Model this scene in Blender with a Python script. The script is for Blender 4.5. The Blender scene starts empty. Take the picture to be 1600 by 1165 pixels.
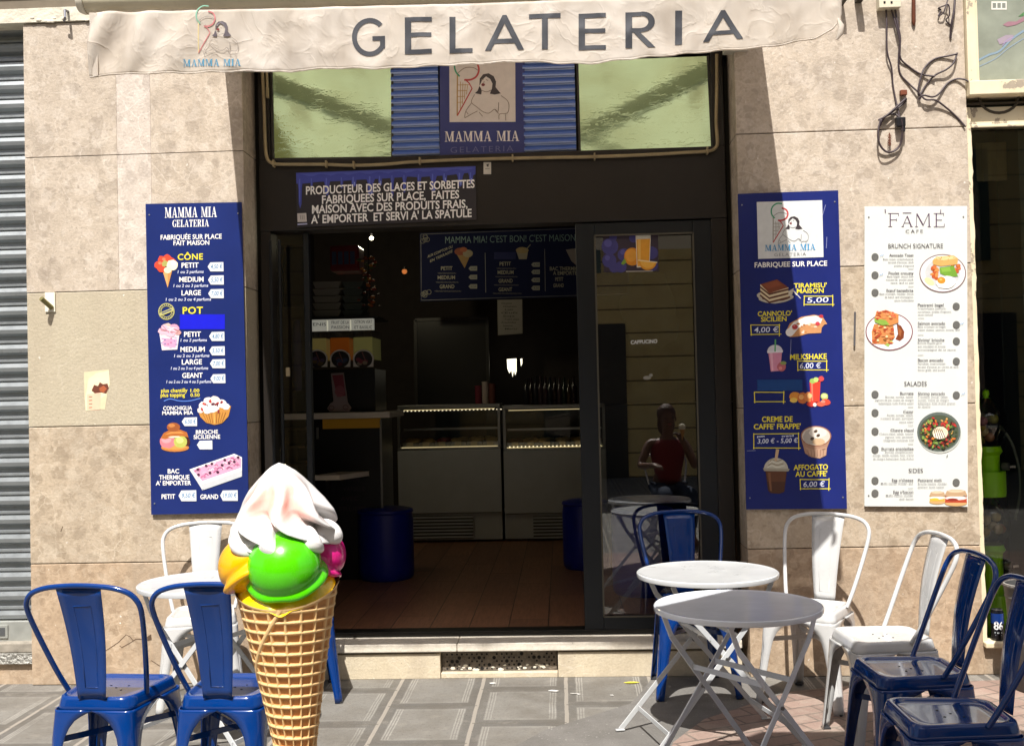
import bpy, bmesh, math, random
from mathutils import Vector, Matrix, noise
random.seed(7)
sc = bpy.context.scene
COL = sc.collection
R = math.radians
# ------------------------------------------------------------------ camera, sky, sun, exposure
F_, PIT, YAW, ROL = 1700.0, .0204, .045, .0228          # focal length in photo pixels (1600 wide), pitch, yaw, roll
CAMP = Vector((.257, -5.72, 1.49))
fw = Vector((-math.sin(YAW)*math.cos(PIT), math.cos(YAW)*math.cos(PIT), math.sin(PIT)))
r0 = Vector((math.cos(YAW), math.sin(YAW), 0)); u0 = r0.cross(fw)
rt = r0*math.cos(ROL) - u0*math.sin(ROL); up = u0*math.cos(ROL) + r0*math.sin(ROL)
cd = bpy.data.cameras.new('camera'); cam = bpy.data.objects.new('camera', cd); COL.objects.link(cam)
cd.sensor_width = 36; cd.sensor_fit = 'HORIZONTAL'; cd.lens = 36*F_/1600; cd.clip_end = 300; cd.clip_start = .05
m3 = Matrix((rt, up, -fw)).transposed(); mm = m3.to_4x4(); mm.translation = CAMP; cam.matrix_world = mm
sc.camera = cam
SUNV = Vector((.18, 1, -1.69)).normalized()             # the way sunlight travels
w = bpy.data.worlds.new('World'); sc.world = w; w.use_nodes = True
sky = w.node_tree.nodes.new('ShaderNodeTexSky'); sky.sky_type = 'NISHITA'; sky.sun_disc = False; sky.dust_density = 3.5; sky.ozone_density = .4; sky.air_density = .8
bgn = w.node_tree.nodes['Background']; bgn.inputs[1].default_value = .074
w.node_tree.links.new(sky.outputs[0], bgn.inputs[0])
sky.sun_elevation = math.asin(-SUNV.z); sky.sun_rotation = math.atan2(-SUNV.x, -SUNV.y)
ld = bpy.data.lights.new('sun', 'SUN'); ld.energy = 4.4; ld.angle = R(.5); ld.color = (1, .965, .92)
lo = bpy.data.objects.new('sun', ld); COL.objects.link(lo); lo.rotation_euler = SUNV.to_track_quat('-Z', 'Y').to_euler()
sc.view_settings.view_transform = 'Standard'; sc.view_settings.look = 'None'
sc.view_settings.exposure = .83; sc.view_settings.gamma = 1
sc.render.engine = 'CYCLES'
sc.cycles.max_bounces = 8; sc.cycles.transparent_max_bounces = 12

# ------------------------------------------------------------------ pixel -> point on a real plane
def ray(px, py): return fw + rt*((px-800)/F_) + up*((582.5-py)/F_)
def P(px, py, Y=0.0):
    d = ray(px, py); return CAMP + d*((Y-CAMP.y)/d.y)
def Pz(px, py, Z=0.0):
    d = ray(px, py); return CAMP + d*((Z-CAMP.z)/d.z)

# ------------------------------------------------------------------ materials
def lin(c):
    if isinstance(c, str):
        c = [int(c[i:i+2], 16)/255 for i in (0, 2, 4)]
        c = [x/12.92 if x <= .04045 else ((x+.055)/1.055)**2.4 for x in c]
    return (c[0], c[1], c[2], 1)
class NT:
    def __init__(s, name):
        s.m = bpy.data.materials.new(name); s.m.use_nodes = True; s.t = s.m.node_tree; s.b = s.t.nodes['Principled BSDF']
        s.geo = None
    def n(s, kind, **kw):
        nd = s.t.nodes.new('ShaderNode'+kind)
        for k, v in kw.items(): setattr(nd, k, v)
        return nd
    def l(s, a, b): s.t.links.new(a, b)
    def put(s, sock, v):
        if hasattr(v, 'links') or hasattr(v, 'is_linked'): s.l(v, sock)
        else: sock.default_value = v
    def pos(s):
        if not s.geo: s.geo = s.n('NewGeometry')
        return s.geo.outputs['Position']
    def obj(s): return s.n('TexCoord').outputs['Object']
    def math(s, op, a, b=None, c=None):
        nd = s.n('Math', operation=op)
        for i, v in enumerate((a, b, c)):
            if v is not None: s.put(nd.inputs[i], v)
        return nd.outputs[0]
    def mapr(s, v, a, b, c=0, d=1):
        nd = s.n('MapRange'); s.put(nd.inputs[0], v)
        for i, x in enumerate((a, b, c, d)): nd.inputs[i+1].default_value = x
        return nd.outputs[0]
    def noise(s, scale, vec=None, detail=4, rough=.55, dist=0, col=False):
        nd = s.n('TexNoise'); nd.inputs['Scale'].default_value = scale; nd.inputs['Detail'].default_value = detail
        nd.inputs['Roughness'].default_value = rough; nd.inputs['Distortion'].default_value = dist
        s.l(vec if vec is not None else s.pos(), nd.inputs['Vector']); return nd.outputs[1 if col else 0]
    def vor(s, scale, vec=None, out='Color', feat='F1'):
        nd = s.n('TexVoronoi', feature=feat); nd.inputs['Scale'].default_value = scale
        s.l(vec if vec is not None else s.pos(), nd.inputs['Vector']); return nd.outputs[out]
    def mix(s, f, a, b, mode='MIX'):
        nd = s.n('Mix', data_type='RGBA', blend_type=mode); s.put(nd.inputs[0], f)
        s.put(nd.inputs[6], a); s.put(nd.inputs[7], b); return nd.outputs[2]
    def ramp(s, v, stops):
        nd = s.n('ValToRGB'); s.put(nd.inputs[0], v); e = nd.color_ramp.elements
        while len(e) < len(stops): e.new(.5)
        for el, (p, c) in zip(e, stops): el.position = p; el.color = c if len(c) == 4 else (*c, 1)
        return nd.outputs[0]
    def bump(s, h, dist=.01, strength=1):
        nd = s.n('Bump'); nd.inputs['Strength'].default_value = strength; nd.inputs['Distance'].default_value = dist
        s.put(nd.inputs['Height'], h); s.l(nd.outputs[0], s.b.inputs['Normal'])
    def xyz(s, vec=None):
        nd = s.n('SeparateXYZ'); s.l(vec if vec is not None else s.pos(), nd.inputs[0]); return nd.outputs
    def comb(s, x, y, z):
        nd = s.n('CombineXYZ')
        for i, v in enumerate((x, y, z)): s.put(nd.inputs[i], v)
        return nd.outputs[0]
_MC = {}
def mat(name, c, rough=.5, metal=0, var=0., vscale=8, bump=0., bscale=40, coat=0, dirt=0., spec=.5, emit=0):
    if name in _MC: return _MC[name]
    s = NT(name); c = lin(c)
    b = s.b; b.inputs['Roughness'].default_value = rough; b.inputs['Metallic'].default_value = metal
    b.inputs['Base Color'].default_value = c; b.inputs['Specular IOR Level'].default_value = spec
    if coat: b.inputs['Coat Weight'].default_value = coat; b.inputs['Coat Roughness'].default_value = .12
    col = None
    if var:
        f = s.noise(vscale, s.obj())
        col = s.mix(s.mapr(f, .3, .7), tuple(x*(1-var) for x in c[:3])+(1,), tuple(min(1, x*(1+var)) for x in c[:3])+(1,))
    if dirt:
        g = s.noise(23, s.obj(), 6, .7); g2 = s.noise(4, s.obj(), 3)
        msk = s.math('MULTIPLY', s.mapr(g, .55, .72), s.mapr(g2, .45, .7))
        col = s.mix(s.math('MULTIPLY', msk, dirt), col if col is not None else c, (.12, .09, .06, 1))
        s.put(b.inputs['Roughness'], s.mapr(g, .3, .7, max(.05, rough-.08), min(1, rough+.18)))
    if col is not None: s.l(col, b.inputs['Base Color'])
    if bump: s.bump(s.noise(bscale, s.obj(), 3), bump)
    if emit:
        b.inputs['Emission Color'].default_value = c; b.inputs['Emission Strength'].default_value = emit
    _MC[name] = s.m; return s.m
def ink(c):                                              # a printed colour
    return mat('print_%s' % c, c, .42, var=.05, vscale=30)

# ------------------------------------------------------------------ scene bookkeeping
def tag(o, label=None, cat=None, group=None, kind=None):
    if label: o['label'] = label
    if cat: o['category'] = cat
    if group: o['group'] = group
    if kind: o['kind'] = kind
    return o
def thing(name, label, cat, loc=(0, 0, 0), rz=0, group=None, ry=0):
    o = bpy.data.objects.new(name, None); COL.objects.link(o); o.empty_display_size = .1
    o.location = loc; o.rotation_euler = (0, ry, rz)
    return tag(o, label, cat, group)
def wm(o):
    m = Matrix.LocRotScale(o.location, o.rotation_euler, o.scale)
    return wm(o.parent) @ m if o.parent else m
def copy_tree(o, parent=None):
    c = o.copy(); COL.objects.link(c)
    if parent: c.parent = parent
    for ch in list(o.children): copy_tree(ch, c)
    return c

def catmull(pts, n=6, closed=False):
    pts = [Vector(p) for p in pts]; out = []; N = len(pts)
    for i in range(N if closed else N-1):
        if closed: a, b, c, d = (pts[(i+k-1) % N] for k in range(4))
        else: a, b, c, d = pts[max(i-1, 0)], pts[i], pts[i+1], pts[min(i+2, N-1)]
        for k in range(n):
            t = k/n
            out.append(.5*((2*b)+(c-a)*t+(2*a-5*b+4*c-d)*t*t+(3*b-a-3*c+d)*t**3))
    if not closed: out.append(pts[-1])
    return out
class MB:
    def __init__(s): s.v = []; s.f = []; s.mi = []; s.mats = []
    def idx(s, m):
        if m not in s.mats: s.mats.append(m)
        return s.mats.index(m)
    def add(s, vs, fs, m):
        o = len(s.v); i = s.idx(m); s.v += [Vector(v) for v in vs]
        for f in fs: s.f.append([o+k for k in f]); s.mi.append(i)
        return s
    def box(s, a, b, m):
        x0, x1 = sorted((a[0], b[0])); y0, y1 = sorted((a[1], b[1])); z0, z1 = sorted((a[2], b[2]))
        v = [(x0, y0, z0), (x1, y0, z0), (x1, y1, z0), (x0, y1, z0), (x0, y0, z1), (x1, y0, z1), (x1, y1, z1), (x0, y1, z1)]
        return s.add(v, [(0, 3, 2, 1), (4, 5, 6, 7), (0, 1, 5, 4), (1, 2, 6, 5), (2, 3, 7, 6), (3, 0, 4, 7)], m)
    def prism(s, pts, d, m):
        pts = [Vector(p) for p in pts]; d = Vector(d); n = len(pts)
        nn = Vector((0, 0, 0))
        for i in range(n): nn += pts[i].cross(pts[(i+1) % n])
        if nn.dot(d) > 0: pts = pts[::-1]
        return s.add(pts+[p+d for p in pts], [list(range(n)), list(range(2*n-1, n-1, -1))] +
                     [(i, n+i, n+(i+1) % n, (i+1) % n)[::-1] for i in range(n)], m)
    def tube(s, pts, r, m, n=8, closed=False, caps=True, flat=None):
        pts = [Vector(p) for p in pts]; N = len(pts); rr = r if isinstance(r, (list, tuple)) else [r]*N
        ref = None; vs = []
        for i in range(N):
            if closed: t = pts[(i+1) % N]-pts[i-1]
            else: t = pts[min(i+1, N-1)]-pts[max(i-1, 0)]
            t.normalize()
            if ref is None: ref = t.orthogonal() if flat is None else Vector(flat)
            ref = (ref-t*ref.dot(t)); ref.normalize(); b = t.cross(ref)
            for k in range(n):
                a = 2*math.pi*k/n; vs.append(pts[i]+(ref*math.cos(a)+b*math.sin(a))*rr[i])
        fs = []
        for i in range(N if closed else N-1):
            j = (i+1) % N
            for k in range(n): fs.append((i*n+k, i*n+(k+1) % n, j*n+(k+1) % n, j*n+k))
        if caps and not closed: fs += [list(range(n))[::-1], [(N-1)*n+k for k in range(n)]]
        return s.add(vs, fs, m)
    def bar(s, a, b, wd, th, m, side=(0, 0, 1)):           # a flat bar from a to b
        a, b = Vector(a), Vector(b); t = (b-a).normalized(); x = Vector(side); x = (x-t*x.dot(t)).normalized(); y = t.cross(x)
        q = [x*wd/2+y*th/2, -x*wd/2+y*th/2, -x*wd/2-y*th/2, x*wd/2-y*th/2]
        return s.add([a+k for k in q]+[b+k for k in q], [(0, 1, 2, 3), (7, 6, 5, 4)]+[(i, 4+i, 4+(i+1) % 4, (i+1) % 4) for i in range(4)], m)
    def lathe(s, prof, m, c=(0, 0, 0), n=32, cap0=True, cap1=True, sx=1, sy=1):
        c = Vector(c); vs = []; K = len(prof)
        for r, z in prof:
            for k in range(n):
                a = 2*math.pi*k/n; vs.append(c+Vector((r*sx*math.cos(a), r*sy*math.sin(a), z)))
        fs = [(i*n+k, i*n+(k+1) % n, (i+1)*n+(k+1) % n, (i+1)*n+k) for i in range(K-1) for k in range(n)]
        if cap0: fs.append(list(range(n))[::-1])
        if cap1: fs.append([(K-1)*n+k for k in range(n)])
        return s.add(vs, fs, m)
    def ball(s, c, r, m, n=16, k=10, sc3=(1, 1, 1)):
        c = Vector(c); vs = [c+Vector((0, 0, -r*sc3[2]))]
        for i in range(1, k):
            ph = -math.pi/2+math.pi*i/k
            for j in range(n):
                a = 2*math.pi*j/n
                vs.append(c+Vector((r*sc3[0]*math.cos(ph)*math.cos(a), r*sc3[1]*math.cos(ph)*math.sin(a), r*sc3[2]*math.sin(ph))))
        vs.append(c+Vector((0, 0, r*sc3[2]))); L = len(vs)-1
        fs = [(0, 1+(j+1) % n, 1+j) for j in range(n)]
        for i in range(k-2):
            for j in range(n): fs.append((1+i*n+j, 1+i*n+(j+1) % n, 1+(i+1)*n+(j+1) % n, 1+(i+1)*n+j))
        fs += [(L, 1+(k-2)*n+j, 1+(k-2)*n+(j+1) % n) for j in range(n)]
        return s.add(vs, fs, m)
    def build(s, name, parent=None, smooth=0, bevel=0, seg=2, solid=0, soff=-1, subsurf=0, local=False):
        me = bpy.data.meshes.new(name)
        if parent and not local:
            im = wm(parent).inverted(); vs = [im @ v for v in s.v]
        else: vs = s.v
        me.from_pydata([tuple(v) for v in vs], [], s.f); me.polygons.foreach_set('material_index', s.mi)
        for m in s.mats: me.materials.append(m)
        me.validate(); me.update()
        o = bpy.data.objects.new(name, me); COL.objects.link(o)
        if parent: o.parent = parent
        if smooth:
            me.polygons.foreach_set('use_smooth', [True]*len(me.polygons)); me.set_sharp_from_angle(angle=R(smooth))
        if solid:
            md = o.modifiers.new('thickness', 'SOLIDIFY'); md.thickness = solid; md.offset = soff
        if bevel:
            md = o.modifiers.new('edge', 'BEVEL'); md.width = bevel; md.segments = seg; md.limit_method = 'ANGLE'; md.angle_limit = R(40)
        if subsurf:
            md = o.modifiers.new('round', 'SUBSURF'); md.levels = subsurf; md.render_levels = subsurf
        return o

# ------------------------------------------------------------------ flat printed art laid on a real plane
_TX = {}
def glyphs(t, fat=0.0, sp=1.0):
    k = (t, fat, sp)
    if k in _TX: return _TX[k]
    cu = bpy.data.curves.new('lettering', 'FONT'); cu.body = t; cu.size = 1; cu.offset = fat; cu.space_character = sp
    cu.resolution_u = 3; cu.fill_mode = 'BOTH'
    o = bpy.data.objects.new('lettering', cu); COL.objects.link(o)
    dg = bpy.context.evaluated_depsgraph_get(); dg.update()
    me = o.evaluated_get(dg).to_mesh()
    vs = [(v.co.x, v.co.y) for v in me.vertices]; fs = [list(p.vertices) for p in me.polygons]
    o.evaluated_get(dg).to_mesh_clear(); bpy.data.objects.remove(o); bpy.data.curves.remove(cu)
    _TX[k] = (vs, fs); return _TX[k]
_h = glyphs('H'); CAPH = max(v[1] for v in _h[0])-min(v[1] for v in _h[0])
# tall narrow slab-serif letters of the shop's name, in units of their height
SERIF = {
 'M': (.98, [[(0,0),(.26,0),(.26,.05),(.16,.06),(.16,.94),(.1,.94),(.1,.06),(0,.05)], [(.0,1),(.26,1),(.52,.14),(.49,.02),(.44,.02),(.14,.94),(0,.95)],
            [(.46,.02),(.53,.02),(.8,1),(.72,1)], [(.7,1),(.98,1),(.98,.95),(.9,.94),(.9,.06),(.98,.05),(.98,0),(.62,0),(.62,.05),(.71,.06),(.71,.9)]]),
 'A': (.8, [[(0,0),(.26,0),(.26,.05),(.17,.06),(.4,.93),(.36,1),(.1,.06),(0,.05)], [(.33,1),(.46,1),(.73,.06),(.82,.05),(.82,0),(.46,0),(.46,.05),(.54,.06)], [(.2,.28),(.52,.28),(.51,.34),(.21,.34)]]),
 'I': (.4, [[(0,0),(.4,0),(.4,.05),(.3,.07),(.3,.93),(.4,.95),(.4,1),(0,1),(0,.95),(.1,.93),(.1,.07),(0,.05)]]),
 ' ': (.4, []),
 'G': (.72, [[(.72,.7),(.68,.7),(.6,.93),(.42,.95),(.28,.85),(.22,.5),(.28,.15),(.42,.05),(.54,.1),(.54,.38),(.46,.4),(.46,.44),(.76,.44),(.76,.4),(.7,.38),(.7,.06),(.42,-.02),(.16,.1),(.04,.5),(.16,.9),(.42,1.02),(.62,.97),(.68,1),(.72,1)]]),
 'E': (.66, [[(0,0),(.64,0),(.66,.28),(.62,.28),(.52,.06),(.28,.06),(.28,.48),(.42,.48),(.44,.36),(.48,.36),(.48,.66),(.44,.66),(.42,.54),(.28,.54),(.28,.94),(.5,.94),(.6,.74),(.64,.74),(.62,1),(0,1),(0,.95),(.1,.93),(.1,.07),(0,.05)]]),
 'L': (.6, [[(0,0),(.58,0),(.6,.32),(.56,.32),(.46,.06),(.28,.06),(.28,.93),(.38,.95),(.38,1),(0,1),(0,.95),(.1,.93),(.1,.07),(0,.05)]]),
 'T': (.66, [[(.14,0),(.52,0),(.52,.05),(.42,.07),(.42,.94),(.52,.94),(.62,.72),(.66,.72),(.64,1),(.02,1),(0,.72),(.04,.72),(.14,.94),(.24,.94),(.24,.07),(.14,.05)]]),
 'R': (.74, [[(0,0),(.38,0),(.38,.05),(.28,.07),(.28,.93),(.38,.95),(.38,1),(0,1),(0,.95),(.1,.93),(.1,.07),(0,.05)], [(.28,1),(.45,1),(.64,.9),(.66,.72),(.58,.56),(.44,.5),(.28,.5),(.28,.55),(.4,.56),(.48,.72),(.42,.92),(.28,.94)], [(.34,.5),(.5,.52),(.66,.06),(.76,.05),(.76,0),(.54,0)]]),
}
class Flat:
    """Shapes given in the photograph's pixels, put down on the plane the sign lies in."""
    def __init__(s, Y=0.0, lift=.0012, fn=None, step=.00006):
        s.mb = MB(); s.Y = Y; s.l = lift; s.step = step; s.fn = fn or (lambda x, y, l: P(x, y, s.Y-l))
    def up(s): s.l += s.step; return s.l
    def poly(s, pts, c, l=None):
        l = s.up() if l is None else l
        m = ink(c) if isinstance(c, str) else c
        a = sum(pts[i][0]*pts[(i+1) % len(pts)][1]-pts[(i+1) % len(pts)][0]*pts[i][1] for i in range(len(pts)))
        if a > 0: pts = pts[::-1]
        s.mb.add([s.fn(x, y, l) for x, y in pts], [list(range(len(pts)))], m); return s
    def rect(s, x0, y0, x1, y1, c): return s.poly([(x0, y0), (x1, y0), (x1, y1), (x0, y1)], c)
    def disc(s, x, y, rx, ry, c, n=22, rot=0, a0=0, a1=360, wob=0):
        full = abs(a1-a0) >= 360; pts = []
        for k in range(n if full else n+1):
            a = R(a0+(a1-a0)*k/n); q = 1+wob*random.uniform(-1, 1)
            X, Yy = rx*q*math.cos(a), ry*q*math.sin(a)
            pts.append((x+X*math.cos(rot)-Yy*math.sin(rot), y+X*math.sin(rot)+Yy*math.cos(rot)))
        return s.poly(pts, c)
    def ring(s, x, y, rx, ry, wd, c, n=28, a0=0, a1=360):
        return s.line([(x+rx*math.cos(R(a0+(a1-a0)*k/n)), y+ry*math.sin(R(a0+(a1-a0)*k/n))) for k in range(n+1)], wd, c)
    def line(s, pts, wd, c, sm=0):
        if sm: pts = [(p.x, p.y) for p in catmull([(x, y, 0) for x, y in pts], sm)]
        l = s.up(); m = ink(c) if isinstance(c, str) else c
        L, Rr = [], []
        for i in range(len(pts)):
            a = pts[max(i-1, 0)]; b = pts[min(i+1, len(pts)-1)]; dx, dy = b[0]-a[0], b[1]-a[1]; q = math.hypot(dx, dy) or 1
            nx, ny = -dy/q*wd/2, dx/q*wd/2
            L.append((pts[i][0]+nx, pts[i][1]+ny)); Rr.append((pts[i][0]-nx, pts[i][1]-ny))
        vs = [s.fn(x, y, l) for x, y in L+Rr]; n = len(L)
        s.mb.add(vs, [(i, i+1, n+i+1, n+i) for i in range(n-1)], m); return s
    def text(s, t, x0, y0, x1, y1, h, c, fat=.02, sp=1.0, shear=0):
        vs, fs = glyphs(t, fat, sp)
        if not vs: return s
        a = min(v[0] for v in vs); b = max(v[0] for v in vs); k = h/CAPH; l = s.l+.0002; m = ink(c) if isinstance(c, str) else c
        ux, uy = (x1-x0)/(b-a), (y1-y0)/(b-a)
        s.mb.add([s.fn(x0+(v[0]-a)*ux+shear*v[1]*k, y0+(v[0]-a)*uy-v[1]*k, l) for v in vs], fs, m); return s
    def serif(s, t, x0, y0, x1, y1, h, c, gap=.07):
        W = sum(SERIF[ch][0]+gap for ch in t)-gap; x = 0
        base = s.l+.0002; s.step, stp = .00006, s.step
        for ch in t:
            wd, polys = SERIF[ch]
            for i, pg in enumerate(polys):
                s.poly([(x0+(x1-x0)*(x+u)/W, y0+(y1-y0)*(x+u)/W-v*h) for u, v in pg], c, base+s.step*(1+.5*i))
            x += wd+gap
        s.step = stp; return s
    def scrawl(s, x0, y, x1, h, c, wd=.7, n=None):          # joined-up handwriting
        n = n or max(2, int((x1-x0)/(h*.9))); pts = []
        for i in range(n*8+1):
            t = i/(n*8); a = t*n*2*math.pi
            pts.append((x0+(x1-x0)*t+h*.25*math.cos(a), y-h*.4-h*.4*math.sin(a)*(1 if int(t*n) % 3 else .6)))
        return s.line(pts, wd, c)
    def build(s, name, parent, **kw): return s.mb.build(name, parent, **kw)
# ------------------------------------------------------------------ setting materials
def stone_mat(name, base, pale, grey, warm=0., seed=0.0, stain=.5, clasts=1.):
    s = NT(name); p = s.n('VectorMath', operation='ADD'); s.l(s.pos(), p.inputs[0]); p.inputs[1].default_value = (seed, seed*.7, seed*1.3)
    pv = p.outputs[0]
    nz = s.noise(5.5, pv, 4, .6, 0, True)
    dv = s.n('VectorMath', operation='MULTIPLY_ADD'); s.l(nz, dv.inputs[0]); dv.inputs[1].default_value = (.11, .11, .11); s.l(pv, dv.inputs[2])
    d = dv.outputs[0]
    tiny = s.noise(75, pv, 5, .7); mott = s.noise(11, pv, 6, .68, .6)
    c = s.ramp(mott, [(.08, lin(grey)), (.5, lin(base)), (.92, lin(pale))])
    for sc_, lo, th, amt in ((4.2, grey, .36, .6), (6.5, pale, .32, .7), (8, grey, .30, .8), (13, pale, .34, .75), (19, grey, .34, .75), (9, pale, .24, .6), (38, base, .4, .6), (30, pale, .3, .6), (34, grey, .3, .6)):
        off = s.n('VectorMath', operation='ADD'); s.l(d, off.inputs[0]); off.inputs[1].default_value = (sc_*1.7, sc_*.3, sc_*.9)
        vd = s.vor(sc_, off.outputs[0], 'Distance'); vc = s.xyz(s.vor(sc_, off.outputs[0]))
        here = s.math('MULTIPLY', s.mapr(vd, th, th+.06, 1, 0), s.math('GREATER_THAN', vc[1], .5))
        tone = s.mix(vc[0], tuple(x*.9 for x in lin(lo)[:3])+(1,), lin(lo))
        c = s.mix(s.math('MULTIPLY', here, amt*clasts*.58), c, tone)
    if clasts < .6: c = s.mix(.5, c, lin(base))
    c = s.mix(s.mapr(tiny, .35, .75, 0, .4), c, tuple(x*.8 for x in lin(grey)[:3])+(1,))
    vn = s.vor(5.5, d, 'Distance', 'DISTANCE_TO_EDGE'); vn2 = s.vor(14, d, 'Distance', 'DISTANCE_TO_EDGE')
    c = s.mix(s.math('MULTIPLY', s.mapr(vn, 0, .018, .55, 0), s.mapr(s.noise(2.7, pv, 3), .42, .6)), c, lin(pale))
    c = s.mix(s.math('MULTIPLY', s.mapr(vn2, 0, .02, .4, 0), s.mapr(s.noise(3.9, pv, 3), .5, .62)), c, tuple(x*.8 for x in lin(grey)[:3])+(1,))
    # white flecks and dark pits
    fl = s.math('LESS_THAN', s.vor(13, d, 'Distance'), .055)
    c = s.mix(s.math('MULTIPLY', fl, s.mapr(s.noise(2.2, pv, 2), .45, .6, 0, .8)), c, (.82, .78, .7, 1))
    pit = s.math('LESS_THAN', s.vor(31, pv, 'Distance'), .075)
    c = s.mix(s.math('MULTIPLY', pit, s.mapr(s.noise(4, pv, 2), .5, .62, 0, .8)), c, (.16, .12, .09, 1))
    # drips and grime
    x, y, z = s.xyz(pv)
    st = s.noise(1.6, s.comb(s.math('MULTIPLY', x, 3.2), y, s.math('MULTIPLY', z, .55)), 5, .6)
    c = s.mix(s.mapr(st, .46, .74, 0, stain), c, (.34, .275, .205, 1))
    s.l(c, s.b.inputs['Base Color']); s.b.inputs['Roughness'].default_value = .55; s.b.inputs['Specular IOR Level'].default_value = .35
    s.bump(s.math('ADD', tiny, s.math('MULTIPLY', pit, -1.5)), .003)
    return s.m
ST_A = stone_mat('breccia_pink', 'c0b2a0', 'd8ccbd', '9c8f80', seed=0, stain=.22)
ST_B = stone_mat('breccia_warm', 'bcab94', 'd0c2ad', '93836e', seed=4.3, stain=.4)
ST_C = stone_mat('breccia_cleaned', 'b9ae97', 'c4baa6', 'a69c87', seed=8.1, stain=.3, clasts=.3)
ST_D = stone_mat('breccia_tan', 'b59e84', 'cdb9a0', '927d66', seed=2.2, stain=.75)
ST_E = stone_mat('breccia_reflected_light', 'cdc1b4', 'e4dacf', 'ada195', seed=5.7, stain=.1)  # paler tone paints in light reflected from across the street
DARKJ = mat('dark_backing', '4a4038', .9)  # dark backing colour seen through the open joints
TREAD = stone_mat('pale_tread_marble', 'ddd5c5', 'efe9de', 'c3b8a6', seed=14, stain=.35, clasts=.4)
MARBLE = stone_mat('step_marble', 'cfc2a8', 'e3d9c6', 'b5a68c', seed=11, stain=.6, clasts=.4)

def pave_mat():
    s = NT('grey_stone_slabs'); x, y, z = s.xyz()
    u = s.math('ADD', s.math('DIVIDE', x, .431), 20.43); fu = s.math('FRACT', u); cu = s.math('FLOOR', u)
    v = s.math('ADD', s.math('ADD', s.math('DIVIDE', y, .57), 40.30), s.math('MULTIPLY', s.math('MODULO', cu, 2), .5)); fv = s.math('FRACT', v); cv = s.math('FLOOR', v)
    wob = s.mapr(s.noise(6, None, 3), 0, 1, -.012, .012)
    fu2 = s.math('ADD', fu, wob)
    du = s.math('ABSOLUTE', s.math('SUBTRACT', fu2, .5)); dv = s.math('ABSOLUTE', s.math('SUBTRACT', s.math('ADD', fv, wob), .5))
    jointu = s.math('GREATER_THAN', du, .478); jointv = s.math('GREATER_THAN', dv, .489)
    # three tooled lines along each long side, two across each end, and a dimpled field between
    def near(val, c, wd): return s.math('LESS_THAN', s.math('ABSOLUTE', s.math('SUBTRACT', val, c)), wd)
    lu = s.math('MAXIMUM', s.math('MAXIMUM', near(du, .375, .008), near(du, .345, .008)), near(du, .315, .008))
    lu = s.math('MULTIPLY', lu, s.math('LESS_THAN', dv, .405))
    lv = s.math('MAXIMUM', near(dv, .40, .006), near(dv, .376, .005)); lv = s.math('MULTIPLY', lv, s.math('LESS_THAN', du, .38))
    inner = s.math('MULTIPLY', s.math('LESS_THAN', du, .3), s.math('LESS_THAN', dv, .36))
    dim = s.math('MULTIPLY', s.math('LESS_THAN', s.vor(85, None, 'Distance'), .28), inner)
    wear = s.mapr(s.noise(2.3, None, 4, .6), .38, .62)
    lines = s.math('MULTIPLY', s.math('MAXIMUM', lu, s.math('MULTIPLY', lv, .6)), s.mapr(wear, 0, 1, .5, 1))
    wn = s.n('TexWhiteNoise', noise_dimensions='2D'); s.l(s.comb(cu, cv, 0), wn.inputs['Vector'])
    base = s.mix(wn.outputs[0], lin('6b6863'), lin('7e7b74'))
    fine = s.noise(160, None, 4, .75)
    field = s.math('MULTIPLY', s.math('LESS_THAN', du, .392), s.math('LESS_THAN', dv, .418))
    base = s.mix(s.mapr(fine, .3, .72, 0, .8), base, lin('4f4c47'))
    base = s.mix(s.mapr(s.noise(3.3, None, 6, .7), .42, .68, 0, .75), base, lin('5a544b'))
    base = s.mix(s.math('MULTIPLY', field, .24), base, lin('98958d')); base = s.mix(s.math('MULTIPLY', s.math('SUBTRACT', 1, field), s.mapr(s.noise(5, None, 4), .35, .65, .05, .4)), base, lin('4e4b47'))
    c = s.mix(s.math('MULTIPLY', lines, .62), base, lin('a6a39b'))
    c = s.mix(s.mapr(s.noise(1.7, None, 6, .72), .46, .66, 0, .6), c, lin('5b564e')); c = s.mix(s.mapr(s.noise(45, None, 3, .7), .5, .7, 0, .35), c, lin('48443f'))
    c = s.mix(s.math('MULTIPLY', dim, s.math('MULTIPLY', wear, .35)), c, lin('87847d'))
    c = s.mix(jointu, c, s.mix(fine, lin('7d776e'), lin('9c958a'))); c = s.mix(s.math('MULTIPLY', jointv, .8), c, lin('5c5850'))
    sp = s.math('GREATER_THAN', s.noise(38, None, 2, .5), .735)
    c = s.mix(s.math('MULTIPLY', sp, .8), c, lin('3b3733')); c = s.mix(s.mapr(s.noise(9, None, 5, .7), .55, .72, 0, .4), c, lin('8d887e'))
    s.l(c, s.b.inputs['Base Color']); s.b.inputs['Roughness'].default_value = .75
    h = s.math('SUBTRACT', s.math('MULTIPLY', fine, .5), s.math('ADD', s.math('MULTIPLY', lines, .5), s.math('MAXIMUM', jointu, jointv)))
    s.bump(h, .006); return s.m
PAVE = pave_mat()
def asph_mat():
    s = NT('worn_cement_patch'); f = s.noise(120, None, 5, .8); g = s.noise(5, None, 5, .65)
    c = s.mix(s.mapr(g, .35, .65), lin('686560'), lin('7b7873')); c = s.mix(s.mapr(f, .35, .7, 0, .6), c, lin('56534f'))
    c = s.mix(s.math('MULTIPLY', s.math('GREATER_THAN', s.noise(60, None, 2), .7), .6), c, lin('b5b2ab'))
    s.l(c, s.b.inputs['Base Color']); s.b.inputs['Roughness'].default_value = .85; s.bump(f, .004); return s.m
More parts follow.
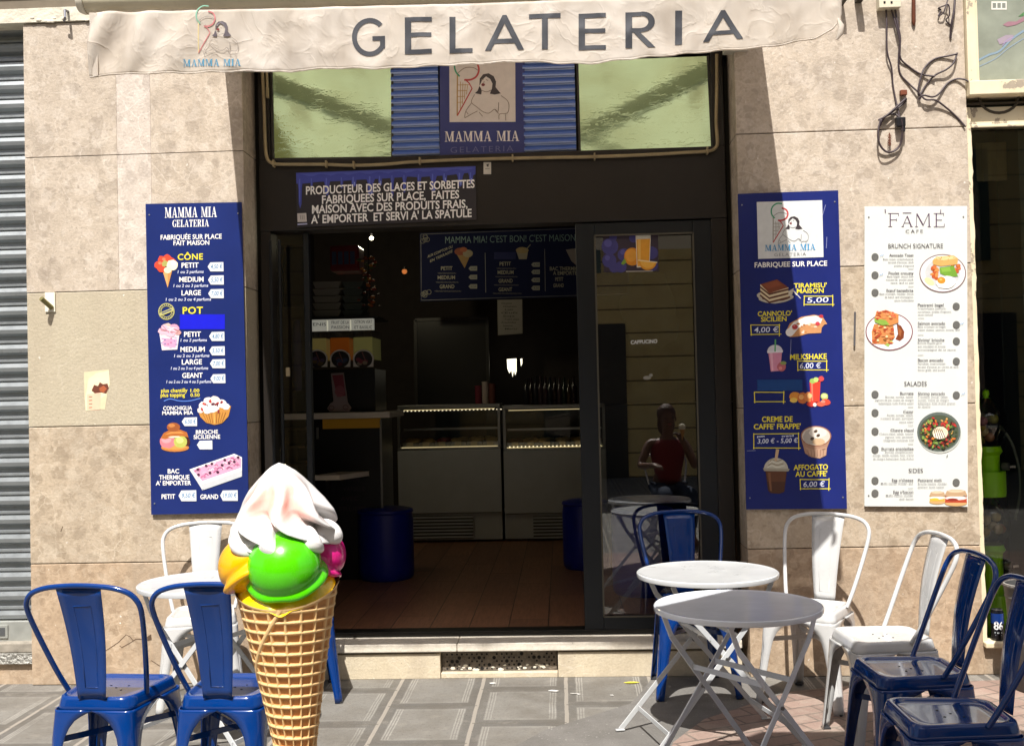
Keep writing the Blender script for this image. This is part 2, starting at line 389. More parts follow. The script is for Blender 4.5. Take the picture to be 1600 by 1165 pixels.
def brick_mat():
    s = NT('herringbone_brick'); x, y, z = s.xyz()
    a = R(24); X = s.math('ADD', s.math('MULTIPLY', x, math.cos(a)), s.math('MULTIPLY', y, math.sin(a)))
    Y = s.math('SUBTRACT', s.math('MULTIPLY', y, math.cos(a)), s.math('MULTIPLY', x, math.sin(a)))
    b = s.n('TexBrick'); s.l(s.comb(X, Y, 0), b.inputs['Vector']); b.inputs['Scale'].default_value = 1
    b.inputs['Brick Width'].default_value = .21; b.inputs['Row Height'].default_value = .105; b.inputs['Mortar Size'].default_value = .006
    b.inputs['Color1'].default_value = lin('9a8478'); b.inputs['Color2'].default_value = lin('836f65'); b.inputs['Mortar'].default_value = lin('6b6057')
    f = s.noise(110, None, 4, .75); g = s.noise(4, None, 5, .7)
    c = s.mix(s.mapr(f, .35, .75, 0, .5), b.outputs[0], lin('6a5348')); c = s.mix(s.mapr(g, .5, .72, 0, .6), c, lin('a49a8c'))
    s.l(c, s.b.inputs['Base Color']); s.b.inputs['Roughness'].default_value = .8
    s.bump(s.math('SUBTRACT', s.math('MULTIPLY', f, .4), b.outputs['Fac']), .005); return s.m
g = MB(); g.box((-40, -45, -.3), (40, 3, 0), PAVE); tag(g.build('pavement'), kind='structure')
edge = [Pz(x, y) for x, y in ((1035, 1200), (1052, 1160), (1100, 1124), (1165, 1103), (1228, 1082), (1300, 1074), (1360, 1068))]
pts = [Vector((q.x, q.y, .004)) for q in edge]+[Vector((5, .02, .004)), Vector((5, -4, .004)), Vector((.4, -4, .004)), Vector((.48, -1.9, .004))]
g = MB(); g.add(pts, [list(range(len(pts)))], brick_mat()); tag(g.build('brick_paving'), kind='structure')
ap = [Pz(x, y) for x, y in ((770, 1185), (800, 1168), (850, 1141), (930, 1116), (985, 1099), (1003, 1080), (1018, 1060))]
pts = [Vector((q.x, q.y, .002)) for q in ap]+[Vector((1.21, .03, .002))]+[Vector((q.x+.02, q.y, .002)) for q in edge[::-1][2:]]
g = MB(); g.add(pts, [list(range(len(pts)))], asph_mat()); tag(g.build('cement_patch'), kind='structure')

# ------------------------------------------------------------------ facade: pillars, walls
XL0, XL1, XR0, XR1 = -2.604, -1.411, 1.203, 2.392
def zs(x, ys): return [P(x, y).z for y in ys]
def pillar(label, x0, x1, zj, mats, strip=None):
    t = thing('stone_pillar', label, 'pillar', ((x0+x1)/2, .2, 0))
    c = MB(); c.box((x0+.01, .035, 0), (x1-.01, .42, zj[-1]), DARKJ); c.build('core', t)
    for i in range(len(zj)-1):
        a, b = zj[i]+.002, zj[i+1]-.002
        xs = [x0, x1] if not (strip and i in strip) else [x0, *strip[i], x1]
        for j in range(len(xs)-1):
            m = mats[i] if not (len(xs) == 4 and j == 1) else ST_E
            p = MB(); p.box((xs[j]+(.0002 if j else 0), 0, a), (xs[j+1]-(.0002 if j < len(xs)-2 else 0), .195 if False else .04, b), m)
            p.build('stone_panel', t, bevel=.0015 if len(xs) == 4 else .004)
    for side in (0, 1):                                     # the returns into the doorway
        xx = x1 if side else x0
        for i in range(len(zj)-1):
            p = MB(); s = -1 if side else 1
            p.box((xx, .0415, zj[i]+.002), (xx+s*.03, .24, zj[i+1]-.002), mats[i]); p.build('stone_return', t, bevel=.003)
    return t
zl = zs(140, (1069, 879.5, 665.5, 455, 243.5)); zl[0] = 0
zr = zs(1270, (1066, 856, 635.5, 418, 206)); zr[0] = 0
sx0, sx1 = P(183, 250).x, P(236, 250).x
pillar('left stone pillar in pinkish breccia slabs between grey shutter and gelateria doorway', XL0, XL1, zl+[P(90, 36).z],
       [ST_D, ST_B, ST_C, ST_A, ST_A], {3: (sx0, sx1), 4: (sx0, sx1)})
pillar('right stone pillar in beige breccia slabs carrying the white brunch board', XR0, XR1, zr+[4.0], [ST_D, ST_B, ST_B, ST_A, ST_A])
CEM = mat('old_cement', 'cfc8b6', .85, var=.12, vscale=14, bump=.006, bscale=30)
BROWNP = mat('brown_soffit', '6e6353', .7, var=.15)
b = MB(); z0, z1 = P(60, 36).z, P(60, 14).z
b.box((-6, -.012, z0), (-1.5, .45, z1), CEM)
for k in range(26):                                        # crumbling mortar along the lower edge
    x = random.uniform(-2.58, -1.72); b.ball((x, -.012, z0+random.uniform(-.004, .05)*random.random()), random.uniform(.004, .014), CEM, 7, 5, (1.4, .4, .7))
tag(b.build('lintel_beam', bevel=.004), 'cream cement beam with crumbling edge above shutter and left pillar', 'beam')
b = MB(); b.box((-6, .06, z1), (-1.5, .5, z1+.5), BROWNP); b.box((-6, .03, z1+.12), (-1.5, .06, z1+.13), BROWNP)
tag(b.build('shutter_housing'), 'brown recessed shutter housing above the cream beam', 'housing')
# wall above everything, and the building it belongs to
WALLM = mat('plaster_above', 'c9b79e', .8, var=.1, vscale=3)
b = MB(); b.box((XL1-.1, .05, 3.42), (XR0-.0, .5, 7.5), WALLM); b.box((-8, .05, z1+.5), (XL1-.1, .5, 7.5), WALLM); b.box((XR0, .06, 4.0), (8, .5, 7.5), WALLM)
tag(b.build('upper_wall'), 'plain rendered wall of the storey above the awning', 'wall')

# ------------------------------------------------------------------ roller shutter at the left
GALV = mat('galvanised_steel', '94999b', .42, .55, var=.12, vscale=5, dirt=.5)
GALV2 = mat('galvanised_frame', 'a3a59f', .5, .4, var=.15, dirt=.6)
sh = thing('roller_shutter', 'closed grey ribbed metal roller shutter left of the left pillar', 'shutter', (-3.4, .12, 0))
m = MB(); pit = .1035; zt, zb = P(15, 48, .12).z+.05, P(15, 968, .12).z
prof = []
z = zb
while z < zt:
    for f, d in ((0, .008), (.05, -.004), (.10, -.018), (.3, -.023), (.5, -.017), (.53, -.006), (.58, -.005), (.61, -.016), (.72, -.016), (.76, .010), (.97, .012)):
        prof.append((z+f*pit, d))
    z += pit
vs = []
for zz, d in prof: vs += [(-5.2, .12+d, zz), (XL0-.005, .12+d, zz)]
m.add(vs, [(2*i, 2*i+1, 2*i+3, 2*i+2) for i in range(len(prof)-1)], GALV); m.build('slat_curtain', sh, smooth=28)
m = MB(); y0 = P(15, 1000, .12).z; m.box((-5.2, .085, y0), (XL0-.008, .15, zb), GALV2); m.build('bottom_bar', sh, bevel=.004)
m = MB(); a = P(-12, 982, .085); c = P(13, 996, .085); m.box((P(-40,980,.085).x, .078, c.z), (P(13, 990, .085).x, .09, a.z+.02), GALV2)
m.box((P(-40,980,.085).x, .076, c.z+.012), (P(9, 990, .085).x, .0775, a.z+.008), mat('dark_slot', '4b4d4e', .6)); m.build('lock_plate', sh, bevel=.002)
m = MB(); m.box((XL0-.05, .16, 0), (XL0-.001, .2, zt), GALV2); m.build('guide_rail', sh)
m = MB(); m.box((-5.2, .2, 0), (XL0, .25, zt+.3), mat('shutter_dark', '2a2a28', .8)); m.build('backing', sh)
CHEQ = mat('chequer_plate', 'b0aea6', .5, .5, var=.2, bump=.02, bscale=60)
t = thing('shop_threshold', 'stone threshold with chequer plate edge under the grey shutter', 'threshold', (-3.4, .1, 0))
za, zb2, zc = P(20, 1003, .05).z, P(20, 1018, .05).z, P(20, 1034, .05).z
m = MB(); m.box((-5.2, .03, zb2), (XL0-.004, .2, za), mat('old_sill_stone', '8d867a', .85, var=.3, vscale=18, dirt=.7)); m.build('sill', t, bevel=.006)
m = MB(); m.box((-5.2, .012, zc), (XL0-.004, .2, zb2-.001), CHEQ); m.build('chequer_strip', t)
m = MB(); m.box((-5.2, .035, 0), (XL0-.004, .25, zc-.001), ST_D); m.build('plinth', t)

# ------------------------------------------------------------------ things fixed to the left pillar
t = thing('pipe_holder', 'small cream plate with an olive tube fixed on left pillar', 'bracket', P(79, 470))
m = MB(); a, c = P(71, 457), P(87, 487); m.box((a.x, -.008, c.z), (c.x, 0, a.z), mat('cream_plate', 'e8e2cf', .5)); m.build('plate', t, bevel=.001)
m = MB(); m.tube([P(74, 468)+Vector((0, -.07, 0)), P(82, 481)+Vector((0, -.008, 0))], .013, mat('olive_metal', '7a7348', .45, .3), 12); m.build('tube', t, smooth=40)
PAPER = 'e9dcb8'
pf = Flat(0, .0008)
pf.poly([(131, 581), (170, 577), (172, 600), (168, 612), (164, 640), (150, 638), (134, 642), (132, 620)], 'd3c9a6')
pf.poly([(138, 592), (150, 583), (160, 581), (170, 579), (171, 600), (166, 616), (158, 622), (152, 640), (134, 641), (133, 622), (136, 606)], PAPER)
pf.poly([(143, 610), (147, 601), (153, 603), (156, 597), (161, 600), (168, 599), (170, 606), (166, 615), (158, 613), (150, 616)], '6a3b2c')
pf.poly([(155, 606), (162, 602), (167, 607), (162, 613), (156, 611)], 'a75a38')
pf.poly([(136, 616), (158, 613), (156, 640), (136, 640)], 'ecc0a4')
for k in range(4): pf.line([(139, 620+k*5.5), (144, 619.6+k*5.5)], 1.4, '9a6a55')
tag(pf.build('torn_poster', None), 'torn remains of a pasted yellowed poster on left pillar', 'poster')
t = MB(); q = P(108, 27); t.tube([q+Vector((0, .01, .03)), q+Vector((0, -.05, .02)), q+Vector((.003, -.055, -.02)), q+Vector((-.01, -.04, -.035))], .007, mat('hook_steel', '77777d', .4, .7), 8)
tag(t.build('steel_hook', smooth=40), 'small steel hook in the mortar above left pillar', 'hook')
# a crack in the lowest slab
CRK = mat('crack_dark', '574433', .95)
cf = Flat(0, .0006)
for pts in ([(152, 1024), (170, 1013), (185, 1003), (197, 991), (203, 994), (208, 1000)], [(187, 1008), (190, 1011), (203, 1004), (212, 998), (224, 998), (236, 996)], [(95, 830), (98, 822)], [(236, 1031), (250, 1040)]):
    cf.line(pts, 1.1, CRK)
cf.poly([(226, 997), (236, 990), (237, 999), (230, 1001)], CRK)
tag(cf.build('crack', None), kind='structure')

# ------------------------------------------------------------------ step and floor
ZF = P(760, 985, .3).z                                     # shop floor height
st = thing('door_step', 'pale marble doorstep with a perforated vent under its tread', 'step', (-.1, .1, 0))
zt = P(760, 1004.5, .03).z; zn = P(760, 1017.5, .03).z
xa, xb = XL1+.035, XR0-.035
m = MB(); xm = P(714, 1015, .03).x
m.box((xa, .03, zn), (xm-.001, .30, zt), TREAD); m.box((xm+.001, .03, zn), (xb, .30, zt), TREAD); m.build('tread', st, bevel=.006, seg=3)
g0, g1 = P(689, 1030, .06).x, P(871, 1030, .06).x
m = MB(); m.box((xa, .046, 0), (g0-.003, .3, zn-.012), MARBLE); m.box((g1+.003, .046, 0), (xb, .3, zn-.012), MARBLE)
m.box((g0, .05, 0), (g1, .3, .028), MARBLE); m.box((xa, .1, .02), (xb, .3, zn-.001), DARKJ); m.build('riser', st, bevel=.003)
vt = mat('rusty_vent', '6b6257', .75, .2, var=.4, vscale=30, dirt=.9, bump=.01, bscale=90); hole = mat('vent_hole', '0c0a09', .9)
m = MB(); z0, z1 = .03, zn-.014; m.box((g0+.004, .088, z0), (g1-.004, .0995, z1), vt)
for r_ in range(5):
    for k in range(22):
        if random.random() < .8:
            x = g0+.03+k*(g1-g0-.06)/21+(.012 if r_ % 2 else 0); zz = z0+.012+r_*(z1-z0-.024)/4
            m.lathe([(.0055 if random.random() < .8 else .010, 0), (.0055, .0004)], hole, (0, 0, 0), 8)
            for v in m.v[-16:]: v.xyz = Vector((x+v.x, .0879-v.z, zz+v.y))
for k in range(26):
    x = random.uniform(g0+.05, g1-.05); zz = random.uniform(z0+.004, z0+.03); m.ball((x, .088, zz), random.uniform(.004, .011), mat('flaking_paint', 'd8d2c2', .8), 6, 4, (1.5, .15, .8))
m.build('vent_grate', st)
def wood_mat():
    s = NT('dark_wood_planks'); x, y, z = s.xyz(); u = s.math('DIVIDE', s.math('ADD', x, .07), .222); fu = s.math('FRACT', s.math('ADD', u, 50)); cu = s.math('FLOOR', s.math('ADD', u, 50))
    v = s.math('ADD', s.math('DIVIDE', y, 1.2), s.math('MULTIPLY', cu, .37)); fv = s.math('FRACT', v)
    j = s.math('MAXIMUM', s.math('GREATER_THAN', s.math('ABSOLUTE', s.math('SUBTRACT', fu, .5)), .488), s.math('GREATER_THAN', fv, .996))
    wn = s.n('TexWhiteNoise', noise_dimensions='2D'); s.l(s.comb(cu, s.math('FLOOR', v), 0), wn.inputs['Vector'])
    gr = s.noise(7, s.comb(s.math('MULTIPLY', x, 9), s.math('MULTIPLY', y, .8), s.math('MULTIPLY', cu, 3.1)), 6, .65, .6)
    c = s.ramp(gr, [(.3, lin('74503a')), (.7, lin('9c6d50'))]); c = s.mix(s.math('MULTIPLY', wn.outputs[0], .45), c, lin('543629')); c = s.mix(j, c, lin('1a100b'))
    s.l(c, s.b.inputs['Base Color']); s.b.inputs['Roughness'].default_value = .45; s.bump(s.math('SUBTRACT', gr, s.math('MULTIPLY', j, 2)), .002); return s.m
m = MB(); m.box((-2.4, .302, ZF-.1), (2.6, 6, ZF), wood_mat()); tag(m.build('floor'), kind='structure')
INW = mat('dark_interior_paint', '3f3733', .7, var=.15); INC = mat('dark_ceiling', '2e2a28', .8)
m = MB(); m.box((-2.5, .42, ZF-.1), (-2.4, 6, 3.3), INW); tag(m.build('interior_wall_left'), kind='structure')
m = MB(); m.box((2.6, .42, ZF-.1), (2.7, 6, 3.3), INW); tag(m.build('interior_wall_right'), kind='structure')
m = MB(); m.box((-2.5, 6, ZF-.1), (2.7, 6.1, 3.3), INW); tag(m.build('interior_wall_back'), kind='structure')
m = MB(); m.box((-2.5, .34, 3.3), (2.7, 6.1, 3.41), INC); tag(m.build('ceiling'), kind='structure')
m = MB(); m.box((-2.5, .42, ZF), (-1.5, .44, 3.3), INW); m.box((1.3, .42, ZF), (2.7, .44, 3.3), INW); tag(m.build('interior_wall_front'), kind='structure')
# ------------------------------------------------------------------ shop front
FR = mat('black_brown_frame', '211c18', .45, var=.12, vscale=6, spec=.4)
FR2 = mat('anthracite_door_frame', '191d22', .38, .2, spec=.5)
def glass_mat(name, refl=.1, tint=(1, 1, 1), rough=.0):
    s = NT(name); o = s.t.nodes['Material Output']
    tr = s.n('BsdfTransparent'); tr.inputs[0].default_value = (*tint, 1); gl = s.n('BsdfGlossy'); gl.inputs['Roughness'].default_value = rough
    fr = s.n('Fresnel'); fr.inputs[0].default_value = 1.5; mx = s.n('MixShader')
    s.l(s.math('ADD', fr.outputs[0], refl), mx.inputs[0]); s.l(tr.outputs[0], mx.inputs[1]); s.l(gl.outputs[0], mx.inputs[2]); s.l(mx.outputs[0], o.inputs[0]); return s.m
GLASS = glass_mat('door_glass', .085, (.9, .92, .9)); GLASS2 = glass_mat('window_glass', .0, (.99, 1, .99)); CLEAR = glass_mat('case_glass', -.02)
YF = .19
sf = thing('gelateria_storefront', 'black gelateria shop front with transom windows above the open doorway', 'shop front', (-.1, .2, 0))
zL = 2.421; zT = 2.812
xd0, xd1 = P(425, 500, YF).x, P(1115, 500, YF).x
zs0 = zt+.004
m = MB()
m.box((XL1+.031, YF, zs0), (xd0, .34, zL), FR); m.box((xd1, YF, zs0), (XR0-.031, .34, zL), FR)
for px in (427, 441):
    x = P(px, 600, YF-.012).x; m.box((x-.010, YF-.018, zs0), (x+.006, YF-.001, zL-.05), FR2)
m.box((XL1+.031, YF, zT), (P(421, 180, YF).x, .34, 3.42), FR); m.box((P(1112, 180, YF).x, YF, zT), (XR0-.031, .34, 3.42), FR)
m.box((P(421, 180, YF).x, YF+.001, 3.335), (P(1112, 180, YF).x, .34, 3.42), FR)
m.build('frame', sf, bevel=.004)
m = MB(); m.box((XL1+.031, YF-.004, zL+.001), (XR0-.031, .33, zT-.001), FR); m.build('fascia', sf, bevel=.004)
m = MB(); m.box((xd0, .2, zs0), (xd1, .301, P(760, 985, .2).z), mat('threshold_bar', '15130f', .5, .3)); m.build('threshold', sf, bevel=.003)
def film_mat():
    s = NT('green_mirror_film'); b = s.b; b.inputs['Metallic'].default_value = 1
    x, y, z = s.xyz()
    f = s.noise(5, s.comb(x, y, s.math('MULTIPLY', z, 3)), 4, .6, 1.5); k = s.noise(26, s.comb(s.math('MULTIPLY', x, .5), y, s.math('MULTIPLY', z, 1.6)), 2, .5, .8)
    cr = s.math('POWER', s.mapr(s.math('ABSOLUTE', s.math('SUBTRACT', k, .5)), 0, .12, 1, 0), 3)
    s.l(s.mix(f, (.52, .72, .48, 1), (.58, .78, .53, 1)), b.inputs['Base Color']); b.inputs['Roughness'].default_value = .085
    s.bump(s.math('ADD', s.math('MULTIPLY', f, .35), s.math('MULTIPLY', cr, s.mapr(f, .45, .65, 0, .25))), .012, .09); return s.m
FILM = film_mat()
for q in ([(424, 108), (613, 100), (613, 246.5), (427, 249)], [(902, 96), (1106, 88), (1113, 231), (906, 239)]):
    m = MB(); m.prism([P(x, y, .21) for x, y in q], (0, .006, 0), FILM); m.build('transom_glass', sf)
    fr = MB(); m0 = mat('transom_bead', '2f2b25', .5)
    for i in range(4):
        a, c = P(*q[i], .208), P(*q[(i+1) % 4], .208)
        if i in (1, 3, 2): fr.bar(a, c, .012, .012, m0, (0, 1, 0))
    fr.build('transom_frame', sf)
LOUV = mat('blue_louvre', '4264b4', .32, var=.06, coat=.2); LOUV2 = mat('pale_louvre_edge', 'c4d2f2', .3, coat=.2)
for x0, x1 in ((613, 687), (819.5, 901)):
    m = MB(); a, c = P(x0, 247, .20), P(x1, 238, .20); z0, zt_ = zT+.006, 3.33; n = 12
    for k in range(n):
        zz = z0+k*.0412
        prof = [(0, .205), (.006, .194), (.018, .196), (.034, .212), (.0412, .214)]
        vv = [(X, y, zz+h) for h, y in prof for X in (a.x, c.x-.001)]; m.add(vv, [(2*i, 2*i+1, 2*i+3, 2*i+2) for i in (1, 2)], LOUV); m.add(vv, [(2*i, 2*i+1, 2*i+3, 2*i+2) for i in (0, 3)], LOUV2)
    m.box((a.x, .216, z0), (c.x-.001, .225, zz+.05), LOUV)
    m.build('louvre_panel', sf, smooth=35)
def logo(f, ax, ay, sx, sy, gold='b08a4a', ink_='3a3236', line='8a7a6c', grn='3f9a72', red='b33a3a', sw=1., grid=1):
    """Line drawing of a laughing woman beside an ice-cream cone; source units are the transom sign's."""
    T = lambda pts: [((x-1135)*sx+ax, (y-717)*sy+ay) for x, y in pts]
    lw = abs(sx)*9*sw
    f.line(T([(1182, 430), (1181, 560), (1181, 680)]), lw, gold)
    f.line(T([(1181, 680), (1225, 600), (1268, 520), (1250, 488), (1225, 466)]), lw, red)
    for i in range(4 if grid else 0):
        f.line(T([(1200+i*14, 480+i*6), (1199+i*12, 640-i*28)]), lw*.5, gold); f.line(T([(1184, 500+i*34), (1250-i*12, 498+i*34)]), lw*.5, gold)
    f.line(T([(1195, 450), (1172, 420), (1165, 380), (1178, 338), (1215, 310), (1258, 312)]), lw*1.3, grn, 4)
    f.line(T([(1222, 470), (1262, 468), (1296, 446), (1308, 405), (1292, 368), (1255, 352)]), lw*1.5, red, 4)
    f.line(T([(1182, 432), (1225, 400), (1275, 398), (1304, 415)]), lw*.6, line, 4)
    f.poly(T([(1311, 506), (1313, 462), (1333, 437), (1365, 431), (1395, 448), (1409, 480), (1406, 512), (1424, 535), (1436, 549), (1400, 556), (1372, 551), (1384, 522), (1388, 492), (1374, 464), (1350, 449), (1327, 470), (1318, 492)]), ink_)
    f.poly(T([(1311, 506), (1300, 534), (1284, 548), (1322, 556), (1325, 532), (1318, 514)]), ink_)
    f.disc(*T([(1333, 498)])[0], 11*abs(sx), 9*abs(sy), '7a2a2a', 10)
    for p in ([(1322, 470), (1336, 466)], [(1350, 468), (1362, 474)], [(1340, 478), (1336, 488)], [(1322, 530), (1352, 540), (1380, 530)],
              [(1283, 555), (1264, 600), (1298, 630), (1330, 655), (1366, 665), (1400, 642), (1420, 655), (1424, 602)],
              [(1438, 562), (1474, 590), (1485, 622), (1475, 664), (1430, 670), (1426, 702)], [(1264, 606), (1232, 652), (1224, 690)], [(1232, 654), (1246, 672)],
              [(1225, 693), (1262, 672), (1300, 652)], [(1310, 660), (1330, 684)], [(1400, 642), (1424, 668)], [(1465, 672), (1466, 708)]):
        f.line(T(p), lw*.55, line, 4)
PX = lambda zx, zy: (400+zx/3.757, zy/3.757)
NAVY = '2a3475'
m = MB(); q = [(687.5, 92), (819, 88), (820, 240.5), (688, 243.5)]
m.prism([P(x, y, .2) for x, y in q], (0, .015, 0), mat('navy_sign_face', NAVY, .4, var=.08))
sg = m.build('sign_panel', sf, bevel=.002)
f = Flat(.2); f.poly([(702, 88), (805, 85), (805.5, 190.5), (702.5, 191)], 'd9cfc8')
logo(f, 702.2, 190.9, 1/3.757, 1/3.757, sw=.8)
f.build('emblem', sg)
f = Flat(.2); f.serif('MAMMA MIA', 695, 221.5, 811, 220.5, 16, 'e6e0dc'); f.text('GELATERIA', 704, 239, 802, 236.5, 9, '6b7098', -.012, 1.25); f.build('lettering', sg)

# ------------------------------------------------------------------ conduit, tag, dripping banner on the fascia
PIPE = mat('old_cream_conduit', '9c8c6a', .5, var=.2, dirt=.5)
cp = [(409, 92), (411, 130), (413, 180), (414.5, 225), (417, 246), (424, 254.5), (440, 257), (500, 257), (552, 258.5), (600, 257), (640, 253.5), (700, 250.5), (760, 248.5), (850, 246.5), (930, 245), (1010, 242), (1070, 238.5), (1105, 236.5), (1117, 232), (1121, 222), (1119, 190), (1120, 140), (1120, 85)]
t = thing('conduit_pipe', 'old cream conduit pipe running under the transom windows', 'pipe', P(760, 248, .17))
m = MB(); m.tube(catmull([P(x, y, .165) for x, y in cp], 4), .0092, PIPE, 8); m.build('pipe', t, smooth=60)
m = MB(); m.tube(catmull([P(x, y, .16) for x, y in ((415, 92), (417, 120), (418, 150))], 4), .007, PIPE, 8); m.box(tuple(P(415.5, 152, .15)), tuple(P(420.5, 138, .175)), PIPE); m.build('side_pipe', t, smooth=50)
for x, y in ((428, 256), (510, 257), (553, 258), (656, 252), (801, 247.5), (929, 245), (1105, 236)):
    m = MB(); q = P(x, y, .165); m.box((q.x-.004, .145, q.z-.018), (q.x+.004, .184, q.z+.018), PIPE); m.build('pipe_clip', t)
f = Flat(YF-.005); f.rect(755.5, 253.5, 767.3, 272.3, 'cfc9be'); f.poly([(760, 257), (764, 256), (763, 261), (760.5, 260)], '4a453e'); f.line([(758, 264), (765, 263.6)], 1, '8a857b')
tag(f.build('fascia_tag', None), 'small white tag stuck on the black fascia under the pipe', 'tag')
bn = thing('slogan_banner', 'dark slogan banner with blue dripping paint on the fascia', 'banner', P(603, 307, YF))
m = MB(); q = [(462.5, 270), (743, 259.4), (744.5, 343), (464, 355)]; YB = YF-.012
m.prism([P(x, y, YB) for x, y in q], (0, .006, 0), mat('banner_face', '2e2a31', .45)); m.build('panel', bn)
f = Flat(YB); D1, D2, D3 = '3f49a8', '5a68c8', '8e9ce0'
tp = lambda x: 270-(x-462.5)*.0378
f.poly([(462.7, tp(463)+.3)]+[(x, tp(x)+.3) for x in (550, 650, 743)]+[(743, 272), (738, 275), (733, 270), (722, 271), (700, 274), (680, 275), (655, 277), (640, 276), (600, 279), (560, 281), (530, 283), (500, 284), (474, 287), (463, 287)], D1)
for x, L, w_ in ((469, 48, 6), (487, 24, 4), (511, 30, 9), (534, 20, 5), (553, 18, 9), (579, 34, 11), (594, 18, 7), (613, 38, 5), (632, 30, 6), (655, 24, 7), (677, 32, 9), (695, 16, 8), (719, 24, 9), (736, 20, 7)):
    y = tp(x)+8
    f.poly([(x-w_*.8, y), (x+w_*.8, y), (x+w_*.42, y+L*.35), (x+w_*.36, y+L*.85), (x, y+L), (x-w_*.36, y+L*.85), (x-w_*.42, y+L*.35)], D1)
    f.line([(x-w_*.12, y+2), (x-w_*.16, y+L*.8)], max(1, w_*.22), D2)
    if w_ > 6: f.line([(x+w_*.1, y+L*.55), (x+w_*.12, y+L*.86)], 1.6, D3)
f.poly([(x, tp(x)+1.5) for x in range(464, 743, 20)]+[(x, tp(x)+5+2*math.sin(x*.21)) for x in range(742, 463, -9)], '4d58b8')
f.build('drips', bn)
f = Flat(YB, .006); W = 'fbf8f6'
f.text('PRODUCTEUR DES GLACES ET SORBETTES', 478, 304, 741.6, 293.2, 12.3, W, .024)
f.text('FABRIQUEES SUR PLACE,  FAITES', 503, 318.3, 717.5, 309.6, 12.3, W, .024)
f.text('MAISON AVEC DES PRODUITS FRAIS,', 487.5, 333.6, 730.6, 324.4, 12.3, W, .024)
f.text("A' EMPORTER  ET SERVI A' LA SPATULE", 486, 349.2, 737, 338.8, 12.3, W, .024)
f.build('lettering', bn)
f = Flat(YB, .006); f.poly([(464.5, 333.5), (478.5, 332.8), (479.5, 346.5), (465, 347)], 'c9c2bf'); f.poly([(465, 349.5), (480, 348.5), (480, 350.8), (465, 351.8)], 'b4b6d8')
for k in range(3): f.line([(469+k*3, 336), (470+k*2.6, 343)], 1, '8d8580')
f.build('emblem', bn)

# ------------------------------------------------------------------ sliding glass door
dr = thing('sliding_door', 'dark framed sliding glass door half open at the right of the doorway', 'door', P(1010, 985, .21))
Yd = .205; m = MB()
X = lambda px, y=650: P(px, y, Yd).x
zb_, zt_ = P(1000, 986, Yd).z, zL-.004
zgb, zgt = P(1010, 962, Yd).z, P(1010, 366, Yd).z
m.box((X(906), Yd, zb_), (X(936), Yd+.045, zt_), FR2); m.box((X(1090), Yd, zb_), (X(1115)+.02, Yd+.045, zt_), FR2)
m.box((X(936), Yd, zb_), (X(1090), Yd+.045, zgb), FR2); m.box((X(936), Yd, zgt), (X(1090), Yd+.045, zt_), FR2)
m.build('door_frame', dr, bevel=.004)
bd = MB(); bm_ = mat('door_bead', '5a554a', .45, .3)
for a, c in (((936, 366), (936, 962)), ((1090, 366), (1090, 962)), ((936, 962), (1090, 962)), ((936, 366), (1090, 366))):
    bd.bar(Vector((X(a[0]), Yd-.002, zgt if a[1] == 366 else zgb)), Vector((X(c[0]), Yd-.002, zgt if c[1] == 366 else zgb)), .009, .009, bm_, (0, 1, 0))
bd.build('glazing_bead', dr)
m = MB(); m.box((X(936)-.004, Yd+.02, zgb-.004), (X(1090)+.004, Yd+.024, zgt+.004), GLASS); gp = m.build('door_glass', dr)
f = Flat(Yd+.018, .001)
f.poly([(942, 366.5), (1028, 366.5), (1029.5, 424), (943.5, 425.5)], '3b2f3d')
for x, y, r_ in ((953, 385, 13), (952, 407, 11), (975, 398, 10), (970, 417, 9), (960, 418, 8), (1018, 395, 10), (1020, 415, 8), (990, 372, 7), (958, 371, 6)): f.disc(x, y, r_, r_, '43407f')
for x, y, r_ in ((950, 380, 6), (973, 394, 4), (949, 403, 4)): f.disc(x, y, r_, r_, '5a579c')
f.disc(988, 401, 13, 14, 'd98a24'); f.disc(986, 399, 9, 10, 'e6a03a')
f.poly([(970, 412), (976, 403), (979, 410), (974, 414)], '7da03a')
f.poly([(993, 366), (1017, 365), (1015, 417), (995, 418)], 'dcd5c6'); f.poly([(994.5, 374), (1015.8, 373), (1014, 415), (996, 416)], 'e8a132'); f.disc(1005, 369, 11, 3, 'efe8d8')
f.poly([(996, 374), (1001, 374), (1001, 413), (998, 414)], 'f2bd5e')
f.disc(1012, 408, 14, 14, 'e39a2c', a0=0, a1=180, rot=.12); f.disc(1012, 408, 11.5, 11, 'f0b54a', a0=0, a1=180, rot=.12); f.line([(997, 406.5), (1027, 410)], 1.6, 'f4e0b0')
f.poly([(978, 423.6), (1020, 423), (1020, 424), (978, 424.6)], 'c9c2b8')
f.build('juice_sticker', gp)
f = Flat(Yd+.018, .001); f.text('CAPPUCINO', 985.5, 537.5, 1027, 535.5, 5.6, 'd9d9d6', .03)
f.disc(1011, 590, 6, 3, '8d8a80'); f.disc(1017, 586, 3, 2.4, '8d8a80')
f.build('door_lettering', gp)
FROST = NT('frosted_vinyl'); FROST.b.inputs['Base Color'].default_value = (.06, .05, .03, 1); FROST.b.inputs['Alpha'].default_value = .45; FROST.b.inputs['Roughness'].default_value = .6
f = Flat(Yd+.0255, 0); out = [(1018, 424), (1038, 428), (1044, 445), (1050, 458), (1056, 476), (1055, 492), (1062, 505), (1058, 530), (1040, 540), (1020, 546), (990, 540), (980, 520), (972, 495), (966, 478), (970, 464), (980, 455), (979, 443), (990, 438), (996, 428)]
f.poly(out, FROST.m); f.build('vinyl_silhouette', gp)
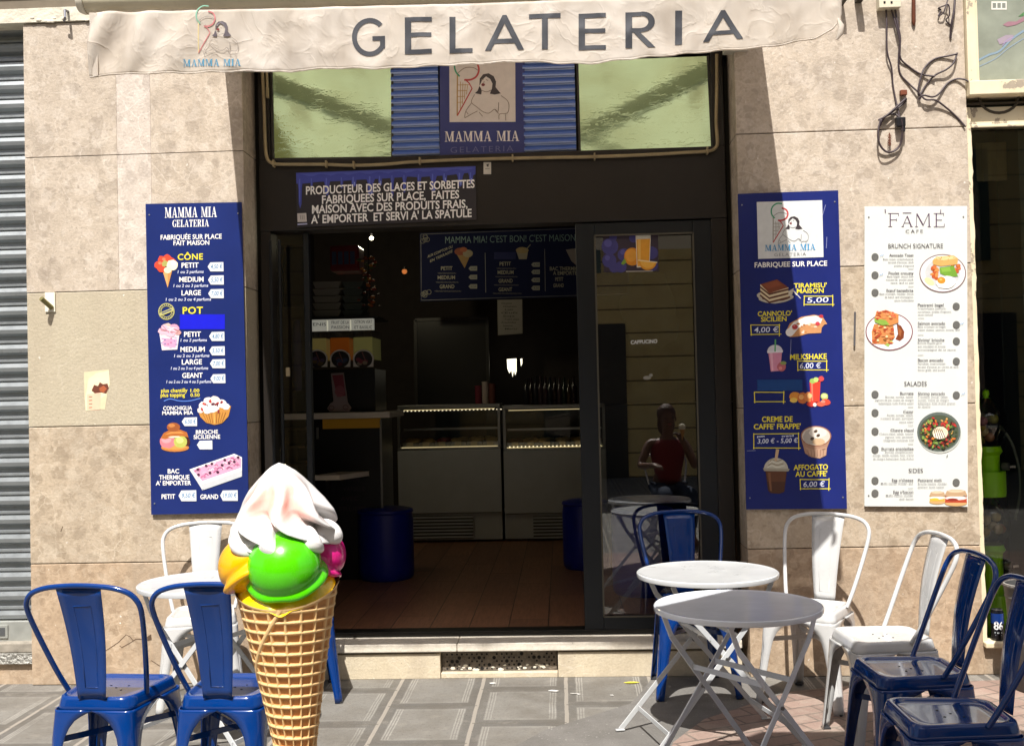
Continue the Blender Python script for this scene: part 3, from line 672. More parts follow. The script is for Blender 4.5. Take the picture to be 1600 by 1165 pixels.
# fixed glass strip at the left of the opening
fg = thing('side_glass', 'narrow fixed glass strip with black post at left of doorway', 'glass panel', P(462, 990, .26))
x0, x1, x2 = P(446, 600, .26).x, P(478, 600, .26).x, P(487, 600, .26).x
m = MB(); m.box((x1, .25, ZF+.002), (x2, .30, zL-.004), FR2); m.build('post', fg, bevel=.003)
m = MB(); m.box((x0-.04, .272, ZF+.002), (x1-.001, .278, zL-.004), CLEAR); m.build('glass', fg)

# ------------------------------------------------------------------ awning
def awn_disp(q):
    v = Vector((q.x*5.0, 3.1, q.z*6.0)); a = 1-2*abs(noise.noise(v)); b = 1-2*abs(noise.noise(Vector((q.x*11+5, 8.2, q.z*9)))); e = noise.noise(Vector((q.x*1.7, 1.0, q.z*1.5)))
    lft = max(0, min(1, (-1.05-q.x)/.45))
    return -(.0055*a+.004*b+.009*e) - lft*.012*math.sin(q.x*34-q.z*22)
def awn(px, py, l=0.0):
    q = P(px, py, -1.5); q.y += awn_disp(q)-l; return q
def interp(tab, x):
    for (a, b), (c, d) in zip(tab, tab[1:]):
        if x <= c: return b+(d-b)*(x-a)/(c-a)
    return tab[-1][1]
VT = [(140, 20), (420, 15), (820, 4), (1013, -3), (1313, -16)]
VB = [(140, 120), (150, 119.5), (186, 117), (240, 115.8), (420, 112), (453, 113), (466, 110), (528, 107.8), (586, 107.8), (679, 103), (740, 99.5), (820, 97.5), (880, 100), (925, 101), (1000, 90.5), (1093, 82.5), (1220, 71), (1273, 61), (1300, 47), (1312, 32), (1315, 22)]
def cloth_mat():
    s = NT('awning_canvas'); o = s.t.nodes['Material Output']
    f = s.noise(3.5, None, 5, .6); fine = s.noise(220, None, 2); x, y, z = s.xyz()
    c = s.mix(s.mapr(f, .35, .7), lin('eee8e0'), lin('e2d9cc')); c = s.mix(s.mapr(s.noise(1.2, s.comb(s.math('MULTIPLY', x, 4), y, s.math('MULTIPLY', z, 1.2)), 4), .5, .75, 0, .5), c, lin('a8967e'))
    s.l(c, s.b.inputs['Base Color']); s.b.inputs['Roughness'].default_value = .8; s.b.inputs['Specular IOR Level'].default_value = .2
    cre = s.noise(8, None, 3, .5, .8); cr2 = s.math('POWER', s.mapr(s.math('ABSOLUTE', s.math('SUBTRACT', cre, .5)), 0, .1, 1, 0), 2)
    s.bump(s.math('ADD', s.math('MULTIPLY', cr2, .5), s.math('ADD', s.math('MULTIPLY', fine, .05), cre)), .006, .45)
    tl = s.n('BsdfTranslucent'); s.l(c, tl.inputs[0]); mx = s.n('MixShader'); mx.inputs[0].default_value = .5
    s.l(s.b.outputs[0], mx.inputs[1]); s.l(tl.outputs[0], mx.inputs[2]); s.l(mx.outputs[0], o.inputs[0]); return s.m
CANV = cloth_mat(); BARM = mat('cream_awning_bar', 'c9c0a8', .4, var=.05, dirt=.3); BARE = mat('cream_end_cap', 'd8d0be', .45)
aw = thing('awning', 'cream canvas awning with GELATERIA lettered on its hanging valance', 'awning', P(727, 2, -1.5))
m = MB(); bA, bB = P(136, 2, -1.47), P(1316, -29, -1.47); m.tube([bA, bB], .047, BARM, 24); m.build('front_bar', aw, smooth=40)
d = (bB-bA).normalized()
for q, s_ in ((bA, -1), (bB, 1)):
    m = MB(); m.tube([q+d*s_*.001, q+d*s_*.012, q+d*s_*.03], [.052, .053, .046], BARE, 24); m.build('end_cap', aw, smooth=40)
m = MB(); NX, NZ = 300, 22; vs = []
for i in range(NX+1):
    px = 139.5+(1315-139.5)*i/NX; a, c = interp(VT, px), interp(VB, px)
    c += .8*math.sin(px*.11)+.6*math.sin(px*.043+1)
    for k in range(NZ+1): vs.append(awn(px, a+(c-a)*k/NZ))
m.add(vs, [(i*(NZ+1)+k, (i+1)*(NZ+1)+k, (i+1)*(NZ+1)+k+1, i*(NZ+1)+k+1) for i in range(NX) for k in range(NZ)], CANV)
vo = m.build('valance', aw, smooth=180, solid=.0016, soff=0)
hem = MB(); hem.tube([awn(px, interp(VB, px)-.2+.8*math.sin(px*.11)+.6*math.sin(px*.043+1), .001) for px in range(140, 1314, 3)], .0035, CANV, 6); hem.build('hem', vo, smooth=60)
m = MB(); m.prism([awn(139, 20, .004), awn(152, 21, .004), awn(154, 119, .006), awn(145, 120.5, .004)], (0, -.002, 0), CANV); m.build('edge_strip', vo)
m = MB(); m.tube([awn(1309, 30, .005), awn(1313, 42, .01), awn(1311, 55, .015), awn(1306, 64, .012)], [.004, .012, .012, .004], CANV, 8); m.build('edge_fold', vo, smooth=60)
# canvas roof and folding arms
wl, wr = Vector((-1.52, .02, 3.44)), Vector((1.33, .02, 3.44))
m = MB(); N = 14; vs = []
fa, fb = bA+d*.05, bB-d*.03
for i in range(N+1):
    for k in range(N+1):
        a = fa.lerp(wl, k/N); c = fb.lerp(wr, k/N); q = a.lerp(c, i/N); q.z += .045*(1 if k == 0 else 1)-.03*math.sin(math.pi*k/N)*(.6+.4*math.sin(i*1.3)); vs.append(q)
m.add(vs, [(i*(N+1)+k, (i+1)*(N+1)+k, (i+1)*(N+1)+k+1, i*(N+1)+k+1) for i in range(N) for k in range(N)], CANV); m.build('canvas_roof', aw, smooth=180, solid=.0015, soff=0)
ARM = mat('awning_arm_paint', 'c0bcb0', .45, .2)
for s_ in (-1, 1):
    e_ = Vector((s_*.50-.1, -.80, 3.13)); k_ = Vector((s_*1.31-.1, -.02, 3.33))
    m = MB(); m.bar(k_, e_, .10, .05, ARM); m.bar(e_, (s_*1.05-.1, -1.44, bA.lerp(bB, .5+.4*s_).z), .05, .035, ARM)
    m.ball(e_, .05, ARM, 10, 6); m.box((s_*1.31-.16, -.03, 3.26), (s_*1.31-.04, .049, 3.41), ARM); m.build('folding_arm', aw, bevel=.004)
# lettering on the valance, lying in its creases
def drape(polys, mt, name, lift=.0028):
    bm = bmesh.new()
    for pg in polys:
        bm.faces.new([bm.verts.new((x, y, 0)) for x, y in pg])
    bmesh.ops.triangulate(bm, faces=bm.faces[:])
    for _ in range(5):
        lg = [e for e in bm.edges if e.calc_length() > 4.0]
        if not lg: break
        bmesh.ops.subdivide_edges(bm, edges=lg, cuts=1); bmesh.ops.triangulate(bm, faces=[f_ for f_ in bm.faces if len(f_.verts) > 3])
    bm.verts.index_update(); mb = MB(); mb.add([awn(v.co.x, v.co.y, lift) for v in bm.verts], [[v.index for v in f_.verts][::-1] for f_ in bm.faces], mt)
    bm.free(); return mb.build(name, vo, smooth=180)
def arc(cx, cy, ax, ay, bx, by, a0, a1, n=22):            # a thick elliptical arc, quads
    o = []
    for k in range(n):
        t0, t1 = R(a0+(a1-a0)*k/n), R(a0+(a1-a0)*(k+1)/n)
        o.append([(cx+ax*math.cos(t0), cy+ay*math.sin(t0)), (cx+ax*math.cos(t1), cy+ay*math.sin(t1)), (cx+bx*math.cos(t1), cy+by*math.sin(t1)), (cx+bx*math.cos(t0), cy+by*math.sin(t0))])
    return o
LET = mat('grey_awning_letters', '35373d', .6, var=.12, vscale=40)
def sh_(pts, x0, y0, x1, y1, sk=-.035): return [(x0+(x1-x0)*u, y0+(y1-y0)*(1-v)+sk*((x1-x0)*(u-.5))) for u, v in pts]
G_ = arc(578, 59.3, 27.5, 30, 19.8, 22.6, 33, 318, 36)+[[(594.3, 58), (602.2, 57.6), (602.2, 77), (594.3, 77.3)], [(582.5, 58.3), (594.3, 57.9), (594.3, 64.8), (582.5, 65)]]
drape(G_, LET, 'letter')
def E_(x0, y0, x1, y1):
    b = lambda *r_: sh_([(r_[0], r_[1]), (r_[2], r_[1]), (r_[2], r_[3]), (r_[0], r_[3])], x0, y0, x1, y1)
    return [b(0, 0, .235, 1), b(.235, 0, 1, .125), b(.235, .46, .98, .58), b(.235, .875, 1, 1)]
drape(E_(632.9, 28, 675, 85.2), LET, 'letter'); drape(E_(904, 22.6, 946.5, 79.8), LET, 'letter')
b = lambda q, r_: sh_([(r_[0], r_[1]), (r_[2], r_[1]), (r_[2], r_[3]), (r_[0], r_[3])], *q)
q = (702.6, 27.4, 738.5, 83.8); drape([b(q, (0, 0, .26, 1)), b(q, (.26, 0, 1, .125))], LET, 'letter')
q = (826.6, 23.4, 875.9, 79.3); drape([b(q, (0, .87, 1, 1)), b(q, (.41, 0, .6, .87))], LET, 'letter')
q = (1054.7, 18, 1065.6, 70.5); drape([b(q, (0, 0, 1, 1))], LET, 'letter')
def A_(x0, y0, x1, y1, sk):
    g_ = lambda p: sh_(p, x0, y0, x1, y1, sk)
    return [g_([(0, 0), (.15, 0), (.245, .2), (.5, .76), (.5, 1), (.45, 1)]), g_([(1, 0), (.85, 0), (.755, .2), (.5, .76), (.5, 1), (.55, 1)]), g_([(.245, .2), (.755, .2), (.7, .33), (.3, .33)])]
drape(A_(758, 25.2, 819, 80, -.03), LET, 'letter'); drape(A_(1098, 17, 1161, 64, -.09), LET, 'letter')
q = (977, 20, 1025, 76); drape([b(q, (0, 0, .22, 1)), b(q, (.22, .88, .52, 1)), b(q, (.22, .43, .52, .55)), sh_([(.26, .43), (.48, .43), (.98, 0), (.74, 0)], *q)] +
      [[(x, y-.035*(x-1000)) for x, y in k] for k in arc(1002, 35.5, 21, 16, 10.8, 9.4, -90, 90, 16)], LET, 'letter')
fl = Flat(0, .0026, lambda x, y, l: awn(x, y, l), .0003)
fl.serif('MAMMA MIA', 287.5, 105.3, 377.5, 104.6, 11, '4a87a6')
logo(fl, 302, 91.5, .767/3.757, .745/3.757, gold='d2c08c', line='9a9088', red='b87070', grn='78ad94', ink_='5a5258', sw=.8, grid=0)
fl.build('emblem', vo)
# ------------------------------------------------------------------ menu boards
def board(name, label, cat, q, col, y0=-.018, th=.008, group=None, rnd=0):
    t = thing(name, label, cat, sum((P(x, y, y0) for x, y in q), Vector())/4, group=group)
    m = MB(); pts = [P(x, y, y0) for x, y in q]
    m.prism(pts, (0, th, 0), col); m.build('panel', t, bevel=.0015)
    s = MB()
    for i in range(4):
        c = pts[i].lerp(pts[(i+2) % 4], .035)
        s.tube([c+Vector((0, -.003, 0)), c+Vector((0, .016, 0))], .004, mat('screw', '9a9a98', .4, .6), 8)
    s.build('screw', t)
    return t, y0
def navy(name, c):
    s = NT(name); f = s.noise(3, None, 4); sc_ = s.noise(60, s.comb(s.math('MULTIPLY', s.xyz()[0], .25), 0, s.xyz()[2]), 3)
    col = s.mix(s.mapr(f, .3, .7), lin(c), tuple(x*1.25 for x in lin(c)[:3])+(1,)); col = s.mix(s.math('MULTIPLY', s.math('GREATER_THAN', sc_, .76), .5), col, lin('8a8fb8'))
    s.l(col, s.b.inputs['Base Color']); s.b.inputs['Roughness'].default_value = .33; s.b.inputs['Specular IOR Level'].default_value = .4; s.bump(s.noise(1.8, None, 2), .01, .3); return s.m
W, YE, HW = 'f2f0ec', 'e8d83c', '3a7cad'
LB, yb = board('menu_board', 'tall navy gelato price board with cones and tubs on left pillar', 'menu board', [(227.8, 319), (376.9, 316.3), (388.5, 800), (236.7, 803.2)], navy('navy_board', '182760'), group='navy price boards')
f = Flat(yb)
f.serif('MAMMA MIA', 257.5, 340.3, 338.7, 339, 16, W); f.serif('GELATERIA', 269, 354.8, 326.4, 353.8, 11, W)
T = f.text
T('FABRIQUÉE SUR PLACE', 251, 374.6, 346.5, 372.8, 7.3, W, .014); T('FAIT MAISON', 271, 383.4, 327, 382.3, 7, W, .014)
rows = [('PETIT', 283.6, 310.4, 418.3, '1 ou 2 parfums', 277.6, 318, 427), ('MEDIUM', 280, 318, 440.4, '1 ou 2 ou 3 parfums', 271, 325, 448.6), ('LARGE', 283.6, 314, 461.3, '1 ou 2 ou 3 ou 4 parfums', 259, 329.5, 470),
        ('PETIT', 287.6, 314, 526, '1 ou 2 parfums', 282, 323, 533.6), ('MEDIUM', 282, 320, 549.5, '1 ou 2 ou 3 parfums', 272, 327, 558), ('LARGE', 284, 315.5, 569.2, '1 ou 2 ou 3 ou 4 parfums', 267, 325, 577.5), ('GEANT', 284.7, 316.6, 590.2, '1 ou 2 ou 3 ou 4 ou 5 parfums', 260, 330, 598.5)]
for a, x0, x1, y, b_, u0, u1, v in rows:
    T(a, x0, y, x1, y-.4, 7.6, W, .018); T(b_, u0, v, u1, v-.5, 4.6, 'd9dcf0', .012, 1, .15)
T('CONCHIGLIA', 255, 640.6, 300, 640, 6, W, .018); T('MAMMA MIA', 253.5, 647.8, 301.7, 647.2, 5.6, W, .018)
T('BRIOCHE', 306, 677.8, 340.5, 677.2, 6, W, .018); T('SICILIENNE', 302.6, 685.6, 344, 685, 6.2, W, .018)
T('BAC', 262, 739.2, 280, 739, 6.7, W, .018); T('THERMIQUE', 248.6, 748.8, 296, 748.3, 6.7, W, .018); T("A' EMPORTER", 243.4, 757.8, 298.6, 757.2, 6.7, W, .018)
T('PETIT', 252.4, 778.9, 273.6, 778.6, 7, W, .018); T('GRAND', 313, 779.2, 341, 778.9, 7, W, .018)
f.build('lettering', LB); f = Flat(yb); T = f.text
T('CÔNE', 277.6, 406, 317, 405.2, 9, YE, .02, 1.1); T('POT', 285.4, 490.2, 317, 489.6, 10.3, YE, .02, 1.1)
T('plus chantilly', 251.7, 613, 293, 612.4, 6, YE, .016); T('1.00', 297.5, 612.4, 311.5, 612.2, 5, YE, .016); T('plus topping', 251, 620, 289, 619.4, 6, YE, .016); T('0.50', 297.5, 619.4, 312, 619.2, 5, YE, .016)
f.build('yellow_lettering', LB); f = Flat(yb)
f.line([(256, 626.5), (266, 623), (280, 626), (296, 626), (313, 622)], 1.3, '5d86d8', 5)
f.build('wavy_line', LB); f = Flat(yb)
f.rect(281, 491, 351.3, 514.3, '0c12c8')
f.build('blue_block', LB)
for (x0, y0, x1, y1), s_ in (((324.4, 409.4, 349, 423.9), '4,50 €'), ((325, 430, 349.4, 444.6), '5,50 €'), ((325.3, 451.3, 349.4, 465.8), '7,00 €'), ((326.7, 518, 350.5, 532.5), '4,80 €'), ((327, 540.6, 351, 555), '5,50 €'),
                            ((328, 560.7, 351.7, 575), '7,00 €'), ((328.7, 584, 352, 598.4), '9,00 €'), ((284, 651.5, 307.7, 665.3), '6,50 €'), ((307.7, 687.7, 331.6, 701.7), ''), ((279, 765.3, 306.6, 782.5), '9,50 €'), ((343.9, 765.3, 371.3, 782), '19,00 €')):
    g = Flat(yb, .0025); m_ = (y0+y1)/2
    g.poly([(x0, m_), (x0+4.2, y0+.6), (x1, y0), (x1+.3, y1), (x0+4.4, y1)], 'd8dbde')
    if s_: T2 = g.text(s_, x0+4.6, m_+3.3, x1-2, m_+2.6, 6.6, HW, .006, 1, .12)
    g.build('price_tag', LB)
def pic(name, par, Y, fn, lift=.002):
    g = Flat(Y, lift); fn(g); return g.build(name, par)
def p_cone(g):
    g.poly([(253, 420), (270, 419), (262, 449.5)], 'c98d52'); g.poly([(254, 421), (262, 421), (262, 448)], 'dba567')
    for x, y in ((248, 414), (254, 406), (262, 404), (268, 408), (252, 419)): g.disc(x, y, 7.5, 6, 'd9482f', 12, .5, wob=.12)
    for x, y in ((250, 411), (256, 405)): g.disc(x, y, 3, 2.4, 'ee7a58', 9)
    g.disc(258, 412, 5.5, 5, 'a9a45a', 11, wob=.15); g.disc(269, 414, 9, 8, 'ece2c6', 14, wob=.08); g.disc(262, 422, 6, 5, 'e9dcbc', 12); g.disc(271, 411, 4, 3.5, 'f7f1e0', 9)
pic('picture', LB, yb, p_cone)
def p_stamp(g):
    g.ring(260, 486.5, 12, 12.3, 1.5, 'b4b070'); g.ring(260, 486.5, 8.4, 8.6, 1, 'b4b070')
    for k in range(20):
        a = k*.314; g.line([(260+9.4*math.cos(a), 486.5+9.4*math.sin(a)), (260+11.2*math.cos(a+.06), 486.5+11.2*math.sin(a+.06))], 1.1, 'b4b070')
    g.poly([(249, 489), (270, 480), (272, 485.5), (250.5, 494)], 'b4b070'); g.line([(253, 489.5), (268, 483.5)], 1.6, '39406f')
pic('stamp', LB, yb, p_stamp)
def p_pot(g):
    g.poly([(249, 521), (280.5, 521), (277, 546), (253, 547)], 'd9cfd6'); g.poly([(252, 528), (277, 530), (274, 543), (256, 541)], 'd99bbb')
    for k in range(16): g.disc(random.uniform(252, 277), random.uniform(525, 544), random.uniform(1, 2.2), random.uniform(.8, 1.6), random.choice(['b86a94', 'e9e2ea', '8a7fae', 'c9b0c8']), 7)
    for x, y, r_ in ((254, 517, 7), (262, 512, 9), (272, 513, 8), (278, 519, 5), (266, 519, 9), (257, 511, 5)): g.disc(x, y, r_, r_*.8, random.choice(['e2b6c6', 'd99bb4', 'dcb9ae', 'c99a98']), 13, wob=.1)
    for k in range(10): g.line([(random.uniform(250, 272), random.uniform(508, 518)), (random.uniform(260, 280), random.uniform(512, 522))], 1, random.choice(['b97f92', 'efd5dc', 'a86f6f']))
pic('picture', LB, yb, p_pot)
def p_concha(g):
    g.poly([(309, 640), (314, 631), (330, 640), (350, 632), (361, 634), (357, 650), (347, 661), (335, 663.5), (322, 660), (313, 651)], 'c4893f')
    for k in range(9): g.line([(316+k*4.6, 644), (324+k*2.8, 661)], 1.2, random.choice(['a06a2a', 'e0b060', '8a5a24']))
    for x, y, r_ in ((318, 634, 8), (326, 627, 8), (336, 625, 8), (346, 630, 8), (353, 635, 6), (333, 636, 10), (313, 641, 5), (324, 641, 6)): g.disc(x, y, r_, r_*.85, random.choice(['efe6e0', 'f4eeea', 'e6d8d0']), 13, wob=.1)
    for k in range(14): g.disc(random.uniform(314, 352), random.uniform(624, 645), random.uniform(1.3, 3.4), random.uniform(1, 2.2), random.choice(['b83a38', 'c9564a', '5a2a3a', '8a2f34']), 8, random.uniform(0, 3))
pic('picture', LB, yb, p_concha)
def p_bri(g):
    g.disc(273.5, 699, 22, 6.5, 'c07a3c', 16); g.disc(273, 697, 20, 5, 'd9964e', 16)
    g.disc(262, 690, 13, 10, 'd97c84', 14, wob=.05); g.disc(260, 687, 8, 5, 'e79aa0', 12); g.disc(292, 690, 5, 7, '4a2018', 10); g.disc(282, 690, 10.5, 9.5, 'b4b85a', 14, wob=.05); g.disc(281, 687.5, 6, 5, 'cdd07e', 11)
    g.poly([(251, 684), (256, 676), (266, 671), (282, 671), (292, 675), (294.5, 683), (284, 681), (270, 682), (258, 686)], 'b0662e'); g.poly([(257, 679), (268, 674), (282, 674), (288, 677), (270, 677)], 'd08a48')
    g.disc(271, 667, 10.5, 7.2, '99542a', 14); g.disc(268, 664.5, 5.5, 3, 'c07c44', 10); g.poly([(262, 682), (270, 681), (280, 681), (282, 683), (268, 684)], 'e9d9b8')
pic('picture', LB, yb, p_bri)
def p_bac(g):
    g.poly([(296, 733), (313, 760), (316.5, 766), (316.5, 763), (378, 743), (378, 714), (366, 708.5)], 'dcdcda'); g.poly([(314, 757), (378, 735), (378, 744), (318, 765)], 'c4c6c9'); g.poly([(296, 733), (366, 708.5), (378, 714), (378, 733), (314, 755)], 'eceae8')
    g.poly([(301, 734), (365, 711.5), (377, 716), (377, 730), (316, 751)], 'd9a0bc')
    for k in range(34):
        t_ = random.random(); x = 304+t_*70; y = 736-t_*22+random.uniform(-3, 15)*(1-.3*t_); a = random.uniform(3, 8)
        g.line([(x-a*.6, y+2), (x, y-1), (x+a*.6, y+1.5)], 1.5, random.choice(['efd2de', 'c9789c', 'e4b6cc', 'b45f88']), 3)
    for x, y in ((309, 733), (322, 727), (331, 724), (351, 718), (347, 726), (358, 723), (366, 721), (328, 738), (340, 737), (372, 714), (310, 741)): g.disc(x, y, 2.3, 1.9, '4a2038', 8)
pic('picture', LB, yb, p_bac)

RB, yr = board('menu_board', 'tall navy dessert and milkshake price board right of the glass door', 'menu board', [(1153.4, 303.4), (1309.2, 297.8), (1323, 793.8), (1166.7, 795)], navy('navy_board_right', '192464'), group='navy price boards')
g = Flat(yr); g.poly([(1182.4, 315.7), (1284.6, 312.8), (1286.8, 401.6), (1184.6, 404.5)], 'd4d6d4')
logo(g, 1199.7, 385.1, .181, .165, gold='9a9488', line='8d8d8d', sw=1.)
g.serif('MAMMA MIA', 1195.3, 392.3, 1274, 390.3, 9.6, '3f8fc0'); g.text('GELATERIA', 1210, 400.6, 1259.4, 399.2, 5, '6f7272', -.01, 1.2); g.build('emblem', RB)
f = Flat(yr); T = f.text
T('FABRIQUEE SUR PLACE', 1179, 417.8, 1292.4, 415, 7.6, W, .018)
for s_, x0, y0, x1, y1, h in (("TIRAMISU'", 1240.4, 449.8, 1291.8, 448.8, 7), ('MAISON', 1245, 458, 1287, 457.2, 7), ("CANNOLO'", 1184, 494, 1237.5, 492.6, 7.3), ('SICILIEN', 1189, 502.4, 1229, 501.4, 7), ('MILKSHAKE', 1234.5, 561.8, 1291.8, 560.6, 8.3),
                             ('CREME DE', 1190.5, 659, 1238.5, 658.3, 8.2), ("CAFFE' FRAPPE'", 1177.8, 670.3, 1251, 669.5, 8), ('AFFOGATO', 1240, 734, 1293.6, 733, 8), ("AU CAFFE'", 1242.7, 744.3, 1292.5, 743.3, 8)):
    T(s_, x0, y0, x1, y1, h, YE, .02)
for x0, y0, x1, y1 in ((1256.7, 462.6, 1300.7, 475.6), (1173.5, 508, 1218, 522.3), (1246.6, 564, 1292, 577.6), (1179, 612.8, 1224.6, 627.4), (1178, 677.4, 1248, 699.4), (1250.5, 748.6, 1295, 763.2)):
    j = lambda: random.uniform(-.5, .5); fr_ = Flat(yr)
    fr_.line([(x0+j(), y0-1), (x0+j(), y1+2)], 1.3, YE); fr_.line([(x1+j(), y0-2), (x1+j(), y1+3)], 1.3, YE); fr_.line([(x0-1, y0+j()), (x1+1, y0+j())], 1.2, YE); fr_.line([(x0-1, y1+j()), (x1+3, y1+j())], 1.2, YE); fr_.build('price_frame', RB)
H2 = 'dfe3f2'
for s_, x0, y0, x1, y1, h in (('5,00', 1261, 472.8, 1294, 472, 8), ('4,00 €', 1178, 519.3, 1216, 518.6, 8), ('6,00 €', 1249.5, 575.2, 1282, 574.6, 8), ('3,00 € - 5,00 €', 1183.6, 692.5, 1246, 691, 7), ('6,00 €', 1255, 760.3, 1288, 759.6, 8)): T(s_, x0, y0, x1, y1, h, H2, .006, 1, .12)
T('petit', 1183, 683, 1195, 682.5, 3, H2, .02); T('grand', 1221, 682.5, 1240, 681.5, 3, H2, .02)
f.build('lettering', RB); f = Flat(yr); f.poly([(1183.3, 593), (1253.6, 592.6), (1253.8, 610), (1183.5, 610.3)], '0d3f7c'); f.build('teal_block', RB)
f = Flat(yr)
f.line([(1240, 454), (1251, 466)], 1.3, 'c9c6c0')
for p_ in ([(1290, 320), (1285, 337)], [(1292, 370), (1291, 388)], [(1167, 704), (1181, 703.5)], [(1236, 530), (1235, 556)]): f.line(p_, .7, '8f94bb')
f.build('scratches', RB)
def p_tira(g):
    g.disc(1211, 463, 28, 10.5, 'bdb7a8', 24, wob=.06); g.disc(1211, 462, 24, 8, '6a4030', 18, wob=.08)
    g.poly([(1188, 444), (1188, 462), (1202, 473), (1232, 465), (1232, 449), (1202, 456)], 'd9c9a6')
    for k in range(3):
        y = 449+k*6.4; g.poly([(1188, y-2), (1188, y+1), (1202, y+12), (1232, y+4.4), (1232, y+1.4), (1202, y+9)], '5d3524')
    g.poly([(1188, 444), (1214, 436.5), (1232, 449), (1202, 458)], '7a3f28'); g.poly([(1192, 444.5), (1213, 438.5), (1222, 445), (1200, 451)], '8a4a30')
    g.poly([(1232, 455), (1240, 450), (1238, 460), (1232, 463)], 'c9c2b2'); g.line([(1238, 452), (1245, 461)], 1.2, 'd0cbc0')
pic('picture', RB, yr, p_tira)
def p_can(g):
    g.poly([(1229, 516), (1234, 505), (1252, 495), (1272, 491.5), (1285, 494), (1292.5, 506), (1288, 507), (1284, 512), (1283, 520), (1262, 521), (1247, 525.5), (1234, 526.5)], 'c58d5e')
    g.poly([(1232, 513), (1240, 503), (1258, 495), (1275, 493), (1285, 498), (1282, 505), (1262, 506), (1248, 512), (1240, 522), (1232, 523)], 'ece6e0')
    for k in range(14): g.disc(random.uniform(1240, 1284), random.uniform(499, 520), random.uniform(1.2, 3), random.uniform(.8, 1.8), random.choice(['d9a878', 'b0713f', 'f0e4d8', 'e6cdb4']), 8)
    g.disc(1234, 519, 6.5, 6.5, 'eee9e4', 13); g.disc(1242, 510.5, 4.6, 4, 'b8363e', 11); g.disc(1277.5, 505.5, 3.6, 3.2, 'c2404a', 10); g.disc(1283, 494, 3.6, 2.6, 'b8363e', 10); g.disc(1241, 509, 1.4, 1, 'e08a8a', 7)
pic('picture', RB, yr, p_can)
def p_milk(g):
    g.poly([(1200.5, 550), (1222, 549), (1219, 579), (1204.5, 580.5)], 'cf8aa2'); g.poly([(1203, 551), (1207, 551), (1208.5, 579), (1206, 579)], 'e2acbd')
    g.disc(1211, 549, 12, 10.5, 'cfccd2', 16, a0=180, a1=360); g.poly([(1198.5, 548), (1223.5, 547), (1223, 550.5), (1199, 551.5)], 'dcd8dc'); g.line([(1211, 549), (1211.6, 530)], 2.4, '5aa06a')
    g.disc(1221, 573, 7, 7.5, 'b9606a', 13, wob=.06); g.disc(1224, 567, 5, 3, '8a9a58', 9); g.disc(1219.5, 575, 3, 3, 'd98a86', 8)
pic('picture', RB, yr, p_milk)
def p_juice(g):
    for x, y, rx, ry, c in ((1242, 619, 9, 7, 'd98e3a'), (1240, 625, 6, 4, 'e6c05a'), (1254, 622, 8, 9, 'c9703a'), (1264, 620, 8, 8, 'd98448'), (1288, 619, 6, 5.5, 'b4c06a'), (1290, 628, 8, 5, 'cf4a38'), (1283, 631, 7, 4, 'd9604a')): g.disc(x, y, rx, ry, c, 13, wob=.06)
    g.poly([(1265, 596.5), (1282, 595.8), (1280.5, 627.5), (1267, 628)], 'd8402e'); g.poly([(1267, 598), (1270, 598), (1270.5, 626), (1268.5, 626)], 'ec7a62')
    for x, y, rx, ry, c in ((1270, 595, 5, 4, '9ab85a'), (1275, 593, 4, 4, 'b8cc78'), (1283, 591.5, 4.6, 4.4, 'c9484a'), (1252, 620, 4, 4, 'eab06a'), (1265, 618, 4, 4, 'edbb80'), (1288, 618.5, 4, 3.6, 'd4dc98'), (1268, 631, 8, 4, 'c23c30'), (1273, 632, 3, 3, 'e8e2dc'), (1286, 627, 3.6, 2.4, 'ea8a74')): g.disc(x, y, rx, ry, c, 12, wob=.06)
pic('picture', RB, yr, p_juice)
def p_frappe(g):
    g.poly([(1251.5, 684), (1299, 682), (1292, 700), (1291, 711), (1281, 716), (1268, 714), (1258, 708)], 'a8826c'); g.poly([(1258, 698), (1270, 702), (1292, 698), (1290, 711), (1280, 715.5), (1268, 713)], 'b8947c')
    for k in range(6): g.line([(1262+k*5, 702), (1264+k*4.4, 713)], .8, '8a6650')
    g.disc(1275, 681, 24, 16, '9a6a52', 24); g.disc(1275, 681, 22, 14.4, 'd3c8ba', 24); g.disc(1266, 682, 11, 11, 'b4aca0', 14, wob=.1); g.disc(1278, 676, 14, 8, 'e2dacd', 14, wob=.08); g.disc(1279, 690, 10, 5.5, 'c9ab88', 14)
    for x, y in ((1274.5, 673.5), (1278.5, 680), (1269, 685)): g.disc(x, y, 3.2, 2.3, '3c2c22', 9, -.5); g.line([(x-2, y+1), (x+2, y-1)], .6, '7a6250')
    g.line([(1284, 702), (1290, 701)], 1, '7a5a48')
pic('picture', RB, yr, p_frappe)
def p_aff(g):
    g.poly([(1196, 735), (1229.5, 735), (1225.5, 768), (1218, 771), (1204, 770), (1200, 766)], '4a2c1e'); g.poly([(1197, 736), (1228.5, 736), (1227, 752), (1199, 752)], '5f3a26'); g.poly([(1200, 738), (1204, 738), (1206, 767), (1203, 766)], '7a5238')
    g.disc(1212.5, 733, 19, 18, 'bdb8a6', 18, a0=180, a1=360); g.poly([(1192, 731), (1234, 732), (1232, 736), (1194, 735.5)], 'a09a88')
    for k in range(4): g.line([(1199+k*1.5, 730-k*3.2), (1206, 727-k*3.2), (1214, 729.5-k*3.2), (1226-k*1.5, 727-k*3.2)], 1.2, '8d8066' if k % 2 else 'dcd8c8', 4)
    g.poly([(1210, 720), (1214, 720), (1217.5, 702), (1212.5, 701)], 'c4a684')
pic('picture', RB, yr, p_aff)

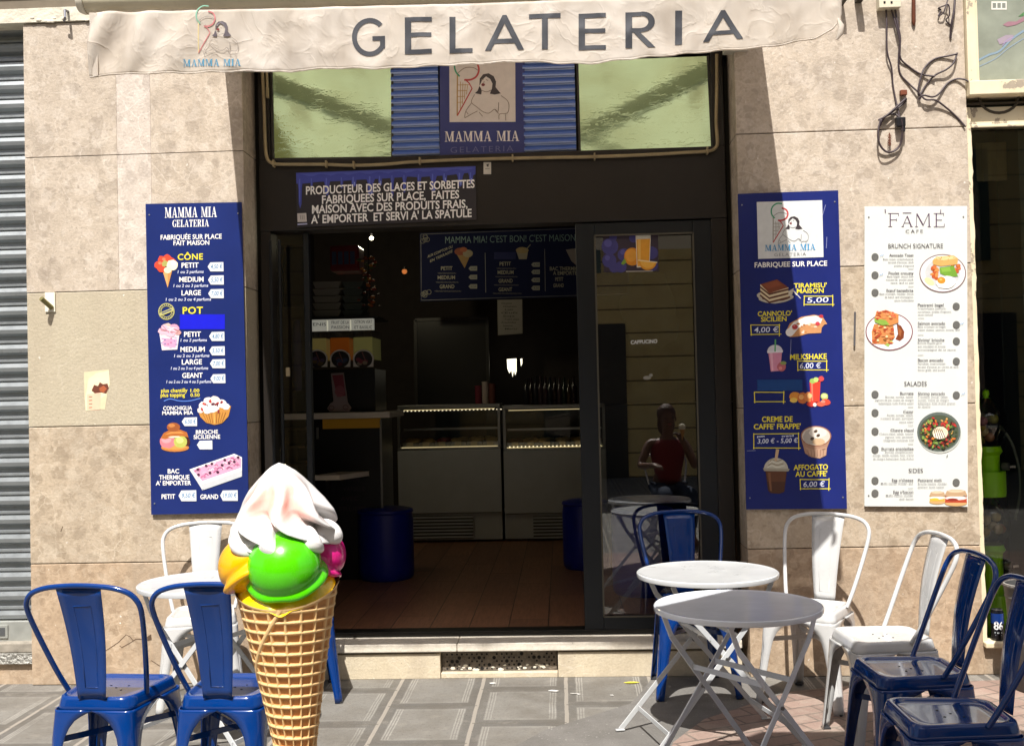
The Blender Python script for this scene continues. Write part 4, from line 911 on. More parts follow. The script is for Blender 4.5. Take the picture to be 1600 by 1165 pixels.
WB, yw = board('menu_board', 'white brunch menu board with plates of food on right pillar', 'menu board', [(1351.8, 322.9), (1510.7, 322.2), (1511.8, 790.8), (1351.6, 790)], mat('white_board_face', 'd2d5d0', .45, var=.02))
f = Flat(yw); T = f.text; K = '4a454c'; PU = '4d3050'
def thin(pts, w_=.9): f.line(pts, w_, PU)
def srf(x, y, w_=5): f.line([(x-w_/2, y), (x+w_/2, y)], .9, PU)
f.line([(1391, 333.5), (1391, 353.5)], 1.7, PU); srf(1391, 354, 6); f.line([(1387.5, 333.5), (1404, 333.5)], .9, PU); f.line([(1404, 333), (1404, 337.5)], .9, PU); f.line([(1391, 343.5), (1401, 343.5)], .9, PU); f.line([(1401, 341.5), (1401, 345.5)], .8, PU)
f.line([(1410.5, 354), (1417.5, 337.5)], .9, PU); f.line([(1417.5, 337.5), (1424, 354)], 1.7, PU); f.line([(1412.8, 348.5), (1421.5, 348.5)], .8, PU); srf(1410.5, 354, 4); srf(1424, 354, 4); f.line([(1410.5, 332.6), (1424, 332.6)], 1, PU)
f.line([(1432, 354), (1432.5, 334)], .9, PU); f.line([(1432.5, 333.6), (1442, 351)], 1.8, PU); f.line([(1442, 353), (1451, 333.6)], .8, PU); f.line([(1451.5, 333.6), (1452, 354)], 1.7, PU); srf(1432, 354, 4.5); srf(1452, 354, 5)
f.line([(1463, 333.5), (1463, 354)], 1.7, PU); f.line([(1459, 333.5), (1474.5, 333.5)], .9, PU); f.line([(1474.5, 333), (1474.5, 337)], .9, PU); f.line([(1463, 343.5), (1472, 343.5)], .9, PU); f.line([(1459, 354), (1475.5, 354)], .9, PU); f.line([(1475.5, 349.5), (1475.5, 354.2)], .9, PU)
f.line([(1383, 327), (1383.5, 332.5)], 1.5, PU); f.line([(1470, 327.5), (1469.5, 333)], 1.2, PU)
T('CAFE', 1415, 363.8, 1442, 363.6, 5, K, 0, 1.4)
T('BRUNCH SIGNATURE', 1388, 387.8, 1473.5, 387.4, 6.8, K, 0); T('SALADES', 1413, 602.8, 1448, 602.6, 7, K, 0); T('SIDES', 1419.7, 738.2, 1442, 738, 6.6, K, 0)
V1 = lambda zy: 310+zy/4.658
V2 = lambda zy: 550+zy/4.479
U1 = lambda zx: 1340+zx/4.658
U2 = lambda zx: 1340+zx/4.479
def item(U, V, right, title, x0, x1, base, lines, cx, cy, dash=None):
    h = 3.9; T(title, U(x0), V(base), U(x1), V(base)-.1, h, K, .016)
    for s_, a, b_, y in lines: T(s_, U(a), V(y)+.3, U(b_), V(y)+.2, 2.5, '6a676c', .004)
    f.disc(U(cx), V(cy), 5.6, 5.7, '63635f', 20)
    if dash: f.line([(U(dash[0]), V(dash[2])), (U(dash[1]), V(dash[2]))], .7, '8a8888')
item(U1, V1, 1, 'Avocado Toast', 230, 408, 422, [('Base toast, creamcheese,', 185, 408, 446), ("écrasé d'avocat, œuf,", 223, 408, 468), ("pickles d'oignons", 266, 410, 493)], 127, 425, (368, 408, 512))
item(U1, V1, 1, 'Poulet crousty', 225, 408, 552, [('Base bagel, sauce thaï,', 215, 408, 571), ('moutarde, poulet pané,', 207, 408, 594), ('sauce, œuf ou plat', 240, 408, 617)], 127, 557, (368, 408, 640))
item(U1, V1, 1, 'Bœuf benedicte', 210, 406, 678, [('Base croissant, cheddar, bacon', 160, 408, 698), ('de bœuf, œuf champignon,', 197, 408, 721), ('sauce hollandaise', 268, 408, 745)], 127, 684)
item(U1, V1, 0, 'Pastrami bagel', 438, 627, 783, [('Creamcheese, pastrami,', 438, 643, 803), ("cornichons, pickles d'oignons,", 438, 683, 827), ('sauce cocktail', 438, 547, 849)], 718, 784, (440, 485, 871))
item(U1, V1, 0, 'Salmon avocado', 438, 638, 917, [('Base croissant ou bagel,', 438, 643, 936), ('cream cheese, saumon, avocat, œuf', 438, 745, 959)], 719, 918, (438, 480, 991))
item(U1, V1, 0, "Shrimp' brioche", 438, 632, 1037, [('Brioche toastée garni', 438, 612, 1055), ('aux crevettes et avocat', 438, 640, 1079), ('accompagné de sa sauce', 438, 715, 1103)], 719, 1037, (438, 480, 1139))
item(U2, V2, 0, 'Bacon avocado', 422, 600, 63, [('Pancakes, creamcheese,', 422, 618, 83), ("écrasé d'avocat au citron et œuf,", 422, 708, 106), ('bacon grillé, œuf poché', 422, 612, 128)], 691, 63)
item(U2, V2, 1, 'Burrata', 297, 392, 296, [('Burrata, tomate, salade,', 195, 390, 316), ('pignons de pin, crème de vinaigre', 122, 392, 338), ("balsamique, huile d'olive, pesto", 148, 392, 361)], 122, 294, (352, 390, 383))
item(U2, V2, 1, 'Cesar', 320, 392, 424, [('Poulet, tomate, salade,', 207, 390, 444), ('croûtons de pain, parmesan,', 160, 392, 466), ('sauce césar', 292, 392, 491)], 122, 423, (352, 390, 512))
item(U2, V2, 1, 'Chevre chaud', 230, 392, 553, [('Chèvre chaud, salade, tomate,', 153, 392, 574), ('pignons, noix, parmesan,', 195, 392, 596), ('vinaigrette moutarde miel', 180, 392, 619)], 122, 553, (352, 390, 641))
item(U2, V2, 1, 'Burrata ensoleillee', 167, 392, 683, [('Burrata, pamplemousse,', 193, 390, 702), ('orange, salade, tomate, noix, crème', 105, 392, 724), ("de vinaigre balsamique, huile d'olive", 108, 392, 748)], 122, 680)
item(U2, V2, 0, 'Shrimp avocado', 422, 612, 297, [('Crevettes, avocat, salade,', 422, 634, 317), ('tomate, crème de vinaigre', 422, 638, 339), ("balsamique, huile d'olive, graines", 422, 684, 361), ('de sésame', 422, 510, 384)], 691, 299)
item(U2, V2, 1, "Egg n'cheese", 240, 390, 902, [('Muffin maison, cheddar, œuf', 163, 388, 921)], 122, 897, (352, 390, 952))
item(U2, V2, 1, "Egg n'bacon", 250, 390, 985, [('Muffin maison, cheddar', 198, 390, 1005), ('œuf, bacon', 292, 390, 1029)], 122, 985)
item(U2, V2, 0, 'Pastrami melt', 422, 590, 902, [('Brioche toastée, cheddar,', 422, 628, 923), ('pastrami, sauce maison', 422, 605, 946)], 690, 909)
for x, y in ((1377.5, 399), (1376.5, 429), (1502.5, 505.5), (1504.5, 615)): f.line([(x-2, y+1.5), (x, y-1), (x+1, y+1), (x+3, y-2)], .8, '5a92c8')
f.line([(1479, 713), (1481, 710.5)], 1.2, '6a6a68')
f.build('lettering', WB)
def plate(g, x, y, rx, ry, rim, inn):
    g.disc(x, y, rx, ry, rim, 36); g.disc(x, y, rx-1.6, ry-1.6, 'e2e2e0', 36); g.disc(x, y-.5, rx*.76, ry*.74, inn, 30)
def p1(g):
    plate(g, 1473, 427, 36.5, 30, '7a6060', 'c4c5c4'); g.disc(1452, 440, 9, 5, 'ded9a0', 12, .6)
    for k in range(16): g.disc(random.uniform(1454, 1466), random.uniform(417, 438), random.uniform(2, 4.4), random.uniform(2, 4), random.choice(['b8572a', 'c9703a', 'a0481f', 'd98a4a']), 8, wob=.15)
    for k in range(12): g.disc(random.uniform(1485, 1500), random.uniform(414, 427), random.uniform(2, 4), random.uniform(2, 3.6), random.choice(['b8572a', 'c9703a', 'a0481f', 'd98a4a']), 8, wob=.15)
    g.poly([(1468, 418), (1490, 415), (1497, 432), (1480, 432), (1469, 427)], '6f9a34'); g.poly([(1470, 419), (1484, 417), (1486, 424), (1472, 425)], '84ae42')
    g.poly([(1457, 407), (1463, 401), (1490, 399), (1497, 404), (1496, 413), (1470, 416), (1458, 413)], 'd3a25e'); g.poly([(1459, 404), (1466, 401), (1490, 400), (1494, 404), (1472, 407)], 'e6c58c')
    for k in range(14): g.disc(random.uniform(1462, 1492), random.uniform(401, 407), .7, .7, 'a5763a', 5)
    g.disc(1478, 441, 15.5, 9.5, 'ecebe4', 18, -.15, wob=.06); g.disc(1471, 438, 6.5, 5.4, 'd98a2e', 13); g.disc(1470, 436.6, 2.6, 1.6, 'f0b860', 8)
pic('picture', WB, yw, p1)
def p2(g):
    plate(g, 1389.4, 518, 37, 29.5, '7c4450', 'd4d9df'); g.poly([(1401, 505), (1408, 509), (1413, 518), (1412, 528), (1406, 533), (1399, 530), (1403, 522)], '7a3c1e'); g.poly([(1403, 509), (1409, 517), (1407, 526), (1404, 522)], '9c5c34')
    g.poly([(1376, 535), (1384, 528), (1399, 526), (1388, 542)], '7f9a44'); g.poly([(1380, 537), (1396, 529), (1388, 541)], '9fbc60')
    g.poly([(1362, 518), (1366, 506), (1396, 508), (1398, 527), (1384, 538), (1363, 537)], 'c4824a')
    for k in range(44): g.disc(random.uniform(1364, 1396), random.uniform(508, 536), random.uniform(1.5, 4.6), random.uniform(1, 2.4), random.choice(['c0562f', 'd98b58', 'e6b26a', 'a8482a', 'e8cf9a', '8a5a2c']), 8, random.uniform(-.5, .5), wob=.15)
    g.poly([(1366, 500), (1369, 488), (1384, 484), (1404, 491), (1404, 504), (1390, 509)], 'c9844a'); g.poly([(1366, 497), (1384, 500), (1390, 507), (1378, 508), (1367, 503)], '86a844')
    for k in range(26): g.disc(random.uniform(1369, 1402), random.uniform(486, 498), random.uniform(1.5, 4), random.uniform(1, 2.2), random.choice(['c86a48', 'e0905c', 'a8482a', 'e2b070', 'd2603c']), 8, random.uniform(-.5, .5), wob=.15)
pic('picture', WB, yw, p2)
def p3(g):
    g.disc(1468, 677, 34, 31, 'b9bcb4', 34); g.disc(1467, 674.5, 34, 31, '5d6660', 34); g.disc(1467, 675.5, 31, 27.5, '4a5340', 30)
    for k in range(150):
        a = random.uniform(0, 6.283); q = random.uniform(.25, 1)**.6; g.disc(1467+28*q*math.cos(a), 675.5+25*q*math.sin(a), random.uniform(1.2, 3.6), random.uniform(.9, 2.6), random.choice(['b8322e', '8a2a2a', 'c9722e', '5d7a34', '7d9a48', '3a4a28', 'd2a05a', 'a83a34', '4a2420']), 7, random.uniform(0, 3), wob=.2)
    g.disc(1469, 676, 12.5, 10, 'e2d2b4', 16, wob=.06); g.disc(1468, 679, 9, 6, 'f0ead9', 13)
    for k in range(5): g.line([(1459+k*3, 668+k*.6), (1463+k*3.6, 685)], 1.1, '5d3418')
pic('picture', WB, yw, p3)
def p4(g):
    def sand(x0, x1, y0, y1, mid):
        w_, h = x1-x0, y1-y0
        g.disc(x0+w_/2, y1-h*.18, w_/2, h*.2, 'c9a06a', 20); g.poly([(x0+1, y0+h*.42), (x1-1, y0+h*.42), (x1-.5, y1-h*.2), (x0+.5, y1-h*.2)], mid[0]); g.disc(x0+w_/2, y0+h*.52, w_*.48, h*.12, mid[1], 16); g.disc(x0+w_*.35, y0+h*.62, w_*.25, h*.09, mid[2], 12)
        g.poly([(x0, y0+h*.35), (x0+w_*.1, y0+h*.08), (x0+w_*.3, y0), (x0+w_*.7, y0), (x0+w_*.92, y0+h*.08), (x1, y0+h*.35), (x1-w_*.1, y0+h*.42), (x0+w_*.1, y0+h*.42)], 'b99a78'); g.disc(x0+w_/2, y0+h*.1, w_*.36, h*.08, 'd9c0a0', 14)
    sand(1452, 1477, 767, 787, ('d9a548', 'efe9dc', 'e8b838')); sand(1476, 1511.3, 764.5, 790, ('b0442a', 'efe6da', '8a2f24'))
pic('picture', WB, yw, p4)
# ------------------------------------------------------------------ inside the shop
WHT = mat('white_laminate', 'e6dfd4', .45, var=.05); YEL = mat('mustard_panel', 'd8a524', .5); BLK = mat('black_panel', '17161a', .35, spec=.5); DGR = mat('dark_grey_panel', '3a3b3f', .45)
CASE = mat('case_grey_white', 'bcc0c4', .32, var=.04, spec=.5); STEEL = mat('brushed_steel', '8f8f8c', .35, .85, var=.1)
LED = mat('led_strip', 'ffe9b0', .5, emit=.28); LEDD = mat('led_dots', 'fff0c8', .5, emit=.9)
YC = 3.95                                                  # front of the display cases
def case(x0p, x1p, v0, v1, label, prop):
    x0, x1 = P(x0p, 750, YC).x, P(x1p, 750, YC).x; c = (x0+x1)/2
    t = thing('display_case', label, 'display case', (c, YC+.4, ZF), group='gelato display cases')
    zk, zf, zg, ztp = P(c*0+(x0p+x1p)/2, 802, YC).z, P((x0p+x1p)/2, 703, YC).z, P((x0p+x1p)/2, 699, YC).z, P((x0p+x1p)/2, 634, YC).z
    m = MB(); m.box((x0, YC, zk+.006), (x1, YC+.03, zf), CASE); m.box((x0, YC+.03, zk), (x1, YC+.8, zf-.04), DGR); m.build('front_panel', t, bevel=.004)
    m = MB(); m.box((x0, YC+.02, ZF+.02), (x1, YC+.7, zk), CASE); m.build('kick_panel', t, bevel=.003)
    a, b = P(v0, 806, YC+.012).x, P(v1, 841, YC+.012).x; z1, z0 = P(v0, 806, YC+.012).z, P(v0, 842, YC+.012).z
    m = MB(); m.box((a, YC+.008, z0), (b, YC+.019, z1), BLK)
    for k in range(7): zz = z0+(k+.5)*(z1-z0)/7; m.box((a, YC, zz-.008), (b, YC+.007, zz+.008), CASE)
    m.build('vent_grille', t)
    m = MB(); m.box((x0, YC+.01, zf+.001), (x1, YC+.78, zg), STEEL); m.box((x0, YC+.05, ztp-.02), (x1, YC+.45, ztp+.012), STEEL)
    for xx in (x0, x1-.025): m.box((xx, YC+.02, zg+.001), (xx+.025, YC+.05, ztp-.021), STEEL)
    m.build('case_frame', t, bevel=.002)
    m = MB(); m.prism([(x0+.026, YC+.012, zg+.002), (x1-.026, YC+.012, zg+.002), (x1-.026, YC+.055, ztp-.022), (x0+.026, YC+.055, ztp-.022)], (0, .005, 0), CLEAR); m.build('front_glass', t)
    m = MB(); m.box((x0+.03, YC+.2, zg+(ztp-zg)*.42), (x1-.03, YC+.6, zg+(ztp-zg)*.42+.012), CLEAR); m.box((x0+.03, YC+.19, zg+(ztp-zg)*.42-.004), (x1-.03, YC+.2, zg+(ztp-zg)*.42+.016), STEEL); m.build('glass_shelf', t)
    m = MB(); m.box((x0+.03, YC+.05, zg+.001), (x1-.03, YC+.06, zg+.008), LED); m.box((x0+.05, YC+.062, ztp-.035), (x1-.05, YC+.07, ztp-.028), LED)
    n = int((x1-x0)/.035)
    for k in range(n): m.box((x0+.05+k*.035, YC+.045, zg+.009 if prop else ztp-.042), (x0+.062+k*.035, YC+.0495, zg+.016 if prop else ztp-.036), LEDD)
    m.build('led_strip', t)
    for k in range(6):
        xx = x0+.1+k*(x1-x0-.2)/5; cc = random.choice(['6a4a2c', 'a88a5a', 'c0a878', '8a3a3a', '7a5a40', 'b49a6a'])
        m = MB(); m.box((xx-.07, YC+.12, zg+.002), (xx+.07, YC+.5, zg+.045), STEEL); m.build('gelato_tray', t)
        m = MB()
        for q in range(5): m.ball((xx+random.uniform(-.04, .04), YC+.16+q*.07, zg+.05), .045, mat('gelato_'+cc, cc, .6, bump=.01), 10, 6, (1.2, 1, .7))
        m.build('gelato', t, smooth=60)
        m = MB(); m.box((xx-.03, YC+.09, zg+.012), (xx+.03, YC+.094, zg+.05), mat('price_card', 'b8ae98', .6)); m.build('price_card', t)
    return t
case(622, 783.5, 640, 740, 'grey gelato display case with lit shelf, left of two behind the doorway', 0)
case(787.5, 948, 833, 897, 'grey gelato display case with lit shelf, right of two partly behind the glass door', 1)

# till counter with its yellow band
YK = 2.0
ct = thing('till_counter', 'bar counter with white top and mustard band inside doorway at left', 'counter', (P(550, 800, YK).x, YK+.3, ZF))
xa, xb = P(440, 650, YK).x, P(609, 650, YK).x; z1, z0 = P(550, 644, YK).z, P(550, 653.5, YK).z
m = MB(); m.box((xa, YK, z0), (xb, YK+.7, z1), WHT); m.build('counter_top', ct, bevel=.004)
m = MB(); m.box((P(504, 660, YK+.03).x, YK+.03, P(550, 669, YK+.03).z), (P(594, 660, YK+.03).x, YK+.06, z0-.002), YEL); m.build('band', ct)
m = MB(); m.box((P(486, 700, YK+.05).x, YK+.061, ZF), (P(593, 700, YK+.05).x, YK+.65, z0-.003), BLK); m.build('front_panel', ct)
m = MB(); x = P(594, 700, YK+.03).x; m.box((x, YK+.03, ZF), (x+.012, YK+.05, P(594, 655, YK).z-.004), STEEL); m.box((P(493, 690, YK).x, YK+.03, P(493, 686, YK).z), (P(496, 690, YK).x, YK+.05, P(493, 668, YK).z), STEEL); m.build('metal_edge', ct)
f = Flat(YK+.06, .001)
for s_, x0, x1, y in (('PISTACHE', 540, 562, 752), ('VANILLE', 536, 570, 767), ('AVEC', 532, 560, 782), ('FRUITS', 530, 572, 798)): f.text(s_, x0, y, x1, y-.6, 6.5, '3f2d38', .01)
f.build('lettering', ct)
sl = thing('wall_shelf', 'small white shelf jutting out below the counter', 'shelf', P(520, 744, 1.75))
m = MB(); q = [(485, 742.5), (531, 742), (553, 735), (508, 736)]; zz = P(520, 742, 1.7).z
x0, x1 = P(485, 742, 1.7).x, P(531, 742, 1.7).x; m.prism([(x0, 1.7, zz), (x1, 1.7, zz), (x1+.14, 2.05, zz), (x0+.14, 2.05, zz)], (0, 0, -.034), WHT); m.build('board', sl, bevel=.003)
m = MB(); m.box((x0+.04, 1.9, zz-.16), (x0+.06, 2.05, zz-.035), BLK); m.build('bracket', sl)
# slush machine standing on the counter
SL = 2.15
sm = thing('slush_machine', 'black slush machine with three labelled drink tanks on the counter', 'drink dispenser', (P(530, 600, SL).x, SL+.2, z1))
m = MB(); m.box((P(462, 600, SL).x, SL, z1+.001), (P(586, 600, SL).x, SL+.5, P(530, 576, SL).z), BLK); m.build('body', sm, bevel=.006)
for k in range(3):
    x0p = 479+k*36; x1p = x0p+33.5
    a, b = P(x0p, 540, SL).x, P(x1p, 540, SL).x; c = (a+b)/2
    zt1, zt0 = P(530, 517, SL).z, P(530, 575, SL).z
    tk = MB(); tk.box((a+.008, SL-.02, zt0), (b-.008, SL+.42, zt1), mat('tank_plastic', '9a978c', .2, spec=.5)) if False else None
    m = MB(); m.box((a+.008, SL-.02, zt0+.06), (b-.008, SL+.4, zt1), CLEAR); tk = m.build('tank', sm)
    m = MB(); m.box((a+.014, SL-.012, zt0+.062), (b-.014, SL+.38, zt1-.05), mat('juice_%d' % k, ('b0a060', 'b8641e', 'a8a262')[k], .25, emit=.05)); m.build('drink', tk)  # faint glow in the drink stands in for light from behind
    m = MB(); m.box((a, SL-.03, zt1+.002), (b, SL+.03, P(530, 499, SL).z), mat('backlit_header', 'd5d3c4', .5, emit=.16)); h = m.build('header', sm)
    f = Flat(SL-.03, .001)
    for i, (s_, y) in enumerate(((('TENIS', 509),), (('FRUIT DE LA', 506), ('PASSION', 513.5)), (('CITRON VERT', 505), ('ET BASILIC', 513.5)))[k]): f.text(s_, x0p+3, y, x1p-3, y-.3, 4.6, '2e2a2a', .0, 1)
    f.build('lettering', h)
    f = Flat(SL-.03, .002); xc, yc = (x0p+x1p)/2, 561
    f.disc(xc, yc, 16.4, 15, 'e8e4de', 24, a0=165, a1=375); f.rect(xc-15.8, yc, xc+15.8, yc+12, 'e8e4de'); f.disc(xc, yc, 14, 13, '2b2528', 22)
    for q in range(7): f.disc(xc+random.uniform(-8, 8), yc+random.uniform(-1, 8), 4, 3, random.choice((('5a4a6a', '6a5a3a', '7a7a6a'), ('3a4a6a', '5a6a8a', '6a2a3a'), ('8a3a4a', 'a07a5a', '9a8a7a'))[k]), 9)
    f.line([(xc-2, yc-11), (xc+4, yc+4)], 1.6, '8a5a5a'); f.build('picture', sm)
# stacked takeaway boxes, red crate, flowers on the shelf above
shf = thing('wall_rack', 'dark shelf rack above the slush machine', 'rack', P(530, 498, 2.5))
m = MB(); m.box((P(486, 500, 2.45).x, 2.45, P(530, 498, 2.45).z), (P(590, 500, 2.45).x, 2.95, P(530, 495, 2.45).z), BLK); m.build('shelf', shf)
BX = mat('cardboard_white', '8a857c', .8)
for k in range(5):
    y1_, y0_ = 495-k*11.2, 484.5-k*11.2; a, b = P(489, y1_, 2.5), P(533+random.uniform(-1, 1), y0_, 2.5)
    o = MB(); o.prism([(a.x+.02, 2.5, a.z), (b.x-.02, 2.5, a.z), (b.x, 2.5, b.z), (a.x, 2.5, b.z)], (0, .28, 0), BX)
    tag(o.build('takeaway_box', bevel=.002), 'white takeaway box in the stack on the dark rack', 'box', 'takeaway boxes stacked on the rack')
for k in range(5):
    y1_, y0_ = 495-k*11.2, 484.5-k*11.2; a, b = P(535, y1_, 2.52), P(567, y0_, 2.52)
    o = MB(); o.prism([(a.x+.02, 2.52, a.z), (b.x-.02, 2.52, a.z), (b.x, 2.52, b.z), (a.x, 2.52, b.z)], (0, .28, 0), mat('green_grey_box', '4e5652', .8))
    tag(o.build('takeaway_box', bevel=.002), 'dark green takeaway box in the stack on the dark rack', 'box', 'dark takeaway boxes stacked on the rack')
cr = thing('toy_van', 'red and blue patterned tin box on top of the box stack', 'tin box', P(537, 425, 2.5)); cr.name = 'tin_box'
m = MB(); a, b = P(515, 424, 2.5), P(560, 382, 2.5); m.box((a.x, 2.5, a.z), (b.x, 2.75, b.z), mat('red_tin', '6a1620', .4)); m.build('body', cr, bevel=.02, seg=3)
m = MB()
for k in range(4): m.box((a.x+.02+k*.047, 2.494, a.z+.05), (a.x+.055+k*.047, 2.499, b.z-.05), mat('blue_tin', '3c4a66', .4))
m.build('pattern', cr)
fl_ = thing('dried_flowers', 'hanging bunch of orange dried flowers beside the box stack', 'flowers', P(578, 430, 2.4))
m = MB()
for k in range(60):
    px, py = random.gauss(577, 7), random.uniform(395, 480); c = random.choice(['b5701c', 'c98a2a', '8a3a1c', '6a2a18', '4a5a2a'] if py < 440 else ['6a2a18', '8a3018', '3a2a1c', 'a05a1c'])
    m.ball(P(px, py, 2.4+random.uniform(-.04, .05)), random.uniform(.008, .024), mat('petal_'+c, c, .7), 6, 4, (1, .7, .6))
m.build('petals', fl_); m = MB(); m.tube([P(575, 375, 2.42), P(576, 430, 2.42), P(579, 478, 2.42)], .005, BLK, 6); m.build('stem', fl_)
# menu behind the cases
YM = 4.3
mb_ = thing('wall_menu', 'dark blue wall menu with cream headings above the display cases', 'menu board', P(790, 418, YM))
m = MB(); q = [(655.6, 364), (980, 352), (984, 461), (656.5, 471)]; m.prism([P(x, y, YM) for x, y in q], (0, .02, 0), mat('menu_navy', '171d44', .75, spec=.2)); m.build('panel', mb_)
f = Flat(YM, .002); CR = 'a9a493'; TQ = '7f9a9a'
f.line([(657.5, 366), (981, 354), (982.5, 459), (658.3, 469), (657.5, 366)], 1.2, '6a6a72')
f.text("MAMMA MIA! C'EST BON! C'EST MAISON!", 695.6, 380.3, 902, 376.3, 10.5, TQ, .0)
for s_, x0, x1, y in (('PETIT', 689, 707, 422), ('MEDIUM', 683.8, 711, 436.3), ('GRAND', 687, 710, 450.5), ('PETIT', 780.6, 798.4, 415), ('MEDIUM', 777.5, 802.5, 428.3), ('GRAND', 779, 801, 441.6), ('GEANT', 779, 800.3, 455), ('BAC THERMIQUE', 859, 913, 422.5), ("A EMPORTER", 864, 906, 429.5), ('PETIT', 867.5, 880, 439), ('GRAND', 864.5, 881, 448.8)): f.text(s_, x0, y, x1, y-.3, 5.6, CR, .02)
for x0, x1, y in ((684, 712, 427.5), (681, 716, 441.6), (679, 720, 455.5), (776, 806, 420), (774, 808, 433), (772, 810, 446), (770, 815, 459)): f.scrawl(x0, y, x1, 2.2, '7d7a78', .6)
for x, y in ((732, 419.5), (732, 433), (732, 447.5), (830, 413.5), (830, 425), (830, 437.5), (830, 450)): f.poly([(x, y), (x+3, y-3.6), (x+13.5, y-3.8), (x+13.5, y+3.4), (x+3, y+3.4)], 'a5a49c'); f.text('4,50', x+4, y+1.6, x+12, y+1.5, 3.2, '4a5560', .0)
f.line([(758, 395), (759, 457)], 1, '8a8a8c'); f.line([(851, 389), (852, 455)], 1, '8a8a8c')
for k in range(2): f.text(('AUX COMPTOIR OU', 'EN TERRASSE')[k], 668+k*4, 405+k*7-2, 707, 389+k*7-2, 4, CR, .02)
f.poly([(713, 396), (736, 396), (726, 419)], 'a5804a'); f.disc(719, 393, 9, 6, '9a4a2c', 12); f.disc(731, 396, 8, 6, 'a89a80', 12); f.disc(724, 390, 6, 4, 'b0603a', 10)
f.rect(772, 394, 806, 405, '20265e'); f.poly([(807, 393), (825, 393), (823, 405), (811, 405)], 'a59c8a'); f.disc(816, 391, 10, 5, 'b09a70', 12); f.line([(820, 392), (829, 382)], 1.3, 'a59c8a')
f.poly([(884, 390), (900, 388), (900, 414), (893, 408)], '9a8f8c')
for cx, cy in ((664, 373), (664, 460)):
    for k in range(5): f.ring(cx+random.uniform(-4, 9), cy+random.uniform(-5, 5), 3.5, 3.5, .9, '7d7a70', 12)
f.build('lettering', mb_)
f = Flat(4.25, .001); f.poly([(777, 468.5), (816, 467.5), (816.5, 521), (778, 523.5)], '98928a')
for k in range(9): f.text(('Allergènes', 'Gluten', 'Lait', 'Œufs', 'Soja', 'Fruits à coque', 'Arachides', 'Sésame', 'Merci')[k], 783+(k % 3)*3, 475+k*5, 800+(k*7 % 12), 474.8+k*5, 2.6, '4a4644', .01)
tag(f.build('paper_notice', None), 'white paper notice hanging below the wall menu', 'notice')
scn = thing('back_cabinet', 'dark framed cabinet on the back wall under the menu', 'cabinet', P(705, 570, 4.9))
m = MB(); m.prism([P(x, y, 4.9) for x, y in ((649, 500), (761, 496), (763, 640), (651, 642))], (0, .3, 0), mat('cabinet_black', '121214', .3)); m.build('body', scn)
m = MB(); c4 = [P(x, y, 4.9) for x, y in ((649, 500), (761, 496), (763, 640), (651, 642))]
for i in range(4): m.bar(c4[i], c4[(i+1) % 4], .03, .03, mat('cabinet_edge', '33312f', .4), (0, 1, 0))
m.build('door_frame', scn)
# light spots
def lamp(name, label, px, py, Y, r_, c, e, cat='lamp'):
    t = thing(name, label, cat, P(px, py, Y)); m = MB(); m.ball(P(px, py, Y), r_, mat(name+'_glow', c, .5, emit=e), 12, 8); m.build('bulb', t, smooth=60)
    pl = bpy.data.lights.new('bulb_light', 'POINT'); pl.energy = e*.5; pl.shadow_soft_size = .05; pl.color = lin(c)[:3]; po = bpy.data.objects.new('bulb_light', pl); COL.objects.link(po); po.location = P(px, py, Y)+Vector((0, -.12, -.05))
    m = MB(); m.tube([P(px, py-7, Y), P(px, py-2.2, Y)], r_*.7, BLK, 10); m.build('holder', t); return t
lamp('ceiling_spot', 'small bright ceiling spot above the box stack', 580.5, 372, 3.2, .016, 'fff2c8', 14)
lamp('wall_lamp', 'orange glowing wall lamp left of the wall menu', 632, 424, 4.6, .026, 'b8703a', .45)
t = thing('daylight_patch', 'small glowing patch with dripping edge standing in for mirrored daylight behind the case', 'window', P(803, 572, 5.4)); t.name = 'mirrored_daylight'
f = Flat(5.4, .001); f.poly([(792, 561), (807, 560), (807, 580), (805, 586), (803, 577), (801, 589), (799, 578), (796, 583), (793, 576)], mat('daylight_glow', 'fdf3d6', .5, emit=1.3)); f.poly([(813, 560.5), (816, 560), (816, 568), (814, 572)], mat('daylight_glow', 'fdf3d6')); f.build('pane', t)  # glowing patch paints in daylight seen in a mirror
# bottles and chalk board at the back right, chalk board and cone card at the left
for k in range(11):
    px = 823+k*7.4; c = random.choice(['2a1a20', '3a2a1a', '1c2a24', '40303a', '2a2a34']); q = P(px, 633, 4.7); h = random.uniform(.24, .32)
    m = MB(); m.lathe([(.03, 0), (.034, .01), (.034, h*.6), (.012, h*.75), (.012, h), (.002, h)], mat('bottle_'+c, c, .15, spec=.6), (q.x, q.y, q.z), 12)
    tag(m.build('bottle', smooth=40), 'dark syrup bottle in the row behind the right display case', 'bottle', 'bottles on the back counter')
bc = thing('back_counter', 'dark back counter carrying the row of bottles', 'counter', P(860, 640, 4.8))
m = MB(); a = P(760, 634, 4.6); m.box((a.x, 4.55, ZF), (2.4, 5.2, a.z-.012), BLK); m.build('body', bc)
cb = thing('chalk_board', 'small chalk board with a price list standing on the counter', 'chalk board', P(571, 640, 2.3))
m = MB(); m.prism([P(x, y, 2.3) for x, y in ((547, 583), (587, 582), (587, 640), (547, 641))], (0, .015, 0), mat('slate', '221f22', .6)); m.build('panel', cb)
m = MB(); m.bar(P(587.5, 580, 2.29), P(587.5, 638, 2.29), .008, .02, STEEL, (1, 0, 0)); m.build('metal_edge', cb)
f = Flat(2.3, .001)
for s_, x0, x1, y, c in (('GRANITA', 552, 580, 592, '6a3a44'), ('SICILIENNE', 550, 584, 600, '6a3a44'), ('Petite   3,50', 550, 584, 613, '77757a'), ('Moyenne  4,50', 550, 584, 621, '77757a'), ('Grande   5,50', 551, 584, 629, '77757a')): f.text(s_, x0, y, x1, y-.4, 4.2, c, .01)
